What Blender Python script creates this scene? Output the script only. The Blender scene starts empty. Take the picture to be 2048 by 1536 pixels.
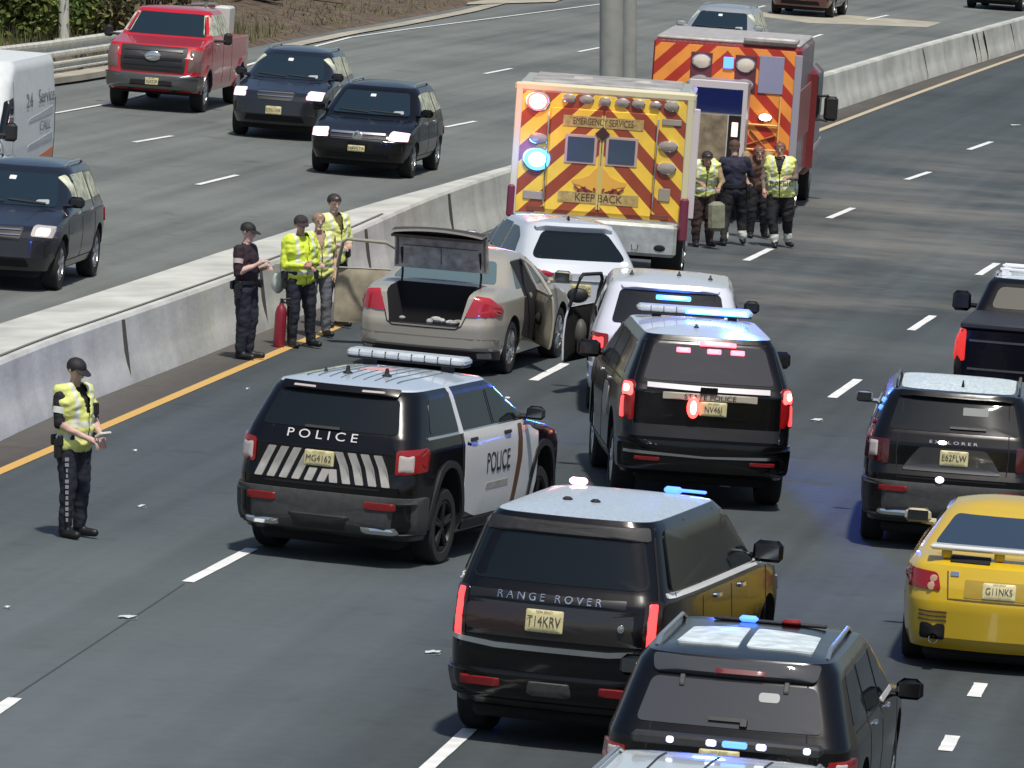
import bpy, bmesh, math, random
import numpy as np
from mathutils import Vector, Matrix
random.seed(7)
R = math.radians
SC = bpy.context.scene

# ------------------------------------------------------------------ camera, sky, sun, exposure
CAM_H = 8.8
TILT = math.atan(1354.0/14500.0)
cd = bpy.data.cameras.new('camera'); cam = bpy.data.objects.new('camera', cd)
SC.collection.objects.link(cam)
cd.sensor_width = 36.0; cd.lens = 14500.0/2048*36
cd.clip_start = 1.0; cd.clip_end = 4000
cam.location = (0, 0, CAM_H); cam.rotation_euler = (math.pi/2-TILT, 0, 0)
SC.camera = cam
SUN_EL, SUN_AZ = R(64), R(160)      # azimuth clockwise from +Y
w = bpy.data.worlds.new('World'); SC.world = w; w.use_nodes = True
nt = w.node_tree; bg = nt.nodes['Background']
sky = nt.nodes.new('ShaderNodeTexSky'); sky.sky_type = 'NISHITA'; sky.sun_disc = False
sky.sun_elevation = SUN_EL; sky.sun_rotation = SUN_AZ
sky.dust_density = 2.0; sky.ozone_density = 1.0
nt.links.new(sky.outputs[0], bg.inputs[0]); bg.inputs[1].default_value = 0.075
sl = bpy.data.lights.new('sun', 'SUN'); so = bpy.data.objects.new('sun', sl); SC.collection.objects.link(so)
sl.energy = 3.0; sl.angle = R(3.0); sl.color = (1.0, 0.95, 0.87)
dv = Vector((math.sin(SUN_AZ)*math.cos(SUN_EL), math.cos(SUN_AZ)*math.cos(SUN_EL), math.sin(SUN_EL)))
so.rotation_euler = dv.to_track_quat('Z', 'Y').to_euler(); so.location = dv*60
vs = SC.view_settings
vs.view_transform = 'Standard'; vs.look = 'None'; vs.exposure = 0.35; vs.gamma = 1.0; vs.use_curve_mapping = False

# ------------------------------------------------------------------ materials
MATS = {}
def nodemat(name):
    m = bpy.data.materials.new(name); m.use_nodes = True
    return m, m.node_tree, m.node_tree.nodes['Principled BSDF']
def mat(name, col, rough=0.5, metal=0.0, coat=0.0, emit=None, es=0.0, vary=0.0, scale=8.0, bump=0.0, bscale=60.0, spec=0.5, trans=0.0):
    if name in MATS: return MATS[name]
    m, t, p = nodemat(name)
    c = tuple(col)+(1,)
    p.inputs['Base Color'].default_value = c
    p.inputs['Roughness'].default_value = rough; p.inputs['Metallic'].default_value = metal
    p.inputs['Coat Weight'].default_value = coat; p.inputs['Coat Roughness'].default_value = 0.04
    p.inputs['Specular IOR Level'].default_value = spec
    if emit: p.inputs['Emission Color'].default_value = tuple(emit)+(1,); p.inputs['Emission Strength'].default_value = es
    tc = t.nodes.new('ShaderNodeTexCoord')
    if vary > 0:
        n = t.nodes.new('ShaderNodeTexNoise'); n.inputs['Scale'].default_value = scale; n.inputs['Detail'].default_value = 6
        t.links.new(tc.outputs['Object'], n.inputs['Vector'])
        r = t.nodes.new('ShaderNodeValToRGB')
        r.color_ramp.elements[0].position = .3; r.color_ramp.elements[1].position = .7
        r.color_ramp.elements[0].color = tuple(max(0, v*(1-vary)) for v in col)+(1,)
        r.color_ramp.elements[1].color = tuple(min(1, v*(1+vary)) for v in col)+(1,)
        t.links.new(n.outputs['Fac'], r.inputs[0]); t.links.new(r.outputs[0], p.inputs['Base Color'])
        mr = t.nodes.new('ShaderNodeMapRange'); mr.inputs[3].default_value = max(0, rough-.08); mr.inputs[4].default_value = min(1, rough+.12)
        t.links.new(n.outputs['Fac'], mr.inputs[0]); t.links.new(mr.outputs[0], p.inputs['Roughness'])
    if bump > 0:
        n2 = t.nodes.new('ShaderNodeTexNoise'); n2.inputs['Scale'].default_value = bscale; n2.inputs['Detail'].default_value = 3
        t.links.new(tc.outputs['Object'], n2.inputs['Vector'])
        b = t.nodes.new('ShaderNodeBump'); b.inputs['Strength'].default_value = bump; b.inputs['Distance'].default_value = 0.02
        t.links.new(n2.outputs['Fac'], b.inputs['Height']); t.links.new(b.outputs[0], p.inputs['Normal'])
    MATS[name] = m
    return m
def paint(name, col, rough=0.22, dirt=0.22, metal=0.0, coat=.8):
    """car paint with road film low on the body"""
    if name in MATS: return MATS[name]
    m, t, p = nodemat(name)
    tc = t.nodes.new('ShaderNodeTexCoord')
    n = t.nodes.new('ShaderNodeTexNoise'); n.inputs['Scale'].default_value = 2.2; n.inputs['Detail'].default_value = 7; n.inputs['Roughness'].default_value = .65
    t.links.new(tc.outputs['Object'], n.inputs['Vector'])
    sp = t.nodes.new('ShaderNodeSeparateXYZ'); t.links.new(tc.outputs['Object'], sp.inputs[0])
    mr = t.nodes.new('ShaderNodeMapRange'); mr.inputs[1].default_value = 1.0; mr.inputs[2].default_value = .2
    mr.inputs[3].default_value = .15; mr.inputs[4].default_value = 1.0
    t.links.new(sp.outputs[2], mr.inputs[0])
    mu = t.nodes.new('ShaderNodeMath'); mu.operation = 'MULTIPLY'; t.links.new(mr.outputs[0], mu.inputs[0]); t.links.new(n.outputs['Fac'], mu.inputs[1])
    mu2 = t.nodes.new('ShaderNodeMath'); mu2.operation = 'MULTIPLY'; mu2.inputs[1].default_value = dirt*1.6; t.links.new(mu.outputs[0], mu2.inputs[0])
    mx = t.nodes.new('ShaderNodeMix'); mx.data_type = 'RGBA'
    mx.inputs[6].default_value = tuple(col)+(1,); mx.inputs[7].default_value = (.16, .145, .12, 1)
    t.links.new(mu2.outputs[0], mx.inputs[0]); t.links.new(mx.outputs[2], p.inputs['Base Color'])
    r2 = t.nodes.new('ShaderNodeMapRange'); r2.inputs[3].default_value = rough; r2.inputs[4].default_value = .8
    t.links.new(mu2.outputs[0], r2.inputs[0]); t.links.new(r2.outputs[0], p.inputs['Roughness'])
    p.inputs['Metallic'].default_value = metal
    p.inputs['Coat Weight'].default_value = coat; p.inputs['Coat Roughness'].default_value = .05
    p.inputs['Specular IOR Level'].default_value = .5 if coat > .5 else .3
    b = t.nodes.new('ShaderNodeBump'); b.inputs['Strength'].default_value = .06; b.inputs['Distance'].default_value = .05
    n3 = t.nodes.new('ShaderNodeTexNoise'); n3.inputs['Scale'].default_value = 3.0; t.links.new(tc.outputs['Object'], n3.inputs['Vector'])
    t.links.new(n3.outputs['Fac'], b.inputs['Height']); t.links.new(b.outputs[0], p.inputs['Normal']); t.links.new(b.outputs[0], p.inputs['Coat Normal'])
    MATS[name] = m
    return m

BLACKP = paint('black paint', (.0025, .0025, .0035), dirt=.04, coat=.3)
NAVYP = paint('dark navy paint', (.006, .008, .014), dirt=.12, coat=.6)
PLUMP = paint('dark plum black paint', (.014, .012, .016))
WHITEP = paint('white paint', (.68, .69, .70))
SILVERP = paint('silver white paint', (.56, .58, .60))
BEIGEP = paint('champagne beige paint', (.42, .39, .31), metal=.15, rough=.3, dirt=.12)
YELP = paint('yellow paint', (.64, .43, .02), dirt=.06)
REDP = paint('red paint', (.50, .008, .016), dirt=.04)
DREDP = paint('dark red paint', (.16, .012, .015))
RAMBP = paint('rescue red paint', (.25, .018, .018))
GLASS = mat('tinted glass', (.008, .012, .015), .05, spec=.32)
GLASSB = mat('windshield glass', (.012, .022, .032), .05, spec=.8)
GLASSL = mat('side glass', (.05, .055, .045), .04, spec=.9)
PLAST = mat('black plastic', (.015, .015, .016), .55, vary=.25, scale=20)
GREYPL = mat('weathered grey plastic', (.05, .05, .05), .6, vary=.2, scale=14)
RUB = mat('tyre rubber', (.018, .018, .018), .85, vary=.25, scale=30, bump=.3, bscale=90)
DARK = mat('dark interior', (.008, .008, .009), .9)
CHROME = mat('chrome trim', (.75, .75, .76), .12, 1.0)
ALLOY = mat('alloy rim', (.5, .5, .48), .3, .9, vary=.15)
DALLOY = mat('black steel rim', (.03, .03, .03), .4, .6)
REDL = mat('red lamp lens', (.28, .008, .01), .12, coat=.6)
REDON = mat('lit red lamp', (.5, .02, .02), .2, emit=(1, .05, .05), es=2.2)
REDHOT = mat('bright lit red lamp', (.8, .1, .1), .2, emit=(1, .06, .05), es=4)
CORER = mat('white hot red core', (.9, .5, .4), .2, emit=(1, .62, .5), es=6)
COREB = mat('white hot blue core', (.6, .8, 1), .2, emit=(.55, .78, 1), es=7)
REDDIM = mat('red reflector', (.20, .012, .014), .3)
TRIM = mat('bright satin trim', (.80, .80, .80), .3, coat=.5)  # bright trim with the sky's reflection put into its base colour
CLRL = mat('clear lamp lens', (.5, .45, .43), .15, coat=.5)
WHON = mat('lit headlamp', (.9, .85, .9), .2, emit=(1, .78, .93), es=12)
WARMON = mat('lit warm headlamp', (.9, .8, .7), .2, emit=(1, .80, .68), es=3.5)
BLUEON = mat('lit blue strobe', (.1, .25, 1), .2, emit=(.03, .17, 1), es=7)
BLUEDIM = mat('dim blue strobe', (.1, .2, .8), .2, emit=(.06, .2, 1), es=2.2)
WHITEON = mat('lit white strobe', (1, 1, 1), .2, emit=(.75, .85, 1), es=18)
PINKON = mat('lit pink strobe', (1, .6, .8), .2, emit=(1, .5, .75), es=4)
LBAR = mat('clear light bar lens', (.48, .52, .56), .18, coat=.5, vary=.15, scale=12)
PLATE = mat('cream number plate', (.62, .56, .30), .45, vary=.12, scale=18)
PTXT = mat('plate lettering', (.06, .05, .05), .6)
WTXT = mat('white lettering', (.62, .62, .6), .5)
GTXT = mat('grey reflective stripe', (.32, .31, .29), .45, vary=.15)
BTXT = mat('black lettering', (.015, .015, .02), .5)
AMBER = mat('amber lens', (.6, .18, .02), .2)

# ------------------------------------------------------------------ helpers
BANK = 0.07
ROLL = Matrix.Rotation(math.atan(BANK), 4, 'Y')
def gz(x): return -BANK*x
def link(o): SC.collection.objects.link(o); return o
def tag(o, label=None, cat=None, group=None, kind=None):
    if label: o['label'] = label
    if cat: o['category'] = cat
    if group: o['group'] = group
    if kind: o['kind'] = kind
    return o
def empty(name, M, label, cat, group=None):
    o = bpy.data.objects.new(name, None); link(o); o.empty_display_size = .3
    o.matrix_world = M
    return tag(o, label, cat, group)
def copy_tree(o, parent=None):
    c = o.copy(); link(c); c.parent = parent
    for ch in list(o.children): copy_tree(ch, c)
    return c
def frame(x, y, yaw=0, roll=True, z=None):
    M = Matrix.Translation((x, y, gz(x) if z is None else z))
    if roll: M = M @ ROLL
    return M @ Matrix.Rotation(-yaw, 4, 'Z')
class MB:
    def __init__(s): s.v = []; s.f = []; s.m = []
    def add(s, vs_, fs, mi=0):
        n = len(s.v); s.v += [tuple(v) for v in vs_]
        for f in fs: s.f.append([n+i for i in f]); s.m.append(mi)
    def box(s, c, d, M=None, mi=0, taper=1.0, bev=0.0):
        x, y, z = d[0]/2, d[1]/2, d[2]/2
        if bev > 0:
            b = min(bev, x*.9, y*.9, z*.9); P = []
            pts = []
            for k, (zz, ins) in enumerate(((-z, b), (-z+b, 0), (z-b, 0), (z, b))):
                xx, yy = x-ins, y-ins
                if k > 1: xx *= taper; yy *= taper
                r = b if ins == 0 else b*.5
                for (sx, sy) in ((1, 1), (-1, 1), (-1, -1), (1, -1)):
                    a = [(sx*xx, sy*(yy-r)), (sx*(xx-r), sy*yy)]
                    if sx*sy < 0: a.reverse()
                    pts += [(p[0], p[1], zz) for p in a]
            fs = [[7-i for i in range(8)], [24+i for i in range(8)]]
            for k in range(3):
                for i in range(8): fs.append([8*k+i, 8*k+(i+1) % 8, 8*k+8+(i+1) % 8, 8*k+8+i])
        else:
            pts = [(sx*x*(taper if sz > 0 else 1), sy*y*(taper if sz > 0 else 1), sz*z) for sz in (-1, 1) for sx, sy in ((-1, -1), (1, -1), (1, 1), (-1, 1))]
            fs = [[3, 2, 1, 0], [4, 5, 6, 7]]+[[i, (i+1) % 4, 4+(i+1) % 4, 4+i] for i in range(4)]
        c = Vector(c)
        s.add([c+((M @ Vector(p)) if M else Vector(p)) for p in pts], fs, mi)
    def tube(s, pts, rad, n=10, mi=0, caps=True, sq=1.0):
        pts = [Vector(p) for p in pts]
        if not hasattr(rad, '__len__'): rad = [rad]*len(pts)
        rings = []; up = Vector((.013, .021, 1))
        for i, p in enumerate(pts):
            d = (pts[min(i+1, len(pts)-1)]-pts[max(i-1, 0)]).normalized()
            u = up
            if abs(d.dot(Vector((0, 0, 1)))) > .95: u = Vector((0, 1, .01))
            a = d.cross(u).normalized(); b = a.cross(d).normalized()
            rings.append([p+rad[i]*(a*math.cos(t*2*math.pi/n)+b*sq*math.sin(t*2*math.pi/n)) for t in range(n)])
        vv = [q for r in rings for q in r]; fs = []
        for i in range(len(pts)-1):
            for t in range(n): fs.append([i*n+t, i*n+(t+1) % n, (i+1)*n+(t+1) % n, (i+1)*n+t])
        if caps: fs.append(list(range(n))[::-1]); fs.append([(len(pts)-1)*n+t for t in range(n)])
        s.add(vv, fs, mi)
    def lathe(s, c, prof, n=32, axis='X', mi=0):
        """prof list of (r, a) along axis"""
        c = Vector(c); vv = []; fs = []
        for r, a in prof:
            for t in range(n):
                co, si = math.cos(2*math.pi*t/n)*r, math.sin(2*math.pi*t/n)*r
                vv.append(c+(Vector((a, co, si)) if axis == 'X' else Vector((co, si, a)) if axis == 'Z' else Vector((co, a, si))))
        for i in range(len(prof)-1):
            for t in range(n): fs.append([i*n+t, i*n+(t+1) % n, (i+1)*n+(t+1) % n, (i+1)*n+t])
        s.add(vv, fs, mi)
    def ball(s, c, r, n=12, m=8, mi=0, sc=(1, 1, 1)):
        c = Vector(c); vv = []; fs = []
        for i in range(m+1):
            th = math.pi*i/m
            for t in range(n):
                vv.append(c+Vector((r*sc[0]*math.sin(th)*math.cos(2*math.pi*t/n), r*sc[1]*math.sin(th)*math.sin(2*math.pi*t/n), r*sc[2]*math.cos(th))))
        for i in range(m):
            for t in range(n): fs.append([i*n+t, (i+1)*n+t, (i+1)*n+(t+1) % n, i*n+(t+1) % n])
        s.add(vv, fs, mi)
    def build(s, name, mats, parent=None, smooth=35, fixn=True):
        me = bpy.data.meshes.new(name)
        me.from_pydata(s.v, [], s.f)
        if not isinstance(mats, (list, tuple)): mats = [mats]
        for m in mats: me.materials.append(m)
        me.polygons.foreach_set('material_index', s.m)
        if fixn:
            bm = bmesh.new(); bm.from_mesh(me)
            bmesh.ops.remove_doubles(bm, verts=bm.verts, dist=1e-5)
            bmesh.ops.recalc_face_normals(bm, faces=bm.faces); bm.to_mesh(me); bm.free()
        if smooth:
            me.polygons.foreach_set('use_smooth', [True]*len(me.polygons)); me.set_sharp_from_angle(angle=R(smooth))
        me.update()
        o = bpy.data.objects.new(name, me); link(o)
        if parent: o.parent = parent
        return o
def text_geo(string, size, align='CENTER'):
    cu = bpy.data.curves.new('t', 'FONT'); cu.body = string; cu.size = size; cu.align_x = align; cu.align_y = 'CENTER'
    o = bpy.data.objects.new('t', cu); link(o)
    dg = bpy.context.evaluated_depsgraph_get(); me = o.evaluated_get(dg).to_mesh()
    v = [tuple(q.co) for q in me.vertices]; f = [list(p.vertices) for p in me.polygons]
    bpy.data.objects.remove(o); bpy.data.curves.remove(cu)
    return v, f
def lerp_tab(tab, z):
    if z <= tab[0][0]: return tab[0][1]
    for (a, va), (b, vb) in zip(tab, tab[1:]):
        if z <= b: return va+(vb-va)*(z-a)/max(1e-9, b-a)
    return tab[-1][1]
def rounded(poly, r, seg=4):
    out = []; n = len(poly)
    for i in range(n):
        p = Vector(poly[i]); a = Vector(poly[i-1])-p; b = Vector(poly[(i+1) % n])-p
        ra = min(r, a.length*.45); rb = min(r, b.length*.45)
        A = p+a.normalized()*ra; B = p+b.normalized()*rb
        for k in range(seg+1):
            t = k/seg; out.append(A*(1-t)**2+p*2*t*(1-t)+B*t*t)
    return out
def densify(pts, d):
    out = []
    for i, p in enumerate(pts):
        q = pts[(i+1) % len(pts)]; n = max(1, int((q-p).length/d))
        for k in range(n): out.append(p.lerp(q, k/n))
    return out
# ------------------------------------------------------------------ vehicle builder
class Car:
    """body lofted from horizontal slices; windows, lamps and trim are cut to shape on the same surface"""
    def __init__(s, name, label, cat, S, pm, x, y, yaw, group=None, anchor='rear', sc=1.0, roll=True):
        s.__dict__.update(dict(bow=.06, rr=.2, rf=.32, bowf=.12, tap=.05, crown=.06, rw=None, arch=.07, L=5.0, wb=3.0, ro=1.0, R=.37, tw=.24, inset=.02))
        s.__dict__.update(S); s.pm = pm
        M = frame(x, y, yaw) @ Matrix.Scale(sc, 4)
        if anchor == 'front': M = M @ Matrix.Translation((0, -s.L, 0))
        if anchor == 'raxle': M = M @ Matrix.Translation((0, -s.ro, 0))
        s.root = empty(name, M, label, cat, group)
        s.zb = s.half[0][0]; s.zr = s.half[-1][0]
    def geo(s, z):
        w_ = lerp_tab(s.half, z)
        return lerp_tab(s.rear, z), lerp_tab(s.front, z), w_
    def wat(s, w_, y): 
        t = abs(y-s.L/2)/(s.L/2); return w_*(1-s.tap*min(1.2, t)**4)
    def outline(s, z):
        yr, yf, w_ = s.geo(z); pts = []
        # rear right half
        we = s.wat(w_, yr); rr = min(s.rr, (yf-yr)*.3); x1 = we-rr
        R_ = [(x1*k/6, yr+s.bow*(x1*k/6/we)**2) for k in range(7)]
        yb = R_[-1][1]
        for k in range(1, 7):
            a = k/6*math.pi/2; R_.append((x1+rr*math.sin(a), yb+rr*(1-math.cos(a))))
        wf = s.wat(w_, yf); rf = min(s.rf, (yf-yr)*.3); x2 = wf-rf; ybf = yf-s.bowf*(x2/wf)**2
        ys, ye = R_[-1][1], ybf-rf
        for k in range(1, 22):
            yy = ys+(ye-ys)*k/22
            b = (1-k/22)*we+(k/22)*wf
            mid = s.wat(w_, yy); R_.append((max(mid, b), yy))
        for k in range(0, 7):
            a = (1-k/6)*math.pi/2; R_.append((x2+rf*math.sin(a), ybf-rf*(1-math.cos(a))))
        for k in range(1, 7): 
            xx = x2*(1-k/6); R_.append((xx, yf-s.bowf*(xx/wf)**2))
        L_ = [(-x, yy) for x, yy in R_[1:-1]][::-1]
        return R_+L_
    def rearp(s, x, z):
        yr, yf, w_ = s.geo(z); we = s.wat(w_, yr); rr = min(s.rr, (yf-yr)*.3)
        ax = min(abs(x), we-rr*.02)
        q = max(0, min(.999, (ax-(we-rr))/rr)); bx = min(ax, we-rr)
        return Vector((x, yr+s.bow*(bx/we)**2+rr*(1-math.sqrt(1-q*q)), z))
    def frontp(s, x, z):
        yr, yf, w_ = s.geo(z); we = s.wat(w_, yf); rr = min(s.rf, (yf-yr)*.3)
        ax = min(abs(x), we-rr*.02)
        q = max(0, min(.999, (ax-(we-rr))/rr)); bx = min(ax, we-rr)
        return Vector((x, yf-s.bowf*(bx/we)**2-rr*(1-math.sqrt(1-q*q)), z))
    def sidep(s, sg, y, z):
        yr, yf, w_ = s.geo(z); we = s.wat(w_, yr); rr = min(s.rr, (yf-yr)*.3); ys = yr+s.bow*((we-rr)/we)**2+rr
        wf = s.wat(w_, yf); rf = min(s.rf, (yf-yr)*.3); ye = yf-s.bowf*((wf-rf)/wf)**2-rf
        if y < ys:
            q = min(1, (ys-y)/rr); x = we-rr+rr*math.sqrt(max(0, 1-q*q))
        elif y > ye:
            q = min(1, (y-ye)/rf); x = wf-rf+rf*math.sqrt(max(0, 1-q*q))
        else:
            k = (y-ys)/(ye-ys); x = max(s.wat(w_, y), (1-k)*we+k*wf)
        return Vector((sg*x, y, z))
    def topp(s, x, y):
        yr, yf, w_ = s.geo(s.zr); yc = (yr+yf)/2
        k = min(1, max(abs(x)/w_, abs(y-yc)/((yf-yr)/2)))
        return Vector((x, y, s.zr+s.crown*(1-k**2.2)))
    def P(s, face, a, b):
        if face == 'rear': return s.rearp(a, b)
        if face == 'front': return s.frontp(a, b)
        if face == 'right': return s.sidep(1, a, b)
        if face == 'left': return s.sidep(-1, a, b)
        if face == 'top': return s.topp(a, b)
        if face in ('wrap', 'wrapf'):   # distance round the corner from the centre line
            yr, yf, w_ = s.geo(b); re = face == 'wrap'
            we = s.wat(w_, yr if re else yf); rr = min(s.rr if re else s.rf, (yf-yr)*.3); sg = 1 if a >= 0 else -1; t = abs(a)
            fp = s.rearp if re else s.frontp
            if t <= we-rr: return fp(a, b)
            t -= we-rr
            if t < rr*math.pi/2:
                al = t/rr; p = fp(sg*(we-rr), b)
                return Vector((sg*(we-rr+rr*math.sin(al)), p.y+(1 if re else -1)*rr*(1-math.cos(al)), b))
            t -= rr*math.pi/2; p = fp(sg*(we-rr), b)
            y = p.y+(1 if re else -1)*(rr+t)
            return s.sidep(sg, y, b)
    def N(s, face, a, b):
        e = .004; p = s.P(face, a, b); u = s.P(face, a+e, b)-s.P(face, a-e, b); v = s.P(face, a, b+e)-s.P(face, a, b-e)
        n = u.cross(v)
        if n.length < 1e-9: n = Vector((0, -1, 0))
        n.normalize()
        c = Vector((0, s.L/2, .7)); 
        if n.dot(p-c) < 0: n = -n
        return n
    def make_body(s, mats=None, cut=None, matfn=None, name='body', wells=True):
        zs = sorted(set([z for z, _ in s.half]+[z for z, _ in s.rear if s.zb <= z <= s.zr]+[z for z, _ in s.front if s.zb <= z <= s.zr]))
        out = [zs[0]]
        for a, b in zip(zs, zs[1:]):
            g0, g1 = s.geo(a), s.geo(b)
            n = max(1, math.ceil((b-a)/.07), math.ceil(abs(g0[0]-g1[0])/.14), math.ceil(abs(g0[1]-g1[1])/.14))
            out += [a+(b-a)*k/n for k in range(1, n+1)]
        mb = MB(); rings = [[(x, y, z) for x, y in s.outline(z)] for z in out]
        yr, yf, w_ = s.geo(s.zr); yc = (yr+yf)/2; top = rings[-1]
        for k in (.985, .96, .92, .86, .78, .68, .55, .4, .2):
            rings.append([(x*k, yc+(y-yc)*k, s.zr+s.crown*(1-k**2.2)) for x, y, z in top])
        n = len(rings[0]); vv = [p for r in rings for p in r]; fs = []
        for i in range(len(rings)-1):
            for t in range(n): fs.append([i*n+t, i*n+(t+1) % n, (i+1)*n+(t+1) % n, (i+1)*n+t])
        fs.append(list(range(n))[::-1]); fs.append([(len(rings)-1)*n+t for t in range(n)])
        mb.add(vv, fs)
        mats = mats or [s.pm, DARK]
        o = mb.build(name, mats, None, smooth=0)
        if matfn:
            for p in o.data.polygons: p.material_index = matfn(p.center)
        if wells:
            cb = MB()
            for yy in (s.ro, s.ro+s.wb):
                for sg in (1, -1):
                    Rr = s.R+s.arch; x0 = 1.4; x1 = s.half[2][1]-.36
                    cb.lathe((0, yy, s.R), [(0.001, sg*x1), (Rr, sg*x1), (Rr, sg*x0), (0.001, sg*x0)], n=36)
            if cut: cut(cb)
            cb.m = [1]*len(cb.f)
            co = cb.build('cut', mats, None, smooth=0)
            md = o.modifiers.new('b', 'BOOLEAN'); md.operation = 'DIFFERENCE'; md.object = co; md.solver = 'EXACT'
            dg = bpy.context.evaluated_depsgraph_get()
            me = bpy.data.meshes.new_from_object(o.evaluated_get(dg))
            o.modifiers.clear(); o.data = me; bpy.data.objects.remove(co)
        me = o.data
        me.polygons.foreach_set('use_smooth', [True]*len(me.polygons)); me.set_sharp_from_angle(angle=R(32))
        o.parent = s.root; s.body = o
        return o
    def panel(s, name, face, poly, m, off=.005, r=.02, parent=None, skirt=True, d=.1, M=None, inner=None, label=None):
        pts = densify(rounded(poly, r), d) if r > 0 else densify([Vector(p) for p in poly], d)
        c = sum(pts, Vector((0, 0)))/len(pts)
        mb = MB(); n = len(pts); lv = [1, .8, .55, .3]; vv = []
        if skirt: 
            for p in pts: q = s.P(face, *p); vv.append(q-s.N(face, *p)*.012)
        for k in lv:
            for p in pts:
                q = c+(p-c)*k; vv.append(s.P(face, *q)+s.N(face, *q)*(off*(1 if (k < 1 or off < .015) else .6)))
        vv.append(s.P(face, *c)+s.N(face, *c)*off)
        fs = []; nr = len(lv)+(1 if skirt else 0)
        for i in range(nr-1):
            for t in range(n): fs.append([i*n+t, i*n+(t+1) % n, (i+1)*n+(t+1) % n, (i+1)*n+t])
        for t in range(n): fs.append([(nr-1)*n+t, (nr-1)*n+(t+1) % n, len(vv)-1])
        if M: vv = [M @ v for v in vv]
        mb.add(vv, fs)
        o = mb.build(name, m, parent or s.root, smooth=40)
        if label: o['label'] = label
        return o
    def both(s, name, poly, m, **k):
        return [s.panel(name, f, poly, m, **k) for f in ('left', 'right')]
    def mirr(s, name, face, poly, m, **k):
        return [s.panel(name, face, poly, m, **k), s.panel(name, face, [(-a, b) for a, b in poly], m, **k)]
    def strip(s, name, face, lines, m, wd=.012, off=.003, parent=None):
        mb = MB()
        for ln in lines:
            pts = [Vector(p) for p in ln]; dd = []
            for a, b in zip(pts, pts[1:]):
                k = max(1, int((b-a).length/.08)); dd += [a.lerp(b, i/k) for i in range(k)]
            dd.append(pts[-1]); vv = []
            for i, p in enumerate(dd):
                t = (dd[min(i+1, len(dd)-1)]-dd[max(i-1, 0)]).normalized(); nn = Vector((-t.y, t.x))*wd/2
                for q, o_ in ((p+nn, -.01), (p+nn, off), (p-nn, off), (p-nn, -.01)): vv.append(s.P(face, *q)+s.N(face, *q)*o_)
            fs = [[4*i+j, 4*i+4+j, 4*i+5+j, 4*i+1+j] for i in range(len(dd)-1) for j in range(3)]
            mb.add(vv, fs)
        return mb.build(name, m, parent or s.root, smooth=40)
    def text(s, name, face, string, a, b, size, m, off=.008, sx=1.0, parent=None, skew=0.0):
        v, f = text_geo(string, size)
        sg = -1 if face in ('left', 'front', 'wrapf') else 1
        mb = MB(); mb.add([s.P(face, a+sg*(x*sx+skew*y), b+y)+s.N(face, a+sg*(x*sx), b+y)*off for x, y, _ in v], f)
        return mb.build(name, m, parent or s.root, smooth=0, fixn=False)
    def plate(s, face, a, b, string, off=.02, w_=.31, h=.155):
        o = s.panel('license_plate', face, [(a-w_/2, b-h/2), (a+w_/2, b-h/2), (a+w_/2, b+h/2), (a-w_/2, b+h/2)], PLATE, off=off, r=.015)
        s.text('plate_number', face, string, a, b-.005, h*.60, PTXT, off=off+.006, sx=.84, parent=o)
        s.text('plate_number', face, 'NEW JERSEY', a, b+h*.40, h*.16, PTXT, off=off+.006, parent=o)
        return o
    def wheels(s, rim=ALLOY, style=5, hide=()):
        for yy in (s.ro, s.ro+s.wb):
            for sg in (1, -1):
                w_ = min(s.sidep(sg, yy, .6).x*sg, s.half[2][1])-s.inset-s.tw/2
                mb = MB(); Rr, h = s.R, s.tw/2; ri = Rr*.66
                mb.lathe((sg*w_, yy, Rr), [(ri, h*.8), (ri+.02, h*.98), (Rr*.93, h), (Rr*.985, h*.82), (Rr, h*.45), (Rr, -h*.45), (Rr*.985, -h*.82), (Rr*.93, -h), (ri, -h)], n=36)
                t = mb.build('wheel', RUB, s.root)
                rb = MB(); x = sg*(w_+h*.78)
                rb.lathe((0, yy, Rr), [(ri, x-sg*.12), (ri, x+sg*.015), (ri*.94, x+sg*.02), (ri*.9, x-sg*.03)], n=36)
                rb.lathe((0, yy, Rr), [(ri*.9, x-sg*.06), (.001, x-sg*.06)], n=24, mi=1)
                for k in range(style):
                    a = 2*math.pi*k/style+.3
                    for da in (-.10, .10):
                        p0 = Vector((x-sg*.005, yy+math.cos(a)*.05, Rr+math.sin(a)*.05)); p1 = Vector((x+sg*.003, yy+math.cos(a+da)*ri*.93, Rr+math.sin(a+da)*ri*.93))
                        rb.tube([p0, p1], [.03, .022], n=6)
                rb.lathe((0, yy, Rr), [(.06, x-sg*.04), (.06, x+sg*.01), (.001, x+sg*.02)], n=16)
                rb.build('rim', [rim, DARK], t)
    def mirror(s, y, z, m, out=.17, glass=True, folded=False, size=(.11, .09, .16), only=None):
        for sg in (1, -1):
            if only and only != sg: continue
            p = s.sidep(sg, y, z); mb = MB()
            c = Vector((p.x+sg*(out-.02), y-.02, z+.08))
            mb.box(c, (size[0]*1.9, size[1]*1.0, size[2]*1.0), bev=.045)
            mb.v = [(x+sg*(.03 if x*sg < c.x*sg else -.015)*max(0, (zz-c.z))/size[2], yy, zz) for x, yy, zz in mb.v]
            mb.tube([p-Vector((sg*.03, 0, -.02)), c-Vector((sg*.04, -.02, .05))], [.035, .028], n=8)
            o = mb.build('side_mirror', m, s.root)
            g = MB(); yy = c.y-size[1]*.5-.002
            g.box((c.x, yy, c.z), (size[0]*1.45, .006, size[2]*.68), bev=.02)
            g.build('mirror_glass', mat('mirror glass', (.20, .21, .22), .12, 1.0), o)
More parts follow.
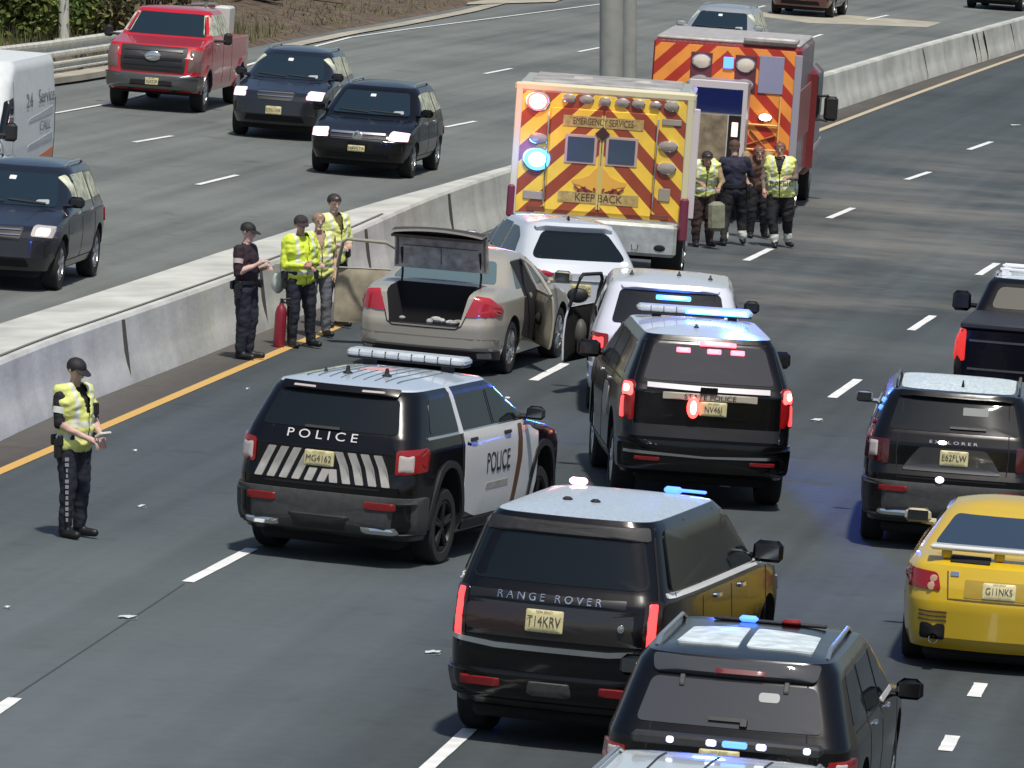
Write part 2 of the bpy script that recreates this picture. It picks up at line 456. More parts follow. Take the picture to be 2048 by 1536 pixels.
    def rails(s, m, inset=.1, h=.05, y0=None, y1=None):
        yr, yf, w_ = s.geo(s.zr); y0 = y0 or yr+.3; y1 = y1 or yf-.25
        for sg in (1, -1):
            mb = MB(); x = sg*(w_-inset); pts = []
            for k in range(9):
                y = y0+(y1-y0)*k/8; p = s.topp(x, y); lift = h if 0 < k < 8 else -.01
                pts.append((p.x, p.y, p.z+lift))
            mb.tube(pts, .018, n=8)
            mb.build('roof_rail', m, s.root)
    def handles(s, ys, z, m):
        for f in ('left', 'right'):
            for y in ys:
                s.panel('door_handle', f, [(y-.1, z-.018), (y+.1, z-.018), (y+.1, z+.018), (y-.1, z+.018)], m, off=.03, r=.015, d=.05)
    def gaps(s, lines, faces=('left', 'right'), wd=.012):
        for f in faces: s.strip('panel_gap', f, lines, DARK, wd=wd)

def warp(car, tab):
    seen = set()
    def rec(o):
        for ch in o.children:
            b = ch.name.split('.')[0]
            if b in ('wheel', 'chassis'): continue
            if ch.type == 'MESH' and ch.data.name not in seen:
                seen.add(ch.data.name); n = len(ch.data.vertices); co = np.empty(n*3); ch.data.vertices.foreach_get('co', co); co = co.reshape(-1, 3)
                co[:, 2] = np.interp(co[:, 2], [a for a, _ in tab]+[tab[-1][0]+1], [b_ for _, b_ in tab]+[tab[-1][1]+1]); ch.data.vertices.foreach_set('co', co.ravel()); ch.data.update()
            rec(ch)
    rec(car.root)
def light_bar(car, y, z0, w_, lit=None, m=LBAR, d=.30, h=.085, lift=.045):
    """roof light bar with feet and lens modules"""
    o = MB(); o.box((0, y, z0+lift+h/2), (w_, d, h), bev=.03); b = o.build('light_bar', m, car.root)
    f = MB()
    for sg in (1, -1): f.box((sg*w_*.33, y, z0+lift/2-.01), (.1, .14, lift+.04))
    f.box((0, y, z0+lift+h*.05), (w_*.98, d*.9, .03), bev=.01)
    f.build('mount', PLAST, b)
    g = MB()
    for k in range(1, 9): g.box((-w_/2+w_*k/9, y, z0+lift+h/2), (.008, d+.006, h*.86))
    g.build('divider', PLAST, b)
    if lit:
        for (a0, a1, mm) in lit:
            g = MB(); g.box(((a0+a1)/2, y-d/2-.008, z0+lift+h*.52), (a1-a0, .02, h*.80), bev=.006)
            st = g.build('strobe', mm, b)
            g = MB(); g.box(((a0+a1)/2, y-d/2-.022, z0+lift+h*.55), ((a1-a0)*.93, .012, h*.42), bev=.005); g.build('strobe_core', COREB, st)
    return b

# ---- shapes
EXPL = dict(L=5.05, wb=3.02, ro=1.05, R=.385, tw=.25, rr=.24, bow=.07, crown=.07, tap=.06,
    rear=[(.28, .16), (.42, .03), (.72, 0), (.80, .055), (1.02, .06), (1.16, .12), (1.62, .40), (1.68, .44)],
    front=[(.28, 4.85), (.5, 5.03), (.8, 5.0), (.95, 4.86), (1.05, 4.45), (1.14, 3.85), (1.66, 2.95), (1.68, 2.9)],
    half=[(.28, .93), (.45, .985), (.75, 1.0), (1.02, .985), (1.14, .95), (1.60, .80), (1.68, .74)])
RROV = dict(L=5.05, wb=3.0, ro=1.08, R=.40, tw=.27, rr=.26, bow=.09, crown=.07, tap=.07,
    rear=[(.32, .22), (.45, .06), (.62, .02), (.9, .0), (1.08, .03), (1.2, .10), (1.72, .30), (1.79, .34)],
    front=[(.32, 4.85), (.5, 5.03), (.9, 5.0), (1.05, 4.8), (1.14, 4.2), (1.2, 3.85), (1.76, 3.05), (1.79, 3.0)],
    half=[(.32, .95), (.5, 1.0), (.8, 1.02), (1.12, .99), (1.2, .96), (1.70, .80), (1.79, .73)])
TAHO = dict(L=5.2, wb=2.95, ro=1.08, R=.40, tw=.27, rr=.2, bow=.06, crown=.06, tap=.05,
    rear=[(.36, .18), (.45, .03), (.72, 0), (.80, .06), (1.15, .06), (1.22, .10), (1.78, .36), (1.86, .42)],
    front=[(.36, 5.0), (.55, 5.18), (.95, 5.15), (1.1, 4.9), (1.18, 4.4), (1.24, 3.95), (1.82, 3.15), (1.86, 3.1)],
    half=[(.36, .95), (.5, 1.0), (.85, 1.02), (1.15, 1.0), (1.24, .97), (1.76, .80), (1.86, .74)])
CROS = dict(L=4.85, wb=2.8, ro=1.0, R=.37, tw=.24, rr=.32, bow=.12, crown=.07, tap=.08,
    rear=[(.3, .16), (.45, .03), (.7, .02), (.95, .0), (1.08, .12), (1.16, .22), (1.52, .72), (1.58, .8)],
    front=[(.3, 4.7), (.5, 4.84), (.75, 4.8), (.9, 4.65), (1.02, 4.1), (1.1, 3.65), (1.55, 2.75), (1.58, 2.7)],
    half=[(.3, .88), (.5, .93), (.75, .95), (1.0, .93), (1.1, .89), (1.50, .70), (1.58, .63)])
SEDAN = dict(L=4.86, wb=2.74, ro=1.05, R=.33, tw=.22, rr=.26, bow=.10, crown=.06, tap=.07,
    rear=[(.22, .14), (.35, .03), (.62, .0), (.70, .03), (.96, .07), (1.0, .14), (1.03, .30), (1.06, .82), (1.36, 1.55), (1.40, 1.7)],
    front=[(.22, 4.7), (.42, 4.84), (.65, 4.82), (.74, 4.7), (.86, 4.2), (.96, 3.7), (1.37, 2.85), (1.40, 2.75)],
    half=[(.22, .86), (.38, .90), (.65, .915), (.92, .89), (1.02, .84), (1.34, .64), (1.40, .58)])
COUPE = dict(L=4.82, wb=2.79, ro=1.02, R=.335, tw=.25, rr=.36, bow=.16, crown=.07, tap=.08,
    rear=[(.2, .2), (.32, .06), (.6, .0), (.74, .02), (.93, .08), (.98, .2), (1.0, .62), (1.28, 1.45), (1.33, 1.65)],
    front=[(.2, 4.65), (.4, 4.8), (.6, 4.78), (.72, 4.6), (.84, 4.1), (.94, 3.6), (1.31, 2.75), (1.33, 2.7)],
    half=[(.2, .86), (.36, .90), (.62, .925), (.88, .90), (.98, .82), (1.28, .62), (1.33, .55)])
BT = 1.30
TRUCK = dict(L=6.2, wb=4.0, ro=1.15, R=.42, tw=.27, rr=.14, bow=.03, crown=.05, tap=.04,
    rear=[(.45, .1), (.6, 0), (BT-.02, .0), (BT, 2.28), (BT+.08, 2.32), (1.86, 2.62), (1.9, 2.7)],
    front=[(.45, 6.0), (.6, 6.18), (1.05, 6.15), (1.22, 5.95), (1.3, 5.3), (1.36, 4.85), (1.88, 4.1), (1.9, 4.05)],
    half=[(.45, .95), (.6, 1.0), (.95, 1.02), (1.3, 1.0), (1.36, .97), (1.84, .80), (1.9, .75)])
def glass_suv(c, G, dz=(1.18, 1.58), ys=(.75, 1.7, 2.75, 3.3), rearw=.72, rz=(1.2, 1.56), gside=None, rearg=GLASS, d0=None):
    """side windows, windshield and rear window for the tall cars"""
    z0, z1 = dz; g = gside or GLASS
    a, b, cc, dd = ys
    c.both('side_window', [(a+.04, z0+.02), (b-.05, z0), (b-.05, z1), (a+.22, z1-.01)], g, r=.05)
    c.both('side_window', [(b+.05, z0), (cc-.05, z0), (cc-.05, z1), (b+.05, z1)], g, r=.03)
    c.both('side_window', [(cc+.05, z0), (dd+.42, z0), (dd+.0, z1-.04), (dd-.12, z1), (cc+.05, z1)], g, r=.04)
    w0 = c.wat(c.geo(z0)[2], 0)-.16; w1 = c.wat(c.geo(z1)[2], 0)-.13
    c.panel('rear_window', 'rear', [(-w0, rz[0]), (w0, rz[0]), (w1, rz[1]), (-w1, rz[1])], rearg, r=.06)
    c.panel('windshield', 'front', [(-w0-.02, z0-.01), (w0+.02, z0-.01), (w1, z1), (-w1, z1)], G, r=.06)
def doors_suv(c, ys, zb=.42, zt=1.16, top=1.62):
    a, b, cc, dd = ys
    c.gaps([[(b, zb+.25), (b, top)], [(cc, zb), (cc, top)], [(dd+.52, zb), (dd+.52, zt)], [(b+.1, zb), (dd+.52, zb)], [(a+.1, zt-.02), (dd+.5, zt-.02)]])
def hatch_gap(c, w0, z0, z1, w1):
    c.strip('panel_gap', 'rear', [[(-w0, z0), (-w0-.02, (z0+1.15)/2), (-w1, z1), (w1, z1), (w0+.02, (z0+1.15)/2), (w0, z0), (-w0, z0)]], DARK)
def wiper(c, x0, x1, z, tilt=.0):
    c.strip('wiper', 'rear', [[(x0, z), (x1, z+tilt)]], PLAST, wd=.028, off=.025)
def fin(c, x, y, h=.07):
    p = c.topp(x, y); mb = MB(); mb.add([p+Vector(v) for v in ((-.02, -.09, -.01), (.02, -.09, -.01), (.012, .09, -.01), (-.012, .09, -.01), (-.006, -.08, h), (.006, -.08, h), (.006, -.04, h), (-.006, -.04, h))],
        [[0, 1, 5, 4], [1, 2, 6, 5], [2, 3, 7, 6], [3, 0, 4, 7], [4, 5, 6, 7], [3, 2, 1, 0]])
    mb.build('antenna', BLACKP, c.root)
def puck(c, x, y, r=.05, h=.08):
    p = c.topp(x, y); mb = MB(); mb.lathe((p.x, p.y, p.z-.01), [(r, 0), (r, .02), (r*.5, .035), (r*.35, h), (.001, h+.01)], n=16, axis='Z'); mb.build('antenna', PLAST, c.root)
def underbody(c):
    mb = MB(); zc = c.zb
    mb.box((0, c.L/2, zc-.04), (c.half[1][1]*1.5, c.L*.86, .14), bev=.04)
    for yy in (c.ro, c.ro+c.wb): mb.tube([(-.7, yy, c.R), (.7, yy, c.R)], .06, n=8)
    mb.build('chassis', DARK, c.root)
# ------------------------------------------------------------------ setting
def asphalt(name, base, patch, streak, sun_and_pale=0.0):
    m, t, p = nodemat(name)
    uv = t.nodes.new('ShaderNodeTexCoord')
    sp = t.nodes.new('ShaderNodeMapping'); sp.inputs['Scale'].default_value = (.55, .07, 1); t.links.new(uv.outputs['UV'], sp.inputs[0])
    n1 = t.nodes.new('ShaderNodeTexNoise'); n1.inputs['Scale'].default_value = 1.0; n1.inputs['Detail'].default_value = 6; t.links.new(sp.outputs[0], n1.inputs['Vector'])
    n2 = t.nodes.new('ShaderNodeTexNoise'); n2.inputs['Scale'].default_value = .35; n2.inputs['Detail'].default_value = 4; t.links.new(uv.outputs['UV'], n2.inputs['Vector'])
    n3 = t.nodes.new('ShaderNodeTexNoise'); n3.inputs['Scale'].default_value = 55; n3.inputs['Detail'].default_value = 2; t.links.new(uv.outputs['UV'], n3.inputs['Vector'])
    sx = t.nodes.new('ShaderNodeSeparateXYZ'); t.links.new(uv.outputs['UV'], sx.inputs[0])
    # wheel paths: two darker bands per 3.66 m lane
    mm = t.nodes.new('ShaderNodeMath'); mm.operation = 'MULTIPLY'; mm.inputs[1].default_value = 2*math.pi*2/3.66; t.links.new(sx.outputs[0], mm.inputs[0])
    co = t.nodes.new('ShaderNodeMath'); co.operation = 'COSINE'; t.links.new(mm.outputs[0], co.inputs[0])
    def madd(a, k, b):
        q = t.nodes.new('ShaderNodeMath'); q.operation = 'MULTIPLY_ADD'; t.links.new(a, q.inputs[0]); q.inputs[1].default_value = k
        if hasattr(b, 'node'): t.links.new(b, q.inputs[2])
        else: q.inputs[2].default_value = b
        return q.outputs[0]
    v = madd(n1.outputs['Fac'], streak, 1.0-streak/2)
    v = madd(n2.outputs['Fac'], patch, v); v = madd(n3.outputs['Fac'], .35, v); v = madd(co.outputs[0], -.06, v)
    v = madd(v, 1.0, -patch/2-.175)
    ms = t.nodes.new('ShaderNodeMapping'); ms.inputs['Scale'].default_value = (2.4, .035, 1); t.links.new(uv.outputs['UV'], ms.inputs[0])
    ns = t.nodes.new('ShaderNodeTexNoise'); ns.inputs['Scale'].default_value = 1.0; ns.inputs['Detail'].default_value = 5; t.links.new(ms.outputs[0], ns.inputs['Vector'])
    v = madd(ns.outputs['Fac'], .75, v); v = madd(v, 1.0, -.375)
    ng = t.nodes.new('ShaderNodeTexNoise'); ng.inputs['Scale'].default_value = 5; ng.inputs['Detail'].default_value = 6; t.links.new(uv.outputs['UV'], ng.inputs['Vector']); v = madd(ng.outputs['Fac'], .35, v); v = madd(v, 1.0, -.175)
    no = t.nodes.new('ShaderNodeTexNoise'); no.inputs['Scale'].default_value = 1.1; no.inputs['Detail'].default_value = 3; t.links.new(uv.outputs['UV'], no.inputs['Vector'])
    ro = t.nodes.new('ShaderNodeMapRange'); ro.inputs[1].default_value = .62; ro.inputs[2].default_value = .70; t.links.new(no.outputs['Fac'], ro.inputs[0]); v = madd(ro.outputs[0], -.16, v)
    nb = t.nodes.new('ShaderNodeTexNoise'); nb.inputs['Scale'].default_value = .11; nb.inputs['Detail'].default_value = 2; t.links.new(uv.outputs['UV'], nb.inputs['Vector'])
    v = madd(nb.outputs['Fac'], .9, v); v = madd(v, 1.0, -.45)
    if sun_and_pale > 0:     # paler tone on the near inner lanes
        la = t.nodes.new('ShaderNodeMapRange'); la.inputs[1].default_value = 84; la.inputs[2].default_value = 62; t.links.new(sx.outputs[1], la.inputs[0])
        lb = t.nodes.new('ShaderNodeMapRange'); lb.inputs[1].default_value = 7.2; lb.inputs[2].default_value = 5.2; t.links.new(sx.outputs[0], lb.inputs[0])
        lm = t.nodes.new('ShaderNodeMath'); lm.operation = 'MULTIPLY'; t.links.new(la.outputs[0], lm.inputs[0]); t.links.new(lb.outputs[0], lm.inputs[1]); v = madd(lm.outputs[0], .85, v)
    mx = t.nodes.new('ShaderNodeVectorMath'); mx.operation = 'SCALE'; mx.inputs[0].default_value = base
    t.links.new(v, mx.inputs['Scale'])
    # sunlit streaks painted as paler colour across the lanes, in one stretch
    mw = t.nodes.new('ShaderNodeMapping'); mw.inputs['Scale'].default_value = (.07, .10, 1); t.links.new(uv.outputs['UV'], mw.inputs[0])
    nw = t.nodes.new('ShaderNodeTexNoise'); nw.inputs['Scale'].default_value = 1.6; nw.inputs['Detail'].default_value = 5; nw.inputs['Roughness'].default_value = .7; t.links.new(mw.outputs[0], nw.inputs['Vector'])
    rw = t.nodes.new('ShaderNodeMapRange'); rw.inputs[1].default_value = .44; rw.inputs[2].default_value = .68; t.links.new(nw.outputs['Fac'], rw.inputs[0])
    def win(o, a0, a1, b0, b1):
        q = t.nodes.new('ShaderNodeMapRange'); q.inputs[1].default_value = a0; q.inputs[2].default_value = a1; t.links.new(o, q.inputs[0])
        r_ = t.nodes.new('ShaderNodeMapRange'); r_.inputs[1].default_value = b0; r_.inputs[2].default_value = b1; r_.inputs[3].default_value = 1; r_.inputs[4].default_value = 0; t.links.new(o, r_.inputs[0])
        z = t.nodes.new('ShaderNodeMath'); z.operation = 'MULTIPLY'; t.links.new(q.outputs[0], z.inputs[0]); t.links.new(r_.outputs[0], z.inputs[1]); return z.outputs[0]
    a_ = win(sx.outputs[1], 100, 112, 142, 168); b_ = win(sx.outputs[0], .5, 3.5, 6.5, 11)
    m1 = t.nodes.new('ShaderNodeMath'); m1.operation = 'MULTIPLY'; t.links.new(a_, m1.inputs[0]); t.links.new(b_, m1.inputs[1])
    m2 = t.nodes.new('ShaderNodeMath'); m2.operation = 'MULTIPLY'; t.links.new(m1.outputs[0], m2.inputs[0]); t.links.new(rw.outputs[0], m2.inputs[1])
    m3 = t.nodes.new('ShaderNodeMath'); m3.operation = 'MULTIPLY'; t.links.new(m2.outputs[0], m3.inputs[0]); m3.inputs[1].default_value = sun_and_pale
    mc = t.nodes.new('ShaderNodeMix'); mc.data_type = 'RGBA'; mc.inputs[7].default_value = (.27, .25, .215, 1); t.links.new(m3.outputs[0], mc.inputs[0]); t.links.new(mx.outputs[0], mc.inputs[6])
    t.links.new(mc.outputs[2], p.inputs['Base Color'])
    p.inputs['Roughness'].default_value = .82; p.inputs['Specular IOR Level'].default_value = .35
    b = t.nodes.new('ShaderNodeBump'); b.inputs['Strength'].default_value = .35; b.inputs['Distance'].default_value = .006
    t.links.new(n3.outputs['Fac'], b.inputs['Height']); t.links.new(b.outputs[0], p.inputs['Normal'])
    return m
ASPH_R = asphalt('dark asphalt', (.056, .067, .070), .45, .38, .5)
ASPH_L = asphalt('worn asphalt', (.140, .153, .143), .45, .45)
ASPH_S = asphalt('shoulder asphalt', (.085, .078, .068), .5, .4)
def concrete(name, col):
    m, t, p = nodemat(name)
    tc = t.nodes.new('ShaderNodeTexCoord')
    n = t.nodes.new('ShaderNodeTexNoise'); n.inputs['Scale'].default_value = .9; n.inputs['Detail'].default_value = 8; n.inputs['Roughness'].default_value = .6
    mp = t.nodes.new('ShaderNodeMapping'); mp.inputs['Scale'].default_value = (1, .5, 2.2); t.links.new(tc.outputs['Object'], mp.inputs[0]); t.links.new(mp.outputs[0], n.inputs['Vector'])
    n2 = t.nodes.new('ShaderNodeTexNoise'); n2.inputs['Scale'].default_value = .5; n2.inputs['Detail'].default_value = 3
    mp2 = t.nodes.new('ShaderNodeMapping'); mp2.inputs['Scale'].default_value = (2, 2, .12); t.links.new(tc.outputs['Object'], mp2.inputs[0]); t.links.new(mp2.outputs[0], n2.inputs['Vector'])
    a = t.nodes.new('ShaderNodeMath'); a.operation = 'ADD'; t.links.new(n.outputs['Fac'], a.inputs[0]); t.links.new(n2.outputs['Fac'], a.inputs[1])
    r = t.nodes.new('ShaderNodeValToRGB'); e = r.color_ramp.elements
    e[0].position = .38; e[0].color = tuple(c*.72 for c in col)+(1,); e[1].position = .62; e[1].color = tuple(c*1.08 for c in col)+(1,)
    h = t.nodes.new('ShaderNodeMath'); h.operation = 'MULTIPLY'; h.inputs[1].default_value = .5; t.links.new(a.outputs[0], h.inputs[0])
    t.links.new(h.outputs[0], r.inputs[0]); t.links.new(r.outputs[0], p.inputs['Base Color'])
    p.inputs['Roughness'].default_value = .85
    b = t.nodes.new('ShaderNodeBump'); b.inputs['Strength'].default_value = .3; b.inputs['Distance'].default_value = .02
    n3 = t.nodes.new('ShaderNodeTexNoise'); n3.inputs['Scale'].default_value = 12; t.links.new(tc.outputs['Object'], n3.inputs['Vector'])
    t.links.new(n3.outputs['Fac'], b.inputs['Height']); t.links.new(b.outputs[0], p.inputs['Normal'])
    return m
CONC = concrete('cast concrete', (.55, .555, .50))
CONC2 = concrete('pale concrete', (.40, .37, .29))
SOIL = mat('brown mulch soil', (.100, .072, .048), .95, vary=.55, scale=3, bump=.8, bscale=14)
PAINTW = mat('white road paint', (.74, .75, .73), .6, vary=.12, scale=5)
PAINTY = mat('yellow road paint', (.66, .41, .09), .6)
_t = PAINTY.node_tree; _c = _t.nodes.new('ShaderNodeTexCoord'); _s = _t.nodes.new('ShaderNodeSeparateXYZ'); _t.links.new(_c.outputs['Object'], _s.inputs[0])
_r = _t.nodes.new('ShaderNodeMapRange'); _r.inputs[1].default_value = 85; _r.inputs[2].default_value = 165; _t.links.new(_s.outputs[1], _r.inputs[0])
_m = _t.nodes.new('ShaderNodeMix'); _m.data_type = 'RGBA'; _m.inputs[6].default_value = (.62, .37, .09, 1); _m.inputs[7].default_value = (.50, .41, .27, 1); _t.links.new(_r.outputs[0], _m.inputs[0]); _t.links.new(_m.outputs[2], _t.nodes['Principled BSDF'].inputs['Base Color'])
STEEL = mat('galvanised steel', (.58, .57, .50), .55, .1, vary=.2, scale=6)
POLE = mat('grey painted column', (.30, .31, .28), .6, vary=.12, scale=3)

def yl(y): return 9.913e-5*(y-120)**2+.155804*(y-120)+.47946           # yellow edge line, right carriageway
def tang(f, y): d = (f(y+.5)-f(y-.5)); l = math.hypot(d, 1); return d/l, 1/l
def offp(f, y, d):
    tx, ty = tang(f, y); return (f(y)+d*ty, y-d*tx)
def ribbon(name, m, f, d0, d1, y0, y1, lift, step=2.5, kind='structure', nx=1):
    n = int((y1-y0)/step); vv = []; uvs = []
    for i in range(n+1):
        y = y0+(y1-y0)*i/n
        for k in range(nx+1):
            d = (d0(y) if callable(d0) else d0); e = (d1(y) if callable(d1) else d1); q = d+(e-d)*k/nx
            p = offp(f, y, q); vv.append((p[0], p[1], gz(p[0])+lift)); uvs.append((q, y))
    fs = [[i*(nx+1)+k, i*(nx+1)+k+1, (i+1)*(nx+1)+k+1, (i+1)*(nx+1)+k] for i in range(n) for k in range(nx)]
    me = bpy.data.meshes.new(name); me.from_pydata(vv, [], fs); me.materials.append(m)
    ul = me.uv_layers.new(name='UVMap')
    for lp in me.loops: ul.data[lp.index].uv = uvs[lp.vertex_index]
    o = bpy.data.objects.new(name, me); link(o)
    if kind: o['kind'] = kind
    return o
# ground sheet
g = MB(); g.add([(-900, -60, gz(-900)-.05), (900, -60, gz(900)-.05), (900, 1500, gz(900)-.05), (-900, 1500, gz(-900)-.05)], [[0, 1, 2, 3]])
tag(g.build('ground', SOIL, smooth=0), kind='structure')
def soil_x(y): return lerp_tab([(30, -21.5), (100, -16.5), (140, -12.8), (156.6, -11.06), (159, -10.03), (163, -9.08), (178.2, -6.4), (190.1, -4.7), (196.4, -3.6), (208.6, -1.75), (215.7, -.9), (260, 8), (330, 24)], y)
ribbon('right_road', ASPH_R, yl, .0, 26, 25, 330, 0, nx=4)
ribbon('right_shoulder', ASPH_S, yl, -1.6, 0, 25, 330, .001, nx=1)
ribbon('left_road', ASPH_L, yl, lambda y: -(yl(y)-soil_x(y))/math.hypot(1, .16)-.1, -1.0, 25, 330, -.004, nx=6)
# painted markings on the roads
def dash(x0, y0, x1, y1, wd, m=PAINTW, name='lane_dash'):
    d = Vector((x1-x0, y1-y0)).normalized(); n = Vector((d.y, -d.x))*wd/2
    vv = []; fs = []; N_ = 6; rnd = random.Random(x0*7+y0)
    for i in range(N_+1):
        p = Vector((x0, y0)).lerp(Vector((x1, y1)), i/N_)
        for sgn in (-1, 1):
            q = p+n*sgn*(1+rnd.uniform(-.08, .05)); vv.append((q.x, q.y, gz(q.x)+.008))
    for i in range(N_): fs.append([2*i, 2*i+1, 2*i+3, 2*i+2])
    g = MB(); g.add(vv, fs); o = g.build(name, m, smooth=0); o['kind'] = 'structure'; return o
ribbon('yellow_edge_line', PAINTY, yl, -.07, .075, 25, 330, .006, step=2)
for (a, b, c_, d) in [(-4.62, 59.0, -4.28, 61.9), (-3.19, 70.84, -2.67, 74.0), (-1.45, 82.8, -.95, 85.9), (.28, 94.9, .72, 97.7), (2.05, 106.8, 2.5, 109.7), (3.85, 118.9, 4.36, 122.0), (5.72, 130.7, 6.32, 134.0), (7.83, 143.7, 8.47, 146.8), (9.83, 155.8, 10.56, 159.5), (11.95, 167.8, 12.6, 171),
        (-.74, 59.2, -.36, 61.95), (.75, 71.2, 1.15, 74.2), (2.45, 83.2, 2.9, 86.2), (4.23, 95.4, 4.72, 98.4), (5.92, 107.2, 6.42, 110.2), (7.7, 119.3, 8.2, 122.3), (9.6, 131.4, 10.1, 134.4)]:
    dash(a, b, c_, d, .13)
for k in range(10):
    y = 58.9+3.72*k; x = 3.3+.125*(y-58.9)+.0006*(y-58.9)**2; dash(x, y, x+.13, y+1.0, .13, name='dotted_line_dash')
for (a, b, c_, d) in [(-9.3, 103.7, -8.7, 106.9), (-7.2, 115.5, -6.75, 118.8), (-5.56, 127.9, -4.98, 131.2), (-3.35, 139.5, -2.8, 142.6), (-1.39, 150.6, -.78, 153.5), (.7, 162.6, 1.3, 165.8), (8.29, 205.2, 8.96, 209.6), (10.88, 222.6, 11.79, 227.4),
        (-11.6, 114.3, -11.1, 117.3), (-9.4, 126.4, -8.9, 129.5), (-7.23, 138.5, -6.63, 141.3), (-4.9, 150.2, -4.3, 153.3), (-2.8, 161.9, -2.2, 165), (-.65, 173.7, -.02, 177.1), (1.73, 188.3, 2.33, 191.6), (6.97, 222, 7.95, 228)]:
    dash(a, b, c_, d, .12)
def strip_path(name, m, P, wd, lift=.008):
    vv = []; fs = []
    for i, p in enumerate(P):
        a = Vector(P[max(0, i-1)]); b = Vector(P[min(len(P)-1, i+1)]); d = (b-a).normalized(); n = Vector((d.y, -d.x))*wd/2
        for sg in (-1, 1): vv.append((p[0]+sg*n.x, p[1]+sg*n.y, gz(p[0])+lift))
    for i in range(len(P)-1): fs.append([2*i, 2*i+1, 2*i+3, 2*i+2])
    g = MB(); g.add(vv, fs); o = g.build(name, m, smooth=0); o['kind'] = 'structure'; return o
strip_path('white_edge_line', PAINTW, [(-14.6, 110), (-12.2, 128), (-10.2, 141), (-9.14, 146.4), (-8.4, 150.5), (-6.9, 163), (-5.7, 175), (-4.19, 187.4), (-2.74, 194.7), (-.34, 205.9), (2.51, 219.4), (5.5, 233), (9, 248)], .13)
strip_path('joint_seam', mat('dark tar seam', (.055, .058, .06), .6), [(-4.30, 62), (-3.8, 66), (-3.22, 70.7)], .018, .004)
# concrete gutter along the far side of the left carriageway
gp = [(soil_x(y)+.35, y) for y in (180, 184, 190, 196.4, 202, 208.6, 215.7, 225, 240, 260)]
strip_path('gutter', CONC2, gp, .8, .003)
# pale patched concrete slabs
g = MB(); 
g.add([(x, y, gz(x)+.002) for x, y in ((8.9, 217.2), (12.6, 220.2), (13.3, 224.6), (10.0, 225.4), (6.4, 221.5))], [[0, 1, 2, 3, 4]]); tag(g.build('concrete_slab', CONC2, smooth=0), kind='structure')
g = MB(); g.add([(x, y, gz(x)+.03) for x, y in ((-1.35, 212.6), (1.3, 219.0), (2.0, 226), (-1.0, 222))], [[0, 1, 2, 3]]); tag(g.build('concrete_apron', CONC2, smooth=0), kind='structure')
# ragged flat patch shape, tilted with the road
def blob(name, m, x, y, rx, ry, lift, seed, rag=.25):
    r_ = random.Random(seed); n = 26; vv = []
    for k in range(n):
        a = 2*math.pi*k/n; q = 1+r_.uniform(-rag, rag)
        px = x+rx*q*math.cos(a); vv.append((px, y+ry*q*math.sin(a), gz(px)+lift))
    g = MB(); g.add(vv, [list(range(n))]); return tag(g.build(name, m, smooth=0), kind='structure')
# embankment
def emb_h(d): return 0 if d < .3 else min(6.5, .05+.16*(d-.3)+.010*(d-.3)**2)
mb = MB(); ys_ = [25+3*i for i in range(110)]; ds = [0, .3, 1, 2, 3.5, 5, 7, 10, 14, 19, 26, 40, 70]; rnd = random.Random(3)
vv = []
for y in ys_:
    for d in ds:
        x = soil_x(y)+.05-d; hh = emb_h(d)
        if y < 172: hh *= max(.25, 1-(172-y)/25)
        vv.append((x, y, gz(soil_x(y))+hh+(rnd.uniform(-.06, .08)*min(1, d) if d > 0 else -.04)))
nd = len(ds)
for i in range(len(ys_)-1):
    for k in range(nd-1): mb.add([], []) ; mb.f.append([i*nd+k, i*nd+k+1, (i+1)*nd+k+1, (i+1)*nd+k]); mb.m.append(0)
mb.v = vv
tag(mb.build('embankment', SOIL, smooth=60), kind='structure')
def ground_z(x, y):
    d = soil_x(y)+.05-x; hh = emb_h(d)
    if y < 172: hh *= max(.25, 1-(172-y)/25)
    return gz(soil_x(y))+hh

# ---- median barrier: safety shape face on the right, flat capped top that narrows with distance
def bar_f(y): return lerp_tab([(25, -9.9), (60, -8.0), (83.8, -5.95), (89.3, -5.08), (97.0, -3.88), (107.1, -2.40), (113.3, -1.72), (119.2, -.92), (123.9, -.16), (140, 2.35), (168.2, 7.4), (186.2, 10.5), (211, 14.95), (240, 20.4), (330, 41)], y)
def bar_sm(y): return sum(bar_f(y+k) for k in (-4, -2, 0, 2, 4))/5
def bar_w(y): return lerp_tab([(25, 1.25), (90, 1.22), (103, 1.15), (113, .78), (119.5, .42), (126, .22), (400, .22)], y)
mb = MB(); ys_ = [25+1.0*i for i in range(306)]; rows = []
for y in ys_:
    x = bar_sm(y); wt = bar_w(y); z = gz(x)
    pr = [(0, -.1), (-.02, .10), (-.07, .26), (-.10, .40), (-.12, .60), (-.135, .81), (-.165, .855), (-.165-wt+.02, .855), (-.165-wt, .83), (-.2-wt, .42), (-.30-wt, .34), (-.36-wt, -.1)]
    rows.append([(x+.12+a, y, z+b) for a, b in pr])
np_ = len(pr)
mb.add([p for r in rows for p in r], [[i*np_+k, i*np_+k+1, (i+1)*np_+k+1, (i+1)*np_+k] for i in range(len(rows)-1) for k in range(np_-1)]+[list(range(np_)), [(len(rows)-1)*np_+k for k in range(np_)][::-1]])
bar = mb.build('median_barrier', CONC, smooth=25)
tag(bar, 'long pale concrete median barrier dividing the two carriageways', 'barrier')
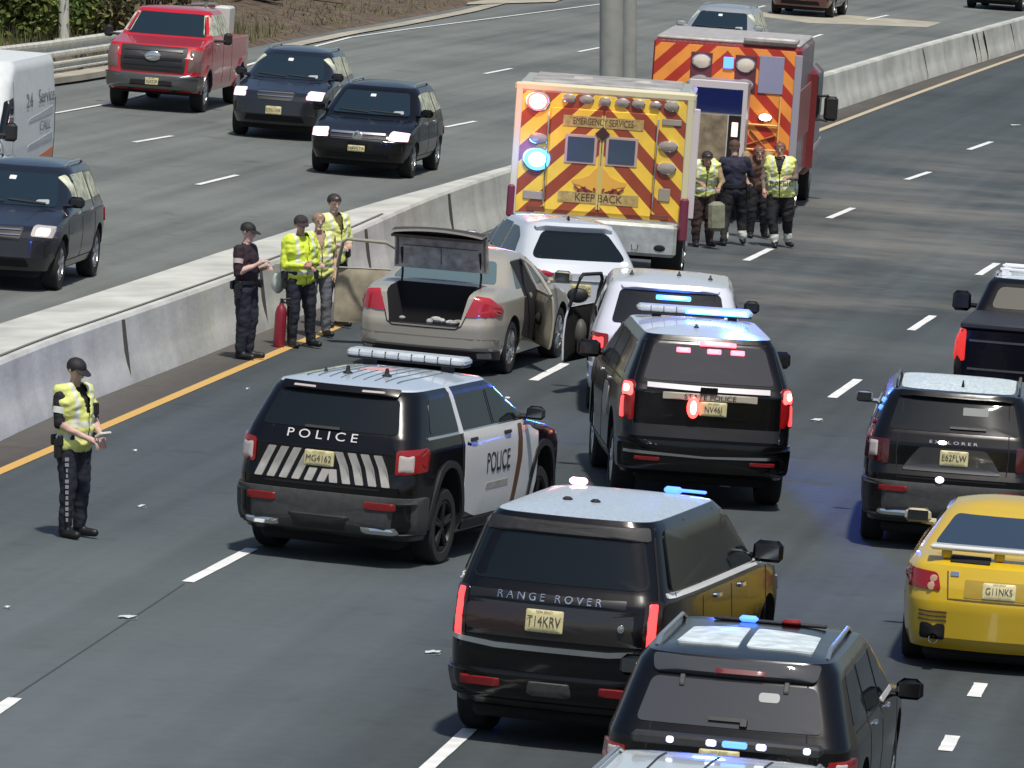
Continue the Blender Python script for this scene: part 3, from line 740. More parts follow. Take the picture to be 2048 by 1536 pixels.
# joints in the top cap
JM = mat('dark joint', (.06, .055, .05), .9)
for y in (72, 96, 110):
    j = MB(); x = bar_sm(y)+.17; wt = bar_w(y); j.box((x-.21-wt/2, y, gz(x)+.8545), (wt*.98, .03, .01)); j.build('joint', JM, bar)
for y in np.arange(63, 126, 9.2):
    x = bar_sm(y)+.12; j = MB(); j.box((x-.10, y, gz(x-.12)+.44), (.09, .018, .74), Matrix.Rotation(R(-6), 3, 'Y')); j.build('joint', JM, bar) 
rt = MB(); vv = []
for i, y in enumerate(np.arange(66, 113, 1.0)):
    x = bar_sm(y)-.13; vv += [(x-.05, y, gz(x)+.8615), (x, y, gz(x)+.8615)]
rt.add(vv, [[2*i, 2*i+1, 2*i+3, 2*i+2] for i in range(len(vv)//2-1)])
rt.build('cap_seam', mat('seam grey', (.16, .155, .14), .9), bar, smooth=0)  # dark crack along the top cap

sun_mb = MB()  # cream strips that paint warm sunlight onto the barrier face
for y0, wd in ((186.5, .12), (197.6, .35), (198.6, .16), (200.2, .5), (207, .14)):
    vv = []
    for k in range(7):
        a, b = pr[min(5, k)]; yy = y0+.5*math.sin(k*.6); x = bar_sm(yy)+.125+a
        vv += [(x+.004, yy-wd/2, gz(bar_sm(yy))+b+(.0 if k < 6 else .0)), (x+.004, yy+wd/2, gz(bar_sm(yy))+b)]
    sun_mb.add(vv[:12], [[2*i, 2*i+1, 2*i+3, 2*i+2] for i in range(5)])
sun_mb.build('sun_streak', mat('cream sun streak', (.72, .60, .40), .8, vary=.3, scale=2), bar, smooth=0)
# ---- sign columns beside the median
def column(name, x, y, r, h, label):
    e = empty(name, frame(x, y, 0, roll=False), label, 'column', 'sign gantry columns at the median')
    mb = MB(); mb.lathe((0, 0, 0), [(r, 0), (r*.98, h)], n=40, axis='Z'); mb.lathe((0, 0, h), [(r*.98, 0), (.001, .05)], n=40, axis='Z'); mb.build('shaft', POLE, e)
    mb = MB(); mb.box((0, 0, .45), (r*3.2, r*3.2, .9), bev=.05); mb.build('pedestal', CONC, e)
    mb = MB(); mb.lathe((0, 0, .9), [(r*1.45, 0), (r*1.45, .05), (r, .05)], n=32, axis='Z')
    for k in range(8): mb.lathe((r*1.25*math.cos(k*.785), r*1.25*math.sin(k*.785), .95), [(.02, 0), (.02, .06), (.001, .06)], n=6, axis='Z')
    mb.build('flange', STEEL, e)
column('gantry_column', 1.86, 135.5, .225, 9.5, 'thick pale grey round column rising behind the yellow striped ambulance')
column('gantry_column', 2.22, 137.4, .145, 9.5, 'thinner darker column just right of the thick grey column')

# ---- guardrail and lamp post on the far side
gr = empty('guardrail', Matrix.Translation((-10.9, 154, gz(-10.9))), 'galvanised double rail guardrail behind the red pickup truck', 'guardrail')
pts = [(-17.0, 118), (-15.0, 131), (-13.0, 143), (-11.4, 151.5), (-10.1, 157.8), (-9.1, 163.5), (-8.3, 169)]
ox, oy, oz = -10.9, 154, gz(-10.9)
def rail(zc, hh):
    pr = [(-.0, -hh), (.05, -hh*.75), (.05, -hh*.45), (-.02, -.02), (-.02, .02), (.05, hh*.45), (.05, hh*.75), (0, hh)]; mb = MB(); vv = []
    for i, (x, y) in enumerate(pts):
        for a, b in pr: vv.append((x-ox+a, y-oy, gz(x)-oz+zc+b))
    for i in range(len(pts)-1):
        for k in range(7): mb.f.append([i*8+k, i*8+k+1, (i+1)*8+k+1, (i+1)*8+k]); mb.m.append(0)
    mb.v = vv; return mb
rail(.66, .20).build('rail', STEEL, gr, smooth=20); rail(.27, .12).build('rail', STEEL, gr, smooth=20)
for k in range(14):
    t = k/13*6; i = min(5, int(t)); f_ = t-i; x = pts[i][0]*(1-f_)+pts[i+1][0]*f_-.12; y = pts[i][1]*(1-f_)+pts[i+1][1]*f_
    mb = MB(); mb.box((x-ox, y-oy, gz(x)-oz+.38), (.12, .16, .78), bev=.01); mb.build('post', mat('weathered timber post', (.2, .17, .13), .9, vary=.3), gr)
kb = MB()
for i in range(len(pts)-1):
    (x0, y0), (x1, y1) = pts[i], pts[i+1]
    kb.add([(x0+.2, y0, gz(x0)), (x0+.75, y0, gz(x0)), (x0+.75, y0, gz(x0)+.13), (x0+.2, y0, gz(x0)+.15), (x1+.2, y1, gz(x1)), (x1+.75, y1, gz(x1)), (x1+.75, y1, gz(x1)+.13), (x1+.2, y1, gz(x1)+.15)], [[0, 1, 5, 4], [1, 2, 6, 5], [2, 3, 7, 6], [3, 0, 4, 7], [0, 3, 2, 1], [4, 5, 6, 7]])
tag(kb.build('kerb', CONC2, smooth=0), kind='structure')
lp = empty('lamp_post', frame(-10.35, 167.5, 0, roll=False, z=ground_z(-10.35, 167.5)), 'pale grey lamp post behind the guardrail', 'lamp post')
mb = MB(); mb.lathe((0, 0, .25), [(.125, 0), (.09, 8)], n=20, axis='Z'); mb.tube([(0, 0, 8.1), (.3, -.1, 8.6), (1.4, -.5, 8.9), (2.2, -.8, 8.9)], [.07, .06, .05, .04]); mb.build('shaft', mat('light grey post paint', (.5, .5, .44), .6), lp)
mb = MB(); mb.lathe((0, 0, -.6), [(.30, 0), (.30, .8), (.2, .9), (.001, .9)], n=20, axis='Z'); mb.build('base', CONC2, lp)
mb = MB(); mb.box((2.5, -.9, 8.88), (.7, .3, .12), bev=.04); mb.build('lamp_head', STEEL, lp)

# ---- small litter
for i, (x, y, s_) in enumerate([(-3.62, 67.77, .085), (-3.95, 77.07, .05), (-.74, 66.74, .07), (3.90, 92.08, .085), (-3.32, 90.9, .035), (5.51, 138.5, .09), (11.59, 166.9, .13), (-4.76, 67.86, .045), (-4.32, 82.6, .035), (-.06, 92.1, .04)]):
    m_ = MB(); rn = random.Random(i); n = 9; vv = []
    for k in range(n):
        a = 2*math.pi*k/n; q = rn.uniform(.7, 1.2); vv.append((s_*q*math.cos(a), s_*1.3*q*math.sin(a), .01+rn.uniform(0, .02)))
    vv.append((0, 0, .03)); m_.add(vv, [[k, (k+1) % n, n] for k in range(n)]); m_.add([(v[0], v[1], 0) for v in vv[:n]], [list(range(n))[::-1]])
    o = m_.build('paper_scrap', mat('white scrap', (.6, .62, .6), .7), None); o.location = (x, y, gz(x)+.004)
    tag(o, ['pale scrap lying beside the dark seam at the lower left', 'pale scrap on the road right of the foreground officer', 'faint scrap left of the black SUV with red lamp bars', 'pale scrap on the road between the lit black SUV and the right lane', 'tiny scrap near the left front of the black and white police car', 'small scrap on the road right of the vested responders', 'pale scrap at the far right edge below the yellow line', 'tiny scrap at the far left edge of the road', 'tiny scrap just left of the foreground officer by the yellow line', 'tiny scrap beyond the bonnet of the black and white police car'][i], 'litter', 'scraps of litter on the road')
# ------------------------------------------------------------------ vehicles
# 1 black and white police SUV
c = Car('police_suv', 'black and white police SUV with POLICE on its white door', 'police car', EXPL, BLACKP, -1.66, 74.15, R(18.5), 'police vehicles at the scene', 'raxle', 1.02)
WROOF = paint('sky white roof paint', (.54, .62, .70))  # white roof with the sky's reflection put into its colour
def mf(p): return 2 if (p.z > 1.665) else 0
c.make_body([BLACKP, DARK, WROOF], matfn=mf)
YS = (.55, 1.45, 2.45, 3.25)
c.both('door_skin', [(1.52, .50), (1.95, .42), (3.75, .42), (3.86, .6), (3.86, 1.15), (1.52, 1.15)], WHITEP, off=.006, r=.04)
c.both('door_pillar', [(1.40, 1.14), (1.52, 1.14), (1.50, 1.665), (1.41, 1.665)], WHITEP, off=.007, r=.01)
glass_suv(c, GLASSB, dz=(1.18, 1.57), ys=YS, rz=(1.19, 1.58))
doors_suv(c, YS); hatch_gap(c, .60, .70, 1.60, .55)
c.gaps([[(2.6, .5), (2.62, 1.14)]])
c.panel('shoulder_line', 'right', [(.5, 1.135), (3.8, 1.145), (3.8, 1.17), (.5, 1.165)], CHROME, off=.004, r=.01)
for sg, f in ((1, 'right'), (-1, 'left')):
    c.text('door_lettering', f, 'POLICE', 2.55, .80, .23, BTXT, off=.012, sx=1.0)
    c.panel('door_underline', f, [(2.2, .625), (2.9, .625), (2.9, .665), (2.2, .665)], GTXT, off=.010, r=.01)
    c.panel('door_stripe', f, [(3.02, .44), (3.14, .44), (3.32, .8), (3.32, 1.12), (3.20, 1.12), (3.17, .8)], mat('brown door stripe', (.10, .05, .025), .4), off=.011, r=.03)
# tail lamps
c.mirr('tail_light', 'wrap', [(.74, .80), (1.16, .84), (1.20, 1.02), (1.12, 1.07), (.74, 1.04)], REDL, off=.014, r=.03)
c.mirr('reversing_lamp', 'wrap', [(.77, .83), (.93, .83), (.93, 1.0), (.77, 1.0)], CLRL, off=.022, r=.02)
c.panel('hatch_band', 'rear', [(-.74, 1.0), (.74, 1.0), (.66, 1.16), (-.66, 1.16)], BLACKP, off=.01, r=.02)
c.text('hatch_lettering', 'rear', 'P O L I C E', -.05, 1.115, .12, WTXT, off=.022, sx=1.35)
for k in range(11):     # reflective slanted stripes on the tailgate
    a = -.72+k*.135; sgn = 1 if a < .0 else -1
    lo = .72 if abs(a) < .15 or abs(a) > .1 else .7
    top = .98 if not (-.24 < a < .16) else .80
    c.panel('reflective_stripe', 'rear', [(a, lo), (a+.085, lo), (a+.085+sgn*.12*(top-lo)/.26, top), (a+sgn*.12*(top-lo)/.26, top)], GTXT, off=.008, r=.008)
c.plate('rear', -.05, .90, 'MG4162', off=.028)
c.panel('bumper', 'wrap', [(-1.25, .34), (1.25, .34), (1.28, .66), (-1.28, .66)], GREYPL, off=.035, r=.05)
c.mirr('rear_reflector', 'rear', [(.45, .57), (.78, .57), (.78, .63), (.45, .63)], REDDIM, off=.045, r=.02)
c.mirr('exhaust_trim', 'rear', [(.42, .37), (.80, .37), (.80, .42), (.42, .42)], CHROME, off=.045, r=.02)
c.panel('skid_panel', 'rear', [(-.3, .37), (.3, .37), (.36, .50), (-.36, .50)], PLAST, off=.045, r=.03)
c.panel('spoiler', 'rear', [(-.60, 1.58), (.60, 1.58), (.62, 1.665), (-.62, 1.665)], BLACKP, off=.06, r=.03)
c.mirr('spoiler_lamp', 'rear', [(.22, 1.60), (.50, 1.60), (.50, 1.625), (.22, 1.625)], CLRL, off=.066, r=.01)
wiper(c, -.25, .12, 1.2)
for f in ('left', 'right'):
    for yy in (c.ro, c.ro+c.wb):
        pts = [];
        for k in range(13): a = math.pi*k/12; pts.append((yy+math.cos(a)*.50, .385+math.sin(a)*.50))
        for k in range(12, -1, -1): a = math.pi*k/12; pts.append((yy+math.cos(a)*.455, .385+math.sin(a)*.455))
        c.strip('arch_trim', f, [[(yy+math.cos(math.pi*k/16)*.48, .385+math.sin(math.pi*k/16)*.48) for k in range(17)]], PLAST, wd=.07, off=.02)
c.both('sill', [(1.6, .30), (3.5, .30), (3.5, .41), (1.6, .41)], PLAST, off=.02, r=.02)
c.handles((1.78, 2.85), 1.06, PLAST); c.wheels(DALLOY, 5); c.mirror(3.42, 1.16, PLAST); underbody(c)
light_bar(c, 2.45, 1.745, 1.28)
puck(c, -.18, 1.1); puck(c, .22, 1.15); puck(c, -.45, 1.2, .02, .05)
c.strip('roof_rib', 'top', [[(x, .8), (x, 2.2)] for x in (-.5, -.38, -.26, -.14, -.02, .1, .22, .34, .46)], mat('rib shade blue', (.10, .14, .18), .4), wd=.012, off=.004)
c.panel('roof_marking', 'top', [(-.22, 1.55), (.1, 1.55), (.1, 1.85), (-.22, 1.85)], mat('faded pink roof mark', (.62, .32, .32), .5), off=.005, r=.02)
c.mirr('headlight', 'wrapf', [(.62, .78), (1.0, .80), (1.0, .92), (.62, .90)], CLRL, off=.01)
c.panel('grille', 'front', [(-.55, .6), (.55, .6), (.6, .86), (-.6, .86)], PLAST, off=.015)

warp(c, [(0, 0), (.45, .45), (.60, .63), (.80, .95), (1.15, 1.30), (1.68, 1.76), (1.9, 1.99)])
# 2 black luxury SUV with vertical red lamp bars
c = Car('luxury_suv', 'glossy black luxury SUV with tall thin red lamp bars, second nearest in the middle', 'suv', RROV, BLACKP, .53, 61.9, R(14.5), 'police vehicles at the scene', 'raxle', .99)
GR = mat('grained sky sheen roof', (.46, .54, .62), .38, coat=.4, vary=.15, scale=30, bump=.5, bscale=160)  # sky reflection on the black roof, painted as a pale colour
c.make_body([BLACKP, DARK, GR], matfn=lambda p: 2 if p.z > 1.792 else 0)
YS = (.5, 1.4, 2.5, 3.4)
BRONZE = mat('side glass with tan reflection', (.075, .05, .015), .06, spec=.9)
c.both('side_window', [(.45, 1.22), (3.95, 1.22), (3.1, 1.72), (.62, 1.72)], GLASS, r=.08)
c.panel('rear_window', 'rear', [(-.80, 1.22), (.80, 1.22), (.66, 1.68), (-.66, 1.68)], GLASS, r=.10)
c.panel('window_band', 'rear', [(-.72, 1.63), (.72, 1.63), (.69, 1.74), (-.69, 1.74)], PLAST, off=.03, r=.03)
c.panel('windshield', 'front', [(-.80, 1.22), (.80, 1.22), (.66, 1.72), (-.66, 1.72)], GLASSB, r=.06)
doors_suv(c, YS, .5, 1.2, 1.75)
c.both('waist_trim', [(.35, 1.16), (4.1, 1.15), (4.1, 1.195), (.35, 1.205)], TRIM, off=.012, r=.01)
c.mirr('tail_light', 'wrap', [(.78, .72), (.95, .72), (.95, 1.14), (.78, 1.14)], mat('smoked lens', (.02, .004, .004), .1, coat=.8), off=.012, r=.02)
c.mirr('lamp_bar', 'wrap', [(.815, .735), (.90, .735), (.90, 1.12), (.815, 1.12)], REDON, off=.02, r=.02)
c.panel('badge_bar', 'rear', [(-.76, 1.06), (.62, 1.06), (.62, 1.13), (-.76, 1.13)], mat('satin dark trim', (.05, .05, .05), .3, .8), off=.016, r=.015)
c.text('badge_lettering', 'rear', 'R A N G E   R O V E R', -.05, 1.095, .075, CHROME, off=.024, sx=1.3)
c.panel('tailgate_inset', 'rear', [(-.85, .78), (.82, .78), (.82, 1.045), (-.85, 1.045)], mat('gloss dark panel', (.016, .013, .013), .12, coat=1), off=.006, r=.02)
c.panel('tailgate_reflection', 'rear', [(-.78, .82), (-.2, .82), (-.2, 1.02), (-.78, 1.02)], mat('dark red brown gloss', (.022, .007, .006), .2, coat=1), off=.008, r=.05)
c.plate('rear', -.07, .925, 'T14KRV', off=.028, h=.17, w_=.33)
bd = MB(); q = c.rearp(.60, .92); bd.lathe((q.x, q.y-.02, q.z), [(.035, 0), (.03, -.012), (.001, -.014)], n=20, axis='Y'); bd.build('badge', CHROME, c.root)
c.strip('chrome_strip', 'wrap', [[(-.95, .745), (-.5, .715), (.5, .715), (.88, .745)]], CHROME, wd=.035, off=.02)
c.panel('bumper', 'wrap', [(-1.3, .38), (1.3, .38), (1.3, .56), (-1.3, .56)], BLACKP, off=.035, r=.05)
c.mirr('rear_reflector', 'rear', [(.42, .455), (.80, .455), (.80, .515), (.42, .515)], REDDIM, off=.045, r=.02)
c.panel('tow_cover', 'rear', [(-.2, .44), (.2, .44), (.2, .52), (-.2, .52)], GREYPL, off=.045, r=.02)
c.strip('panel_gap', 'rear', [[(-.85, .70), (-.87, 1.15), (-.72, 1.74), (.72, 1.74), (.87, 1.15), (.85, .70)]], DARK)
c.handles((1.95, 2.9), 1.05, CHROME); c.wheels(DALLOY, 7); c.mirror(3.62, 1.2, BLACKP, size=(.15, .12, .2)); underbody(c)
puck(c, -.22, 1.15, .045, .02); puck(c, .03, 1.15, .045, .02)
for x, m_ in ((-.52, PINKON), (.35, BLUEDIM)):
    p = c.topp(x, 2.75); k = MB(); k.box((p.x, p.y, p.z+.03), (.16, .08, .06), bev=.02); k.build('roof_strobe', m_, c.root)
p = c.topp(.55, 2.72); k = MB(); k.box((.53, p.y, p.z+.035), (.26, .05, .025), bev=.01); k.build('roof_strobe', BLUEDIM, c.root)
c.mirr('headlight', 'wrapf', [(.6, .82), (1.05, .84), (1.05, .96), (.6, .95)], CLRL, off=.01)
c.panel('grille', 'front', [(-.55, .72), (.55, .72), (.58, .92), (-.58, .92)], PLAST, off=.015)

warp(c, [(0, 0), (.32, .34), (.48, .56), (.74, .92), (1.10, 1.32), (1.79, 2.0)])
# 3 nearest black SUV with roof rails
c = Car('black_suv', 'black SUV with silver roof rails and a clear rear window strobe at the bottom edge', 'suv', EXPL, BLACKP, 1.55, 54.6, R(8), 'police vehicles at the scene', 'rear', 1.0)
c.make_body([BLACKP, DARK], matfn=None)
YS = (.55, 1.45, 2.45, 3.25)
RG = mat('grey sheen rear glass', (.055, .060, .068), .05, spec=.35)
glass_suv(c, GLASSB, dz=(1.18, 1.57), ys=YS, rz=(1.16, 1.50), rearg=RG)
doors_suv(c, YS); hatch_gap(c, .60, .70, 1.60, .55)
c.panel('spoiler', 'rear', [(-.62, 1.53), (.62, 1.53), (.64, 1.655), (-.64, 1.655)], RG, off=.05, r=.04)
c.panel('high_brake_lamp', 'rear', [(-.18, 1.535), (.26, 1.535), (.26, 1.58), (-.18, 1.58)], mat('dull red lens', (.14, .02, .025), .25, coat=.5), off=.058, r=.01)
c.mirr('window_hinge', 'rear', [(.38, 1.44), (.42, 1.44), (.42, 1.53), (.38, 1.53)], GREYPL, off=.02, r=.01)
wiper(c, -.16, .12, 1.215); c.panel('wiper_arm', 'rear', [(.08, 1.165), (.14, 1.165), (.14, 1.225), (.08, 1.225)], PLAST, off=.03, r=.01)
c.panel('sticker', 'rear', [(.20, 1.37), (.36, 1.37), (.36, 1.44), (.20, 1.44)], mat('pale sticker', (.30, .33, .32), .5), off=.008, r=.03)
c.mirr('tail_light', 'wrap', [(.78, .76), (1.14, .78), (1.16, .94), (.78, .92)], REDL, off=.014, r=.03)
c.mirr('reversing_lamp', 'wrap', [(.84, .80), (.96, .80), (.96, .90), (.84, .90)], CLRL, off=.022, r=.02)
c.plate('rear', -.05, .88, 'K27NPB', off=.028)
c.panel('bumper', 'wrap', [(-1.25, .34), (1.25, .34), (1.28, .66), (-1.28, .66)], GREYPL, off=.035, r=.05)
c.both('waist_trim', [(2.6, 1.125), (3.4, 1.13), (3.4, 1.175), (2.6, 1.17)], TRIM, off=.01, r=.01)
c.handles((1.78, 2.85), 1.06, CHROME); c.wheels(ALLOY, 5); c.mirror(3.3, 1.08, BLACKP, size=(.12, .1, .19)); underbody(c)
c.rails(mat('bright rail metal', (.7, .7, .7), .25, .9), inset=.08, h=.05)
sr = mat('panoramic roof glass', (.72, .80, .82), .2, spec=.8, vary=.25, scale=7)  # glass coloured white to stand for the reflected sky
c.panel('sunroof', 'top', [(-.52, .82), (-.04, .82), (-.04, 1.75), (-.49, 1.75)], sr, off=.012, r=.04)
c.panel('sunroof', 'top', [(.02, .82), (.54, .82), (.51, 1.75), (.02, 1.75)], sr, off=.012, r=.04)
for x, m_ in ((-.12, BLUEDIM), (.22, REDDIM)):
    p = c.topp(x, 2.3); k = MB(); k.box((p.x, p.y, p.z+.03), (.15, .08, .05), bev=.02); k.build('roof_strobe', m_, c.root)
p = c.topp(0, 2.3); k = MB(); k.box((.05, p.y+.05, p.z+.01), (.9, .05, .03), bev=.01); k.build('strobe_rack', PLAST, c.root)
c.mirr('headlight', 'wrapf', [(.62, .78), (1.0, .80), (1.0, .92), (.62, .90)], CLRL, off=.01)
c.panel('grille', 'front', [(-.55, .6), (.55, .6), (.6, .86), (-.6, .86)], PLAST, off=.015)

warp(c, [(0, 0), (.45, .45), (.60, .63), (.80, .88), (1.15, 1.16), (1.68, 1.67), (1.9, 1.88)])
# 4 nearest vehicle, only its roof in frame
c = Car('white_roofed_suv', 'vehicle cut off by the bottom edge, only its white roof and blue strobes showing', 'suv', TAHO, BLACKP, .84, 45.35, R(9), 'police vehicles at the scene', 'rear', 1.0)
WR2 = paint('pale blue white roof', (.66, .73, .77))  # pale roof colour that includes the sky's reflection
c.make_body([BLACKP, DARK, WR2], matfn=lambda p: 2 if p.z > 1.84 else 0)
YS = (.55, 1.5, 2.5, 3.35); glass_suv(c, GLASSB, dz=(1.28, 1.76), ys=YS, rz=(1.28, 1.74), rearw=.76)
doors_suv(c, YS, .5, 1.24, 1.8)
c.mirr('tail_light', 'wrap', [(.86, .82), (1.05, .82), (1.05, 1.2), (.86, 1.2)], REDL, off=.014, r=.03)
c.wheels(ALLOY, 6); c.mirror(3.55, 1.24, BLACKP); underbody(c)
b = MB(); b.box((0, 3.02, 1.955), (1.3, .16, .07), bev=.02); lb = b.build('light_bar', PLAST, c.root)
for x, w_, m_ in ((-.10, .07, WHITEON), (.06, .17, BLUEON), (.24, .07, WHITEON), (-.38, .05, WHITEON), (.55, .05, WHITEON)):
    b = MB(); b.box((x, 2.935, 1.96), (w_, .03, .045), bev=.01); b.build('strobe', BLUEDIM if m_ is BLUEON else mat('pale violet strobe', (.6, .6, .9), .3, emit=(.6, .65, 1), es=1.2), lb)
c.strip('roof_rib', 'top', [[(x, 1.2), (x, 2.8)] for x in (-.38, -.02, .34)], PLAST, wd=.015, off=.004)
c.rails(mat('bright rail metal', (.7, .7, .7), .25, .9), inset=.06, h=.05)

# 5 Tahoe type black police SUV, blue bar lit
c = Car('lit_police_suv', 'black police SUV with glowing blue roof bar and glowing red tail lamps', 'police car', TAHO, BLACKP, 2.05, 81.73, R(-3.5), 'police vehicles at the scene', 'raxle', .985)
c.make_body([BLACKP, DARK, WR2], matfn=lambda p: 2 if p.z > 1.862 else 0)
YS = (.55, 1.5, 2.5, 3.35); glass_suv(c, GLASSB, dz=(1.28, 1.76), ys=YS, rz=(1.27, 1.76), gside=mat('crazed side glass', (.03, .03, .03), .08, spec=.8), rearg=mat('smoky rear glass', (.040, .043, .050), .05, spec=.35))
doors_suv(c, YS, .5, 1.24, 1.8); c.strip('panel_gap', 'rear', [[(-.84, .78), (-.86, 1.2), (-.72, 1.8), (.72, 1.8), (.86, 1.2), (.84, .78)]], DARK)
c.mirr('tail_light', 'wrap', [(.835, .82), (1.08, .82), (1.08, 1.24), (.835, 1.24)], REDL, off=.014, r=.03)
c.mirr('brake_lamp', 'wrap', [(.86, 1.08), (1.05, 1.08), (1.05, 1.22), (.86, 1.22)], REDHOT, off=.022, r=.04)
c.mirr('lamp_core', 'wrap', [(.905, 1.12), (1.0, 1.12), (1.0, 1.19), (.905, 1.19)], CORER, off=.028, r=.03)
c.mirr('lamp_strip', 'wrap', [(.98, .84), (1.05, .84), (1.05, 1.07), (.98, 1.07)], REDON, off=.022, r=.01)
c.strip('chrome_strip', 'rear', [[(-.70, 1.205), (.0, 1.19), (.70, 1.19)]], CHROME, wd=.055, off=.03)
bw = MB(); q = c.rearp(0, 1.19); bw.box((q.x, q.y-.045, q.z), (.20, .02, .07), bev=.012); bw.build('badge', BLACKP, c.root)
c.panel('lettering_strip', 'rear', [(-.52, 1.075), (.56, 1.075), (.56, 1.15), (-.52, 1.15)], mat('cream lettering strip', (.45, .40, .32), .4), off=.016, r=.01)
c.text('hatch_lettering', 'rear', 'STATE POLICE', .02, 1.112, .085, BTXT, off=.024, sx=1.1)
c.plate('rear', .06, .99, 'NV46J', off=.03)
q = c.rearp(-.17, 1.0); k = MB(); k.ball((q.x, q.y-.05, q.z), 1, 14, 10, sc=(.075, .03, .12)); rs = k.build('red_strobe', REDHOT, c.root); k = MB(); k.ball((q.x, q.y-.075, q.z), 1, 14, 10, sc=(.035, .012, .075)); k.build('strobe_core', CORER, rs)
c.panel('step_panel', 'rear', [(-.42, .88), (.48, .88), (.34, 1.07), (-.28, 1.07)], BLACKP, off=.008, r=.04)
c.strip('chrome_strip', 'wrap', [[(-.92, .62), (.0, .60), (.86, .62)]], CHROME, wd=.02, off=.04)
c.panel('bumper', 'wrap', [(-1.28, .42), (1.28, .42), (1.3, .70), (-1.3, .70)], BLACKP, off=.035, r=.05)
c.mirr('rear_reflector', 'rear', [(.50, .53), (.80, .53), (.80, .575), (.50, .575)], REDDIM, off=.045, r=.015)
c.panel('high_brake_lamp', 'rear', [(-.12, 1.755), (.30, 1.755), (.30, 1.80), (-.12, 1.80)], mat('glowing pink brake lamp', (.5, .1, .1), .2, emit=(1, .12, .16), es=3.5), off=.04, r=.01)
for a in (-.38, -.03, .24): c.panel('window_strobe', 'rear', [(a, 1.655), (a+.16, 1.655), (a+.16, 1.72), (a, 1.72)], mat('glowing pink strobe', (.5, .15, .2), .2, emit=(1, .16, .25), es=2.4), off=.02, r=.015)
c.handles((1.8, 2.85), 1.12, CHROME); c.wheels(ALLOY, 6); c.mirror(3.55, 1.22, BLACKP, size=(.15, .12, .23)); underbody(c)
light_bar(c, 2.55, 1.90, 1.35, lit=[(-.12, .62, BLUEON)])
p = c.topp(.3, 1.6); k = MB(); k.box((.32, p.y, p.z+.0), (.02, .02, .02)); 
puck(c, -.1, 1.1, .03, .05)
c.both('door_badge', [(1.7, .75), (2.3, .75), (2.3, 1.05), (1.7, 1.05)], GTXT, off=.006, r=.1)
c.mirr('headlight', 'wrapf', [(.6, .85), (1.05, .87), (1.05, 1.02), (.6, 1.0)], CLRL, off=.01)
c.panel('grille', 'front', [(-.55, .7), (.55, .7), (.6, .98), (-.6, .98)], PLAST, off=.015)

warp(c, [(0, 0), (.5, .5), (.6, .60), (.82, .97), (1.25, 1.42), (1.8, 1.87), (2.0, 2.07)])
# 6 white police SUV ahead of it, driver door open
def open_door(c, side, y0, y1, ang, zb, zt, ztop, outer, inner, name='open_door', y1t=None, slope=0.0, slr=.0, fm=None):
    """door cut on the body side between y0 (free edge) and y1 (hinge), swung out by ang about the hinge"""
    hx = c.sidep(side, y1, .8).x; H = Matrix.Translation((hx, y1, 0)) @ Matrix.Rotation(side*ang, 4, 'Z') @ Matrix.Translation((-hx, -y1, 0))
    f = 'right' if side > 0 else 'left'
    o = c.panel(name, f, [(y0, zb), (y1, zb), (y1, zt), (y0, zt)], outer, off=.02, r=.05, M=H)
    # inner skin
    mb = MB(); g = []; 
    for i in range(9):
        for k in range(7):
            y = y0+(y1-y0)*i/8; z = zb+(zt-zb)*k/6; p = c.P(f, y, z)-c.N(f, y, z)*(.07 if 0 < i < 8 and 0 < k < 6 else .0); g.append(H @ p)
    mb.add(g, [[i*7+k, i*7+k+1, (i+1)*7+k+1, (i+1)*7+k] for i in range(8) for k in range(6)])
    mb.build('door_lining', inner, o)
    fr = MB(); pl = [(y0, zt), (y0+slr, ztop), (y1-slope, ztop), (y1, zt)]
    pr = [H @ (c.P(f, a, b)) for a, b in [Vector(pl[0]), *(Vector(pl[0]).lerp(Vector(pl[1]), t) for t in (.5, .9)), Vector(pl[1])+Vector((.05, .0)), Vector(pl[2])+Vector((-.03, 0)), *(Vector(pl[2]).lerp(Vector(pl[3]), t) for t in (.2, .6)), Vector(pl[3])]]
    fr.tube(pr, .024, n=8); fr.build('window_frame', fm or outer, o)
    mb = MB(); q = H @ (c.P(f, (y0+y1)/2, (zb+zt)/2)-c.N(f, (y0+y1)/2, (zb+zt)/2)*.09)
    mb.ball(q, 1, 12, 8, sc=(.05, .12, .08)); mb.build('armrest', DARK, o)
    return o, H
c = Car('white_police_suv', 'white police SUV with its driver door open, behind the black SUV with the blue bar', 'police car', EXPL, WHITEP, 1.88, 90.6, R(1), 'police vehicles at the scene', 'rear', 1.0)
c.make_body(); YS = (.55, 1.45, 2.45, 3.25); glass_suv(c, GLASSB, dz=(1.18, 1.57), ys=YS, rz=(1.19, 1.60))
doors_suv(c, YS); hatch_gap(c, .60, .70, 1.60, .55)
c.mirr('tail_light', 'wrap', [(.74, .82), (1.16, .86), (1.20, 1.05), (.74, 1.04)], REDL, off=.014, r=.03)
c.mirr('brake_lamp', 'wrap', [(.80, .86), (1.0, .86), (1.0, 1.0), (.80, 1.0)], REDON, off=.022, r=.03)
c.panel('spoiler', 'rear', [(-.60, 1.60), (.60, 1.60), (.62, 1.665), (-.62, 1.665)], WHITEP, off=.06, r=.03)
c.panel('window_strobe', 'rear', [(-.18, 1.50), (.26, 1.50), (.26, 1.555), (-.18, 1.555)], BLUEON, off=.02, r=.02)
c.panel('bumper', 'wrap', [(-1.25, .34), (1.25, .34), (1.28, .66), (-1.28, .66)], WHITEP, off=.035, r=.05); c.plate('rear', 0, .9, 'MG7240')
c.wheels(DALLOY, 5); c.mirror(3.42, 1.16, PLAST, only=1); underbody(c)
c.panel('door_opening', 'left', [(2.5, .45), (3.6, .45), (3.62, 1.16), (3.3, 1.5), (2.5, 1.58)], DARK, off=.01, r=.05)
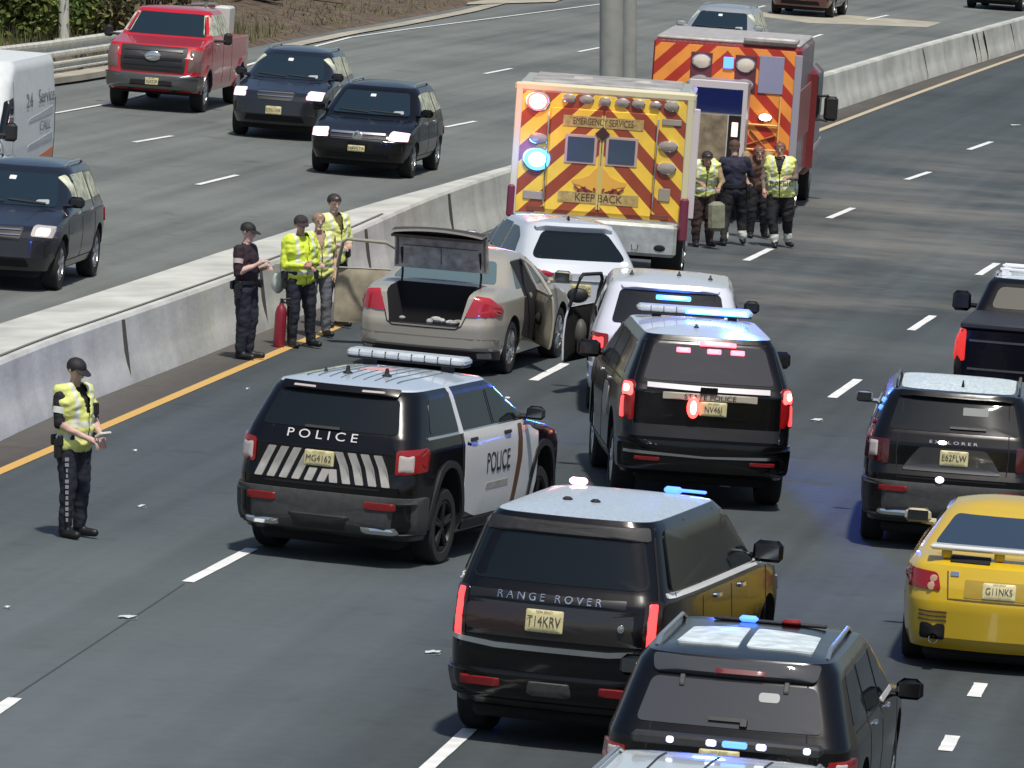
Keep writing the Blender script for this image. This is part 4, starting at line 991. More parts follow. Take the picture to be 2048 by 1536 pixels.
d, H = open_door(c, -1, 2.5, 3.6, R(17), .42, 1.15, 1.58, WHITEP, DARK, slope=.6, fm=PLAST)
mb = MB(); q = H @ Vector((c.sidep(-1, 3.3, 1.2).x-.16, 3.3, 1.24)); mb.ball(q, 1, 14, 10, sc=(.14, .06, .10)); mb.build('side_mirror', PLAST, d)
mb = MB(); q2 = H @ Vector((c.sidep(-1, 2.9, .8).x+.09, 2.9, .78)); mb.ball(q2, 1, 12, 8, sc=(.10, .16, .20)); mb.build('door_pocket', mat('grey door trim', (.09, .09, .085), .6), d)
for x in (-.5, .1, .5): puck(c, x, 1.3, .03, .06)
p = c.topp(-.6, 2.6); k = MB(); k.box((-.6, p.y, p.z+.04), (.1, .1, .05), bev=.02); k.build('roof_strobe', mat('pale violet strobe', (.6, .6, .9)), c.root)
c.mirr('headlight', 'wrapf', [(.62, .78), (1.0, .80), (1.0, .92), (.62, .90)], CLRL, off=.01)

# 7 black SUV right
c = Car('patrol_suv', 'black SUV in the right lane directly beyond the yellow coupe', 'suv', EXPL, BLACKP, 4.76, 78.9, R(4.5), 'police vehicles at the scene', 'raxle', .98)
GL2 = mat('sky pale roof', (.66, .76, .76), .35, coat=.3, vary=.35, scale=26, bump=.8, bscale=60)  # pale roof colour paints the sky reflecting off black paint
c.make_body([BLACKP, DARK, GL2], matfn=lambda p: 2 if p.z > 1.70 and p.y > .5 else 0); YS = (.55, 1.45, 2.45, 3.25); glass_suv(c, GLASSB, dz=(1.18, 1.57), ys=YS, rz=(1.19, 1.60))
doors_suv(c, YS); hatch_gap(c, .60, .70, 1.62, .58)
c.mirr('tail_light', 'wrap', [(.70, .80), (1.16, .84), (1.20, 1.06), (.70, 1.06)], mat('dark red lens', (.06, .004, .006), .12, coat=.8), off=.012, r=.03)
c.mirr('reversing_lamp', 'wrap', [(.83, .86), (.96, .86), (.96, 1.03), (.83, 1.03)], CLRL, off=.022, r=.02)
c.panel('tailgate_inset', 'rear', [(-.55, .76), (.55, .76), (.36, 1.0), (-.36, 1.0)], mat('grey sheen panel', (.035, .035, .036), .3, coat=.4), off=.01, r=.04)
c.panel('spoiler', 'rear', [(-.62, 1.60), (.62, 1.60), (.64, 1.67), (-.64, 1.67)], BLACKP, off=.06, r=.03)
c.plate('rear', .02, .90, 'E62FLW', off=.028)
c.text('badge_lettering', 'rear', 'E X P L O R E R', .0, 1.065, .05, CHROME, off=.02, sx=1.6)
q = c.rearp(-.12, 1.07); k = MB(); k.ball((q.x, q.y-.02, q.z), 1, 12, 8, sc=(.05, .02, .025)); k.build('plate_lamp', mat('glowing lamp', (1, .9, .8), .3, emit=(1, .85, .7), es=5), c.root)
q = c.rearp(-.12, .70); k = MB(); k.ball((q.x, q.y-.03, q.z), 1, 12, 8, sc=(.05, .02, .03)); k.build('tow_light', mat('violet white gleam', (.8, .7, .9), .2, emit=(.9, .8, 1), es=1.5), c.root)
c.panel('sticker', 'rear', [(.08, 1.42), (.36, 1.42), (.36, 1.52), (.08, 1.52)], mat('grey window card', (.16, .18, .17), .6), off=.008, r=.01)
wiper(c, -.05, .35, 1.25); c.panel('bumper', 'wrap', [(-1.25, .34), (1.25, .34), (1.28, .66), (-1.28, .66)], GREYPL, off=.035, r=.05)
c.mirr('rear_reflector', 'rear', [(.45, .575), (.78, .575), (.78, .625), (.45, .625)], REDDIM, off=.045, r=.02)
c.mirr('exhaust_trim', 'rear', [(.42, .38), (.78, .38), (.78, .42), (.42, .42)], CHROME, off=.045, r=.02)
c.wheels(DALLOY, 5); c.mirror(3.42, 1.16, mat('dull grey mirror shell', (.2, .22, .26), .4)); underbody(c); c.rails(BLACKP, inset=.06); fin(c, .05, 1.0)
def side_lights(c, f, L_):
    for a, b, m_ in L_:
        c.panel('window_edge_strobe', f, [(a-.07, b-.03), (a+.07, b-.03), (a+.07, b+.03), (a-.07, b+.03)], m_, off=.02, r=.02)
side_lights(c, 'left', [(.62, 1.52, BLUEDIM), (.58, 1.42, BLUEDIM), (.5, 1.24, REDDIM)])
c.mirr('headlight', 'wrapf', [(.62, .78), (1.0, .80), (1.0, .92), (.62, .90)], CLRL, off=.01)

warp(c, [(0, 0), (.45, .50), (.60, .70), (.9, 1.08), (1.18, 1.33), (1.68, 1.74)])
# 8 yellow coupe
c = Car('yellow_coupe', 'bright yellow two door coupe with a rear wing at the right edge', 'car', COUPE, YELP, 4.63, 68.9, R(7), None, 'raxle', 1.0)
c.make_body()
c.panel('rear_window', 'rear', [(-.66, 1.04), (.66, 1.04), (.50, 1.27), (-.50, 1.27)], mat('blue grey rear glass', (.03, .05, .08), .05, spec=.9), r=.05)
c.panel('windshield', 'front', [(-.7, .99), (.7, .99), (.52, 1.29), (-.52, 1.29)], GLASSB, r=.05)
c.both('side_window', [(1.25, 1.0), (3.3, 1.0), (2.75, 1.28), (1.75, 1.28)], GLASS, r=.06)
c.gaps([[(2.0, .35), (1.95, 1.0)], [(3.45, .35), (3.5, .98)], [(2.0, .35), (3.45, .35)]])
c.mirr('tail_light', 'wrap', [(.52, .70), (1.02, .70), (1.14, .82), (1.0, .88), (.56, .86)], REDL, off=.012, r=.04)
for sg in (1, -1):
    for a, b in ((.60, .80), (.62, .735)):
        q = c.P('wrap', sg*a, b); k = MB(); k.lathe((q.x, q.y-.012, q.z), [(.038, 0), (.034, -.01), (.001, -.012)], n=16, axis='Y'); k.build('reversing_lamp', mat('peach lamp lens', (.6, .35, .25), .3), c.root)
c.panel('plate_recess', 'rear', [(-.30, .66), (.30, .66), (.30, .82), (-.30, .82)], mat('shaded yellow recess', (.40, .27, .03), .5), off=.006, r=.02)
c.plate('rear', .03, .735, 'G11NKS', off=.02, w_=.31, h=.14)
c.strip('panel_gap', 'rear', [[(-.47, .88), (-.45, .64), (.45, .64), (.47, .88)]], mat('brown shut line', (.12, .07, .02), .7), wd=.014)
c.mirr('exhaust_vent', 'rear', [(.46, .30), (.70, .30), (.70, .43), (.46, .43)], DARK, off=.006, r=.03)
for zz in (.45, .485, .52): c.mirr('vent_slat', 'rear', [(.45, zz), (.72, zz), (.72, zz+.015), (.45, zz+.015)], mat('brown shut line', (.12, .07, .02)), off=.005, r=.005)
for sg in (1, -1):
    k = MB(); k.lathe((sg*.56, .02, .31), [(.045, 0), (.05, .12), (.04, .12), (.035, 0)], n=16, axis='Y'); k.build('exhaust_pipe', CHROME, c.root)
wg = MB(); wg.box((0, .26, 1.085), (1.32, .18, .05), bev=.02); wo = wg.build('rear_wing', paint('pale wing paint', (.66, .68, .66)), c.root)

for x in (-.5, 0, .5): k = MB(); k.box((x, .27, 1.03), (.10, .12, .08), bev=.02); k.build('wing_support', YELP, wo)
k = MB(); k.box((0, .06, .985), (.5, .12, .02)); 
c.panel('dark_deck_strip', 'rear', [(-.46, .955), (-.08, .955), (-.08, .99), (-.46, .99)], DARK, off=.012, r=.01); c.panel('number_badge', 'rear', [(-.44, .84), (-.36, .84), (-.36, .88), (-.44, .88)], CHROME, off=.01, r=.01)  # dark strip on the deck beneath the wing
c.wheels(ALLOY, 5); c.mirror(3.15, .98, mat('champagne mirror shell', (.5, .45, .3), .3), size=(.14, .09, .14)); underbody(c)

warp(c, [(0, 0), (.3, .3), (.7, .77), (1.0, 1.08), (1.4, 1.50)])
# 9 black pickup right edge
c = Car('black_pickup', 'black pickup truck cut off by the right edge, ahead of the black SUV', 'pickup truck', dict(TRUCK, rear=[(.45, .1), (.6, 0), (1.42, .0), (1.44, 2.28), (1.52, 2.32), (1.86, 2.62), (1.9, 2.7)]), BLACKP, 6.42, 90.2, R(8), None, 'rear', 1.01)
c.make_body([BLACKP, DARK, WR2], matfn=lambda p: 2 if p.z > 1.905 else 0)
c.panel('rear_window', 'rear', [(-.72, 1.54), (.72, 1.54), (.64, 1.80), (-.64, 1.80)], mat('khaki reflecting glass', (.12, .115, .09), .12, spec=.6), r=.08)
c.panel('windshield', 'front', [(-.82, 1.4), (.82, 1.4), (.66, 1.84), (-.66, 1.84)], GLASSB, r=.05)
c.both('side_window', [(2.5, 1.42), (3.45, 1.42), (3.45, 1.82), (2.75, 1.82)], GLASS, r=.04); c.both('side_window', [(3.53, 1.42), (4.75, 1.42), (4.15, 1.82), (3.53, 1.82)], GLASS, r=.04)
c.mirr('tail_light', 'wrap', [(.84, 1.04), (1.06, 1.04), (1.06, 1.42), (.84, 1.42)], mat('glowing dull red lens', (.35, .02, .02), .15, emit=(1, .04, .03), es=.5), off=.012, r=.03)
c.strip('tailgate_crease', 'rear', [[(-.8, 1.30), (.8, 1.30)], [(-.8, .95), (.8, .95)]], GREYPL, wd=.025, off=.01)
c.panel('bumper', 'wrap', [(-1.1, .5), (1.1, .5), (1.12, .72), (-1.12, .72)], CHROME, off=.05, r=.04); c.plate('rear', 0, .64, 'X21HTR', off=.06)
bx = MB(); bx.box((0, 1.2, 1.47), (1.86, 2.1, .08), bev=.02); bx.build('bed_cover', mat('matte bed cover', (.02, .02, .021), .5), c.root)
c.rails(mat('bright rail metal', (.7, .7, .7)), inset=.02, h=.04, y0=2.8, y1=3.4); c.wheels(ALLOY, 6)
c.mirror(4.5, 1.36, BLACKP, out=.30, size=(.13, .11, .26)); underbody(c)
for yy in (2.95, 3.35, 3.75):
    p = c.topp(0, yy); k = MB(); k.box((0, yy, p.z+.07), (1.36, .06, .035), bev=.01); k.box((-.62, yy, p.z+.03), (.06, .06, .08)); k.box((.62, yy, p.z+.03), (.06, .06, .08)); k.build('roof_rack_bar', TRIM, c.root)
c.panel('cab_brake_lamp', 'rear', [(-.2, 1.82), (.2, 1.82), (.2, 1.86), (-.2, 1.86)], REDL, off=.02, r=.01)

# 10 beige sedan, boot and doors open
c = Car('beige_sedan', 'champagne beige sedan with its boot lid up and doors open', 'car', SEDAN, BEIGEP, -.96, 95.9, R(13), None, 'raxle', 1.07)
def cutb(cb): cb.add([(-.56, -.3, 1.2), (.56, -.3, 1.2), (.56, .80, 1.2), (-.56, .80, 1.2), (-.44, -.3, .62), (.44, -.3, .62), (.44, .80, .55), (-.44, .80, .55)], [[0, 3, 2, 1], [4, 5, 6, 7], [0, 1, 5, 4], [1, 2, 6, 5], [2, 3, 7, 6], [3, 0, 4, 7]])
c.make_body(cut=cutb)
c.panel('rear_window', 'rear', [(-.66, 1.09), (.66, 1.09), (.52, 1.33), (-.52, 1.33)], mat('pale reflecting glass', (.10, .15, .16), .06, spec=.9), r=.05)
c.panel('windshield', 'front', [(-.74, 1.0), (.74, 1.0), (.56, 1.35), (-.56, 1.35)], GLASSB, r=.05)
c.both('side_window', [(1.35, 1.03), (2.3, 1.03), (2.3, 1.34), (1.75, 1.34)], GLASSL, r=.04); c.both('side_window', [(2.4, 1.03), (3.5, 1.02), (2.9, 1.34), (2.4, 1.34)], GLASSL, r=.04)
c.mirr('tail_light', 'wrap', [(.50, .735), (1.12, .76), (1.16, .82), (.80, .97), (.60, .99)], mat('bright red lens', (.42, .02, .03), .12, coat=.8), off=.012, r=.03)
c.strip('panel_gap', 'rear', [[(-.60, .98), (-.47, .62), (-.40, .575), (.40, .575), (.47, .62), (.60, .98)]], DARK, wd=.014)
c.strip('panel_gap', 'right', [[(1.0, .40), (1.5, .40)]], CHROME, wd=.01)
c.panel('bumper_base', 'wrap', [(-1.15, .2), (1.15, .2), (1.15, .32), (-1.15, .32)], mat('dark maroon valance', (.035, .018, .018), .5), off=.012, r=.03)
c.strip('bumper_crease', 'wrap', [[(-1.1, .47), (1.1, .47)]], mat('beige crease', (.24, .22, .18), .5), wd=.012, off=.002)
c.wheels(ALLOY, 7); c.mirror(3.32, 1.0, BEIGEP, size=(.13, .09, .15), only=1); underbody(c)
jk = MB(); rnd = random.Random(5)
for k in range(9): jk.ball((rnd.uniform(-.38, .4), rnd.uniform(.05, .3), .64+rnd.uniform(0, .03)), 1, 8, 6, sc=(rnd.uniform(.03, .08), .05, rnd.uniform(.02, .04)))
o = jk.build('boot_lining', mat('pale boot clutter', (.4, .4, .37), .8, vary=.5, scale=14), c.root)
# boot lid swung up about its hinge
lid = MB(); nx, ny = 12, 8; hz, hy = 1.05, .86
H = Matrix.Translation((0, hy-.05, hz+.19)) @ Matrix.Rotation(R(-74), 4, 'X')
def lidp(u, v, t):   # v 0 at hinge, 1 at the rear lip; flat in the closed position then folded down at the lip
    x = (u*2-1)*(.60-.02*v); dy = -.52*min(1, v/.7); dz = -.03*v-(max(0, v-.7)/.3)*.24
    return H @ Vector((x, dy-.05*v*(1-(2*u-1)**2)-(.04 if v > .7 else 0)*(v-.7)/.3+t*(0 if v < .7 else .8), dz-t*(1 if v < .7 else .2)))
for t in (0, .035):
    n0 = len(lid.v)
    lid.v += [tuple(lidp(i/nx, k/ny, t)) for i in range(nx+1) for k in range(ny+1)]
    for i in range(nx):
        for k in range(ny): lid.f.append([n0+i*(ny+1)+k, n0+i*(ny+1)+k+1, n0+(i+1)*(ny+1)+k+1, n0+(i+1)*(ny+1)+k]); lid.m.append((0 if t == 0 else 1) if k < 5 else 2)
na = (nx+1)*(ny+1)
edge = [i*(ny+1) for i in range(nx+1)]+[nx*(ny+1)+k for k in range(1, ny+1)]+[i*(ny+1)+ny for i in range(nx-1, -1, -1)]+[k for k in range(ny-1, 0, -1)]
for a, b in zip(edge, edge[1:]+edge[:1]): lid.f.append([a, b, b+na, a+na]); lid.m.append(0)
bl = lid.build('boot_lid', [BEIGEP, mat('pale lid lining', (.42, .40, .34), .8, vary=.35, scale=9), mat('dark brown lid edge', (.045, .038, .032), .6)], c.root)
k = MB()
for a, b, wd in (((.03, .72), (.97, .72), .05), ((.03, .05), (.03, .72), .03), ((.97, .05), (.97, .72), .03), ((.5, .1), (.5, .7), .012), ((.1, .40), (.9, .40), .012)):
    p, q = lidp(*a, .05), lidp(*b, .05); k.tube([p, p.lerp(q, .5), q], wd/2, n=6)
k.build('lid_rib', mat('grey brown lid rib', (.13, .12, .10), .7), bl)
k = MB(); gq = [lidp(u, v, .06) for u, v in ((.02, .70), (.98, .70), (1.0, 1.0), (0, 1.0))]; gr_ = [p+Vector((0, -.02, 0)) for p in gq]
k.add(gq+[H @ (H.inverted() @ p+Vector((0, .03, 0))) for p in gq], [[0, 1, 2, 3], [7, 6, 5, 4], [0, 4, 5, 1], [1, 5, 6, 2], [2, 6, 7, 3], [3, 7, 4, 0]])
k.build('lid_edge_liner', mat('dark brown lid edge', (.045, .038, .032), .6), bl)
for sg in (-1, 1):
    k = MB(); p0 = Vector((sg*.5, .80, .98)); p3 = lidp(.5+sg*.42, .35, .05); k.tube([p0, p0+Vector((0, .02, .2)), p3], .014, n=6); k.build('hinge_arm', DARK, bl)
DIN = mat('beige door lining', (.34, .30, .22), .7, vary=.2)
c.panel('door_opening', 'left', [(2.45, .32), (3.55, .32), (3.55, 1.0), (2.95, 1.33), (2.45, 1.33)], DARK, off=.01, r=.05)
d, H2 = open_door(c, -1, 2.42, 3.55, R(62), .28, .98, 1.36, BEIGEP, DIN, slope=.62, slr=.0)
c.panel('door_opening', 'right', [(1.5, .45), (2.35, .32), (2.35, 1.0), (2.3, 1.33), (1.7, 1.33)], DARK, off=.008, r=.05)
d, H2 = open_door(c, 1, 1.42, 2.38, R(24), .30, .98, 1.36, BEIGEP, DIN, slope=.05, slr=.25)
c.mirr('headlight', 'wrapf', [(.5, .60), (.95, .62), (.95, .72), (.5, .72)], CLRL, off=.01)

# 11 white crossover
c = Car('white_crossover', 'white crossover angled left between the beige sedan and the ambulance', 'suv', CROS, paint('silver white paint2', (.58, .62, .66)), 0.92, 101.7, R(-11), None, 'rear', .97)
c.make_body()
c.panel('rear_window', 'rear', [(-.66, 1.13), (.66, 1.13), (.68, 1.19), (.48, 1.50), (-.48, 1.50), (-.68, 1.19)], GLASS, r=.08)
c.both('side_window', [(.85, 1.16), (1.35, 1.13), (1.75, 1.13), (1.75, 1.50), (1.35, 1.50), (1.0, 1.38)], GLASS, r=.06)
c.both('side_window', [(1.85, 1.13), (2.6, 1.13), (2.6, 1.52), (1.85, 1.52)], GLASS, r=.04); c.both('side_window', [(2.7, 1.13), (3.45, 1.11), (2.85, 1.5), (2.7, 1.52)], GLASS, r=.04)
c.panel('windshield', 'front', [(-.8, 1.12), (.8, 1.12), (.6, 1.52), (-.6, 1.52)], GLASSB, r=.05)
c.mirr('tail_light', 'wrap', [(.36, .93), (.62, .98), (1.02, 1.0), (1.1, .92), (.8, .86), (.5, .88)], mat('bright red lens', (.42, .02, .03)), off=.014, r=.03)
c.mirr('reversing_lamp', 'wrap', [(.60, .90), (.8, .90), (.8, .945), (.62, .945)], CLRL, off=.02, r=.01)
c.panel('spoiler', 'rear', [(-.56, 1.5), (.56, 1.5), (.56, 1.56), (-.56, 1.56)], c.pm, off=.09, r=.03)
c.strip('chrome_strip', 'rear', [[(-.45, .84), (.45, .84)]], CHROME, wd=.02, off=.012)
c.gaps([[(1.8, .4), (1.8, 1.5)], [(2.65, .4), (2.65, 1.5)]]); c.wheels(ALLOY, 5); c.mirror(3.3, 1.1, c.pm); underbody(c); c.plate('rear', 0, .72, 'D84LMC')
c.panel('bumper', 'wrap', [(-1.2, .34), (1.2, .34), (1.2, .5), (-1.2, .5)], PLAST, off=.03, r=.05)
fin(c, 0, 1.3, .06)
c.mirr('headlight', 'wrapf', [(.5, .72), (1.0, .75), (1.0, .84), (.5, .83)], CLRL, off=.01)
# ------------------------------------------------------------------ ambulance and rescue truck
def chevron(name, ca, cb, per, cx=0.0, ph=0.0):
    m, t, p = nodemat(name)
    tc = t.nodes.new('ShaderNodeTexCoord'); s = t.nodes.new('ShaderNodeSeparateXYZ'); t.links.new(tc.outputs['Object'], s.inputs[0])
    def M_(op, a, b=None):
        q = t.nodes.new('ShaderNodeMath'); q.operation = op
        for i, v in enumerate((a, b)):
            if v is None: continue
            if hasattr(v, 'node'): t.links.new(v, q.inputs[i])
            else: q.inputs[i].default_value = v
        return q.outputs[0]
    n0 = t.nodes.new('ShaderNodeTexNoise'); n0.inputs['Scale'].default_value = 9; t.links.new(tc.outputs['Object'], n0.inputs['Vector'])
    x = M_('ABSOLUTE', M_('ADD', s.outputs[0], -cx)); u = M_('ADD', M_('ADD', x, s.outputs[2]), ph); u = M_('ADD', u, M_('MULTIPLY', n0.outputs['Fac'], .012))
    f = M_('FRACT', M_('DIVIDE', u, per)); g = M_('GREATER_THAN', f, .52)
    mx = t.nodes.new('ShaderNodeMix'); mx.data_type = 'RGBA'; mx.inputs[6].default_value = ca+(1,); mx.inputs[7].default_value = cb+(1,)
    t.links.new(g, mx.inputs[0])
    n = t.nodes.new('ShaderNodeTexNoise'); n.inputs['Scale'].default_value = 3.5; n.inputs['Detail'].default_value = 6; t.links.new(tc.outputs['Object'], n.inputs['Vector'])
    mr = t.nodes.new('ShaderNodeMapRange'); mr.inputs[3].default_value = .75; mr.inputs[4].default_value = 1.2; t.links.new(n.outputs['Fac'], mr.inputs[0])
    sc = t.nodes.new('ShaderNodeVectorMath'); sc.operation = 'SCALE'; t.links.new(mx.outputs[2], sc.inputs[0]); t.links.new(mr.outputs[0], sc.inputs['Scale'])
    t.links.new(sc.outputs[0], p.inputs['Base Color']); p.inputs['Roughness'].default_value = .35; p.inputs['Coat Weight'].default_value = .3
    return m
CHY = chevron('yellow and brown chevrons', (.88, .58, .06), (.30, .06, .02), .52)
CHO = chevron('orange and red chevrons', (.92, .33, .06), (.48, .04, .02), .50)
AMBW = paint('ambulance white', (.62, .63, .58), dirt=.15)
def body_box(mb, x0, x1, y0, y1, z0, z1, bev): mb.box(((x0+x1)/2, (y0+y1)/2, (z0+z1)/2), (x1-x0, y1-y0, z1-z0), bev=bev)
def rect(parent, name, m, x0, x1, z0, z1, y, th=.02, bev=.01, tilt=None):
    mb = MB(); mb.box(((x0+x1)/2, y-th/2, (z0+z1)/2), (x1-x0, th, z1-z0), bev=bev); return mb.build(name, m, parent)
def lamp(parent, name, m, x, z, y, rx, rz, ring=CHROME):
    a = MB(); a.lathe((0, 0, 0), [(1.15, 0), (1.15, -.03), (1, -.035), (.001, -.02)], n=24, axis='Y'); a.v = [(x+v[0]*rx, y+v[1], z+v[2]*rz) for v in a.v]
    o = a.build(name, ring, parent)
    b = MB(); b.lathe((0, 0, 0), [(1, 0), (.95, -.02), (.5, -.035), (.001, -.04)], n=24, axis='Y'); b.v = [(x+v[0]*rx, y-.03+v[1], z+v[2]*rz) for v in b.v]
    b.build('lens', m, o); return o
def flat_text(parent, name, s, x, y, z, size, m, sx=1.0):
    v, f = text_geo(s, size); mb = MB(); mb.add([(x+a*sx, y, z+b) for a, b, _ in v], f); return mb.build(name, m, parent, smooth=0, fixn=False)
def big_wheels(root, ys, xo, R_, tw, rim=ALLOY, dual=()):
    for yy in ys:
        for sg in (1, -1):
            mb = MB(); h = tw*(1.0 if yy in dual else .5); xc = sg*(xo-h)
            mb.lathe((xc, yy, R_), [(R_*.6, h*.8), (R_*.64, h), (R_*.93, h), (R_, h*.7), (R_, -h*.7), (R_*.93, -h), (R_*.6, -h)], n=36); t = mb.build('wheel', RUB, root)
            rb = MB(); rb.lathe((xc, yy, R_), [(R_*.6, sg*h), (R_*.6, sg*(h-.08)), (R_*.3, sg*(h-.02)), (R_*.2, sg*(h+.03)), (.001, sg*(h+.03))], n=28); rb.build('rim', rim, t)
W = 1.365; root = empty('ambulance', frame(1.23, 111.3, R(2.5)), 'ambulance with yellow and brown chevrons and two small rear windows', 'ambulance', 'emergency trucks by the median')
mb = MB(); body_box(mb, -W, W, 0, 3.0, .72, 2.84, .07); mb.build('body', AMBW, root)
rect(root, 'rear_panel', CHY, -W+.10, W-.10, .84, 2.70, 0, th=.012, bev=.004)
mb = MB(); body_box(mb, -W-.03, W+.03, -.02, .08, 2.70, 2.83, .03); mb.build('top_trim', mat('cream corner trim', (.62, .58, .36), .4), root)
for sg in (1, -1): rect(root, 'corner_trim', mat('cream corner trim', (.62, .58, .36)), sg*(W-.045)-.05, sg*(W-.045)+.05, .8, 2.74, .0, th=.02)
for x0, x1 in ((-.82, 0), (0, .82)):
    d = rect(root, 'rear_door', CHY, x0+.006, x1-.006, .90, 2.48, -.012, th=.03, bev=.012)
    cx = (x0+x1)/2+(.09 if x0 < 0 else -.10)
    rect(d, 'window_frame', mat('pale pink frame', (.5, .36, .30), .4), cx-.245, cx+.245, 1.64, 2.09, -.042, th=.012, bev=.02)
    rect(d, 'window', mat('dim blue grey glass', (.05, .075, .11), .12, spec=.6), cx-.205, cx+.205, 1.68, 2.05, -.056, th=.01, bev=.02)
for x in (-.02, .02): rect(root, 'door_edge', mat('pale yellow edge', (.55, .48, .15), .5), x-.014, x+.014, .95, 2.4, -.045, th=.008, bev=.002)
for x in (-.84, .84):
    mb = MB(); mb.tube([(x, -.05, 1.0), (x, -.07, 1.1), (x, -.07, 2.3), (x, -.05, 2.4)], .014, n=8); mb.build('grab_rail', CHROME, root)
for s_, z_, sz in (('EMERGENCY SERVICES', 2.29, .15), ('KEEP BACK', 1.12, .17)):
    rect(root, 'lettering_plate', mat('tan lettering plate', (.40, .29, .10), .5, vary=.3, scale=14), -.62, .62, z_-.085, z_+.085, -.044, th=.006)
    flat_text(root, 'lettering', s_, 0, -.053, z_, sz, mat('dark brown lettering', (.07, .035, .02), .5), sx=.85 if len(s_) < 12 else .62)
# winged crest below the windows
cr = MB(); pts = [(0, .30), (.10, .22), (.16, .14), (.30, .08), (.42, .06), (.40, .0), (.30, -.02), (.2, -.06), (.1, -.10), (0, -.13)]
P_ = [(x, z) for x, z in pts]+[(-x, z) for x, z in pts[-2:0:-1]]
cr.add([(x, -.052, 1.33+z) for x, z in P_]+[(x, -.042, 1.33+z) for x, z in P_], [list(range(len(P_)))]+[[i, (i+1) % len(P_), len(P_)+(i+1) % len(P_), len(P_)+i] for i in range(len(P_))])
cr.build('crest', mat('amber crest', (.72, .40, .06), .5), root)
cr = MB()
for k in range(6): cr.tube([(-.38+k*.152, -.054, 1.30-.02*(1-abs(k-2.5)/2.5)), (-.30+k*.12, -.054, 1.24)], .018, n=6)
cr.build('crest_edge', mat('dark red crest edge', (.25, .04, .03), .5), root)
lamp(root, 'scene_lamp', REDHOT, -1.03, 2.55, -.01, .17, .14); lamp(root, 'warning_lamp', BLUEON, -.98, 1.66, -.01, .20, .17)
for (x, z, m_) in ((-1.03, 2.55, CORER), (-.98, 1.66, COREB)):
    mb = MB(); mb.ball((x, -.07, z), 1, 16, 10, sc=(.13, .015, .115)); mb.build('lamp_core', m_, root)
GREYL = mat('grey lamp lens', (.32, .28, .22), .25, coat=.5)
for x, z, a, b in ((-.98, 1.98, .13, .075), (1.02, 2.00, .13, .075), (1.02, 1.66, .13, .08), (1.03, 2.62, .10, .07), (-.55, 2.63, .09, .06), (.52, 2.62, .09, .06), (0, 2.62, .08, .06), (-.28, 2.63, .10, .06), (.27, 2.62, .10, .06), (.78, 2.62, .08, .05)): lamp(root, 'warning_lamp', GREYL, x, z, -.01, a, b)
for x0, x1, z0, z1 in ((-1.16, -.82, 1.04, 1.17), (.90, 1.20, 2.32, 2.42), (.92, 1.10, 1.15, 1.35)): rect(root, 'marker_plate', GREYL, x0, x1, z0, z1, -.012, th=.02)
for x in (-.95, .95): rect(root, 'vent', mat('dark red brown vent', (.15, .04, .02), .6), x-.14, x+.14, .86, .94, -.012, th=.015)
dm = MB(); dm.box((0, -.06, 2.12), (.16, .02, .16), Matrix.Rotation(R(45), 3, 'Y')); dm.build('hazard_badge', mat('dark badge', (.05, .02, .02), .5), root)
mb = MB(); mb.box((0, -.16, .80), (2.5, .36, .50), bev=.05); bp = mb.build('bumper', mat('brushed step metal', (.50, .52, .48), .4, .5, vary=.2, scale=6), root)
mb = MB(); mb.ball((1.0, -.345, .69), 1, 12, 8, sc=(.09, .02, .05)); mb.build('bumper_light', DARK, bp)
for x in (.35, .62): mb = MB(); mb.tube([(x-.05, -.345, .72), (x-.04, -.36, .64), (x+.04, -.36, .64), (x+.05, -.345, .72)], .008, n=6); mb.build('tow_eye', GREYPL, bp)
rect(root, 'corner_guard', mat('plum corner guard', (.16, .03, .05), .35), W-.10, W+.035, .55, 1.22, -.0, th=.12, bev=.03)
rect(root, 'corner_guard', mat('plum corner guard', (.16, .03, .05)), -W-.035, -W+.08, .75, 1.25, -.0, th=.10, bev=.03)
for sg in (1, -1):
    mb = MB(); mb.box((sg*(W+.005), 1.5, 1.1), (.012, 2.9, .26)); mb.build('side_stripe', mat('plum side stripe', (.25, .05, .05), .35), root)
    mb = MB(); mb.box((sg*(W+.004), 2.2, 2.35), (.014, .8, .4), bev=.005); mb.build('side_window', GLASS, root)
    mb = MB(); mb.box((sg*(W-.2), 2.6, .55), (.3, 1.0, .3), bev=.04); mb.build('skirt', GREYPL, root)
mb = MB(); [mb.box((x, 1.6, 2.86), (.35, .35, .08), bev=.03) for x in (-.4, .5)]; mb.box((0, 1.5, 2.845), (2.3, 2.6, .05), bev=.02); mb.build('roof', mat('grey dirty roof', (.33, .32, .30), .6, vary=.35, scale=3), root)
# side door area (closed)
mb = MB(); mb.box((W+.008, 1.55, 1.75), (.014, .95, 1.95), bev=.004); mb.build('side_door', mat('pinkish white frame', (.62, .56, .56), .35, coat=.4), root)
mb = MB(); mb.box((W+.05, .12, 1.75), (.12, .04, 1.7), bev=.015); mb.build('compartment_door', mat('pinkish white frame', (.62, .56, .56)), root)
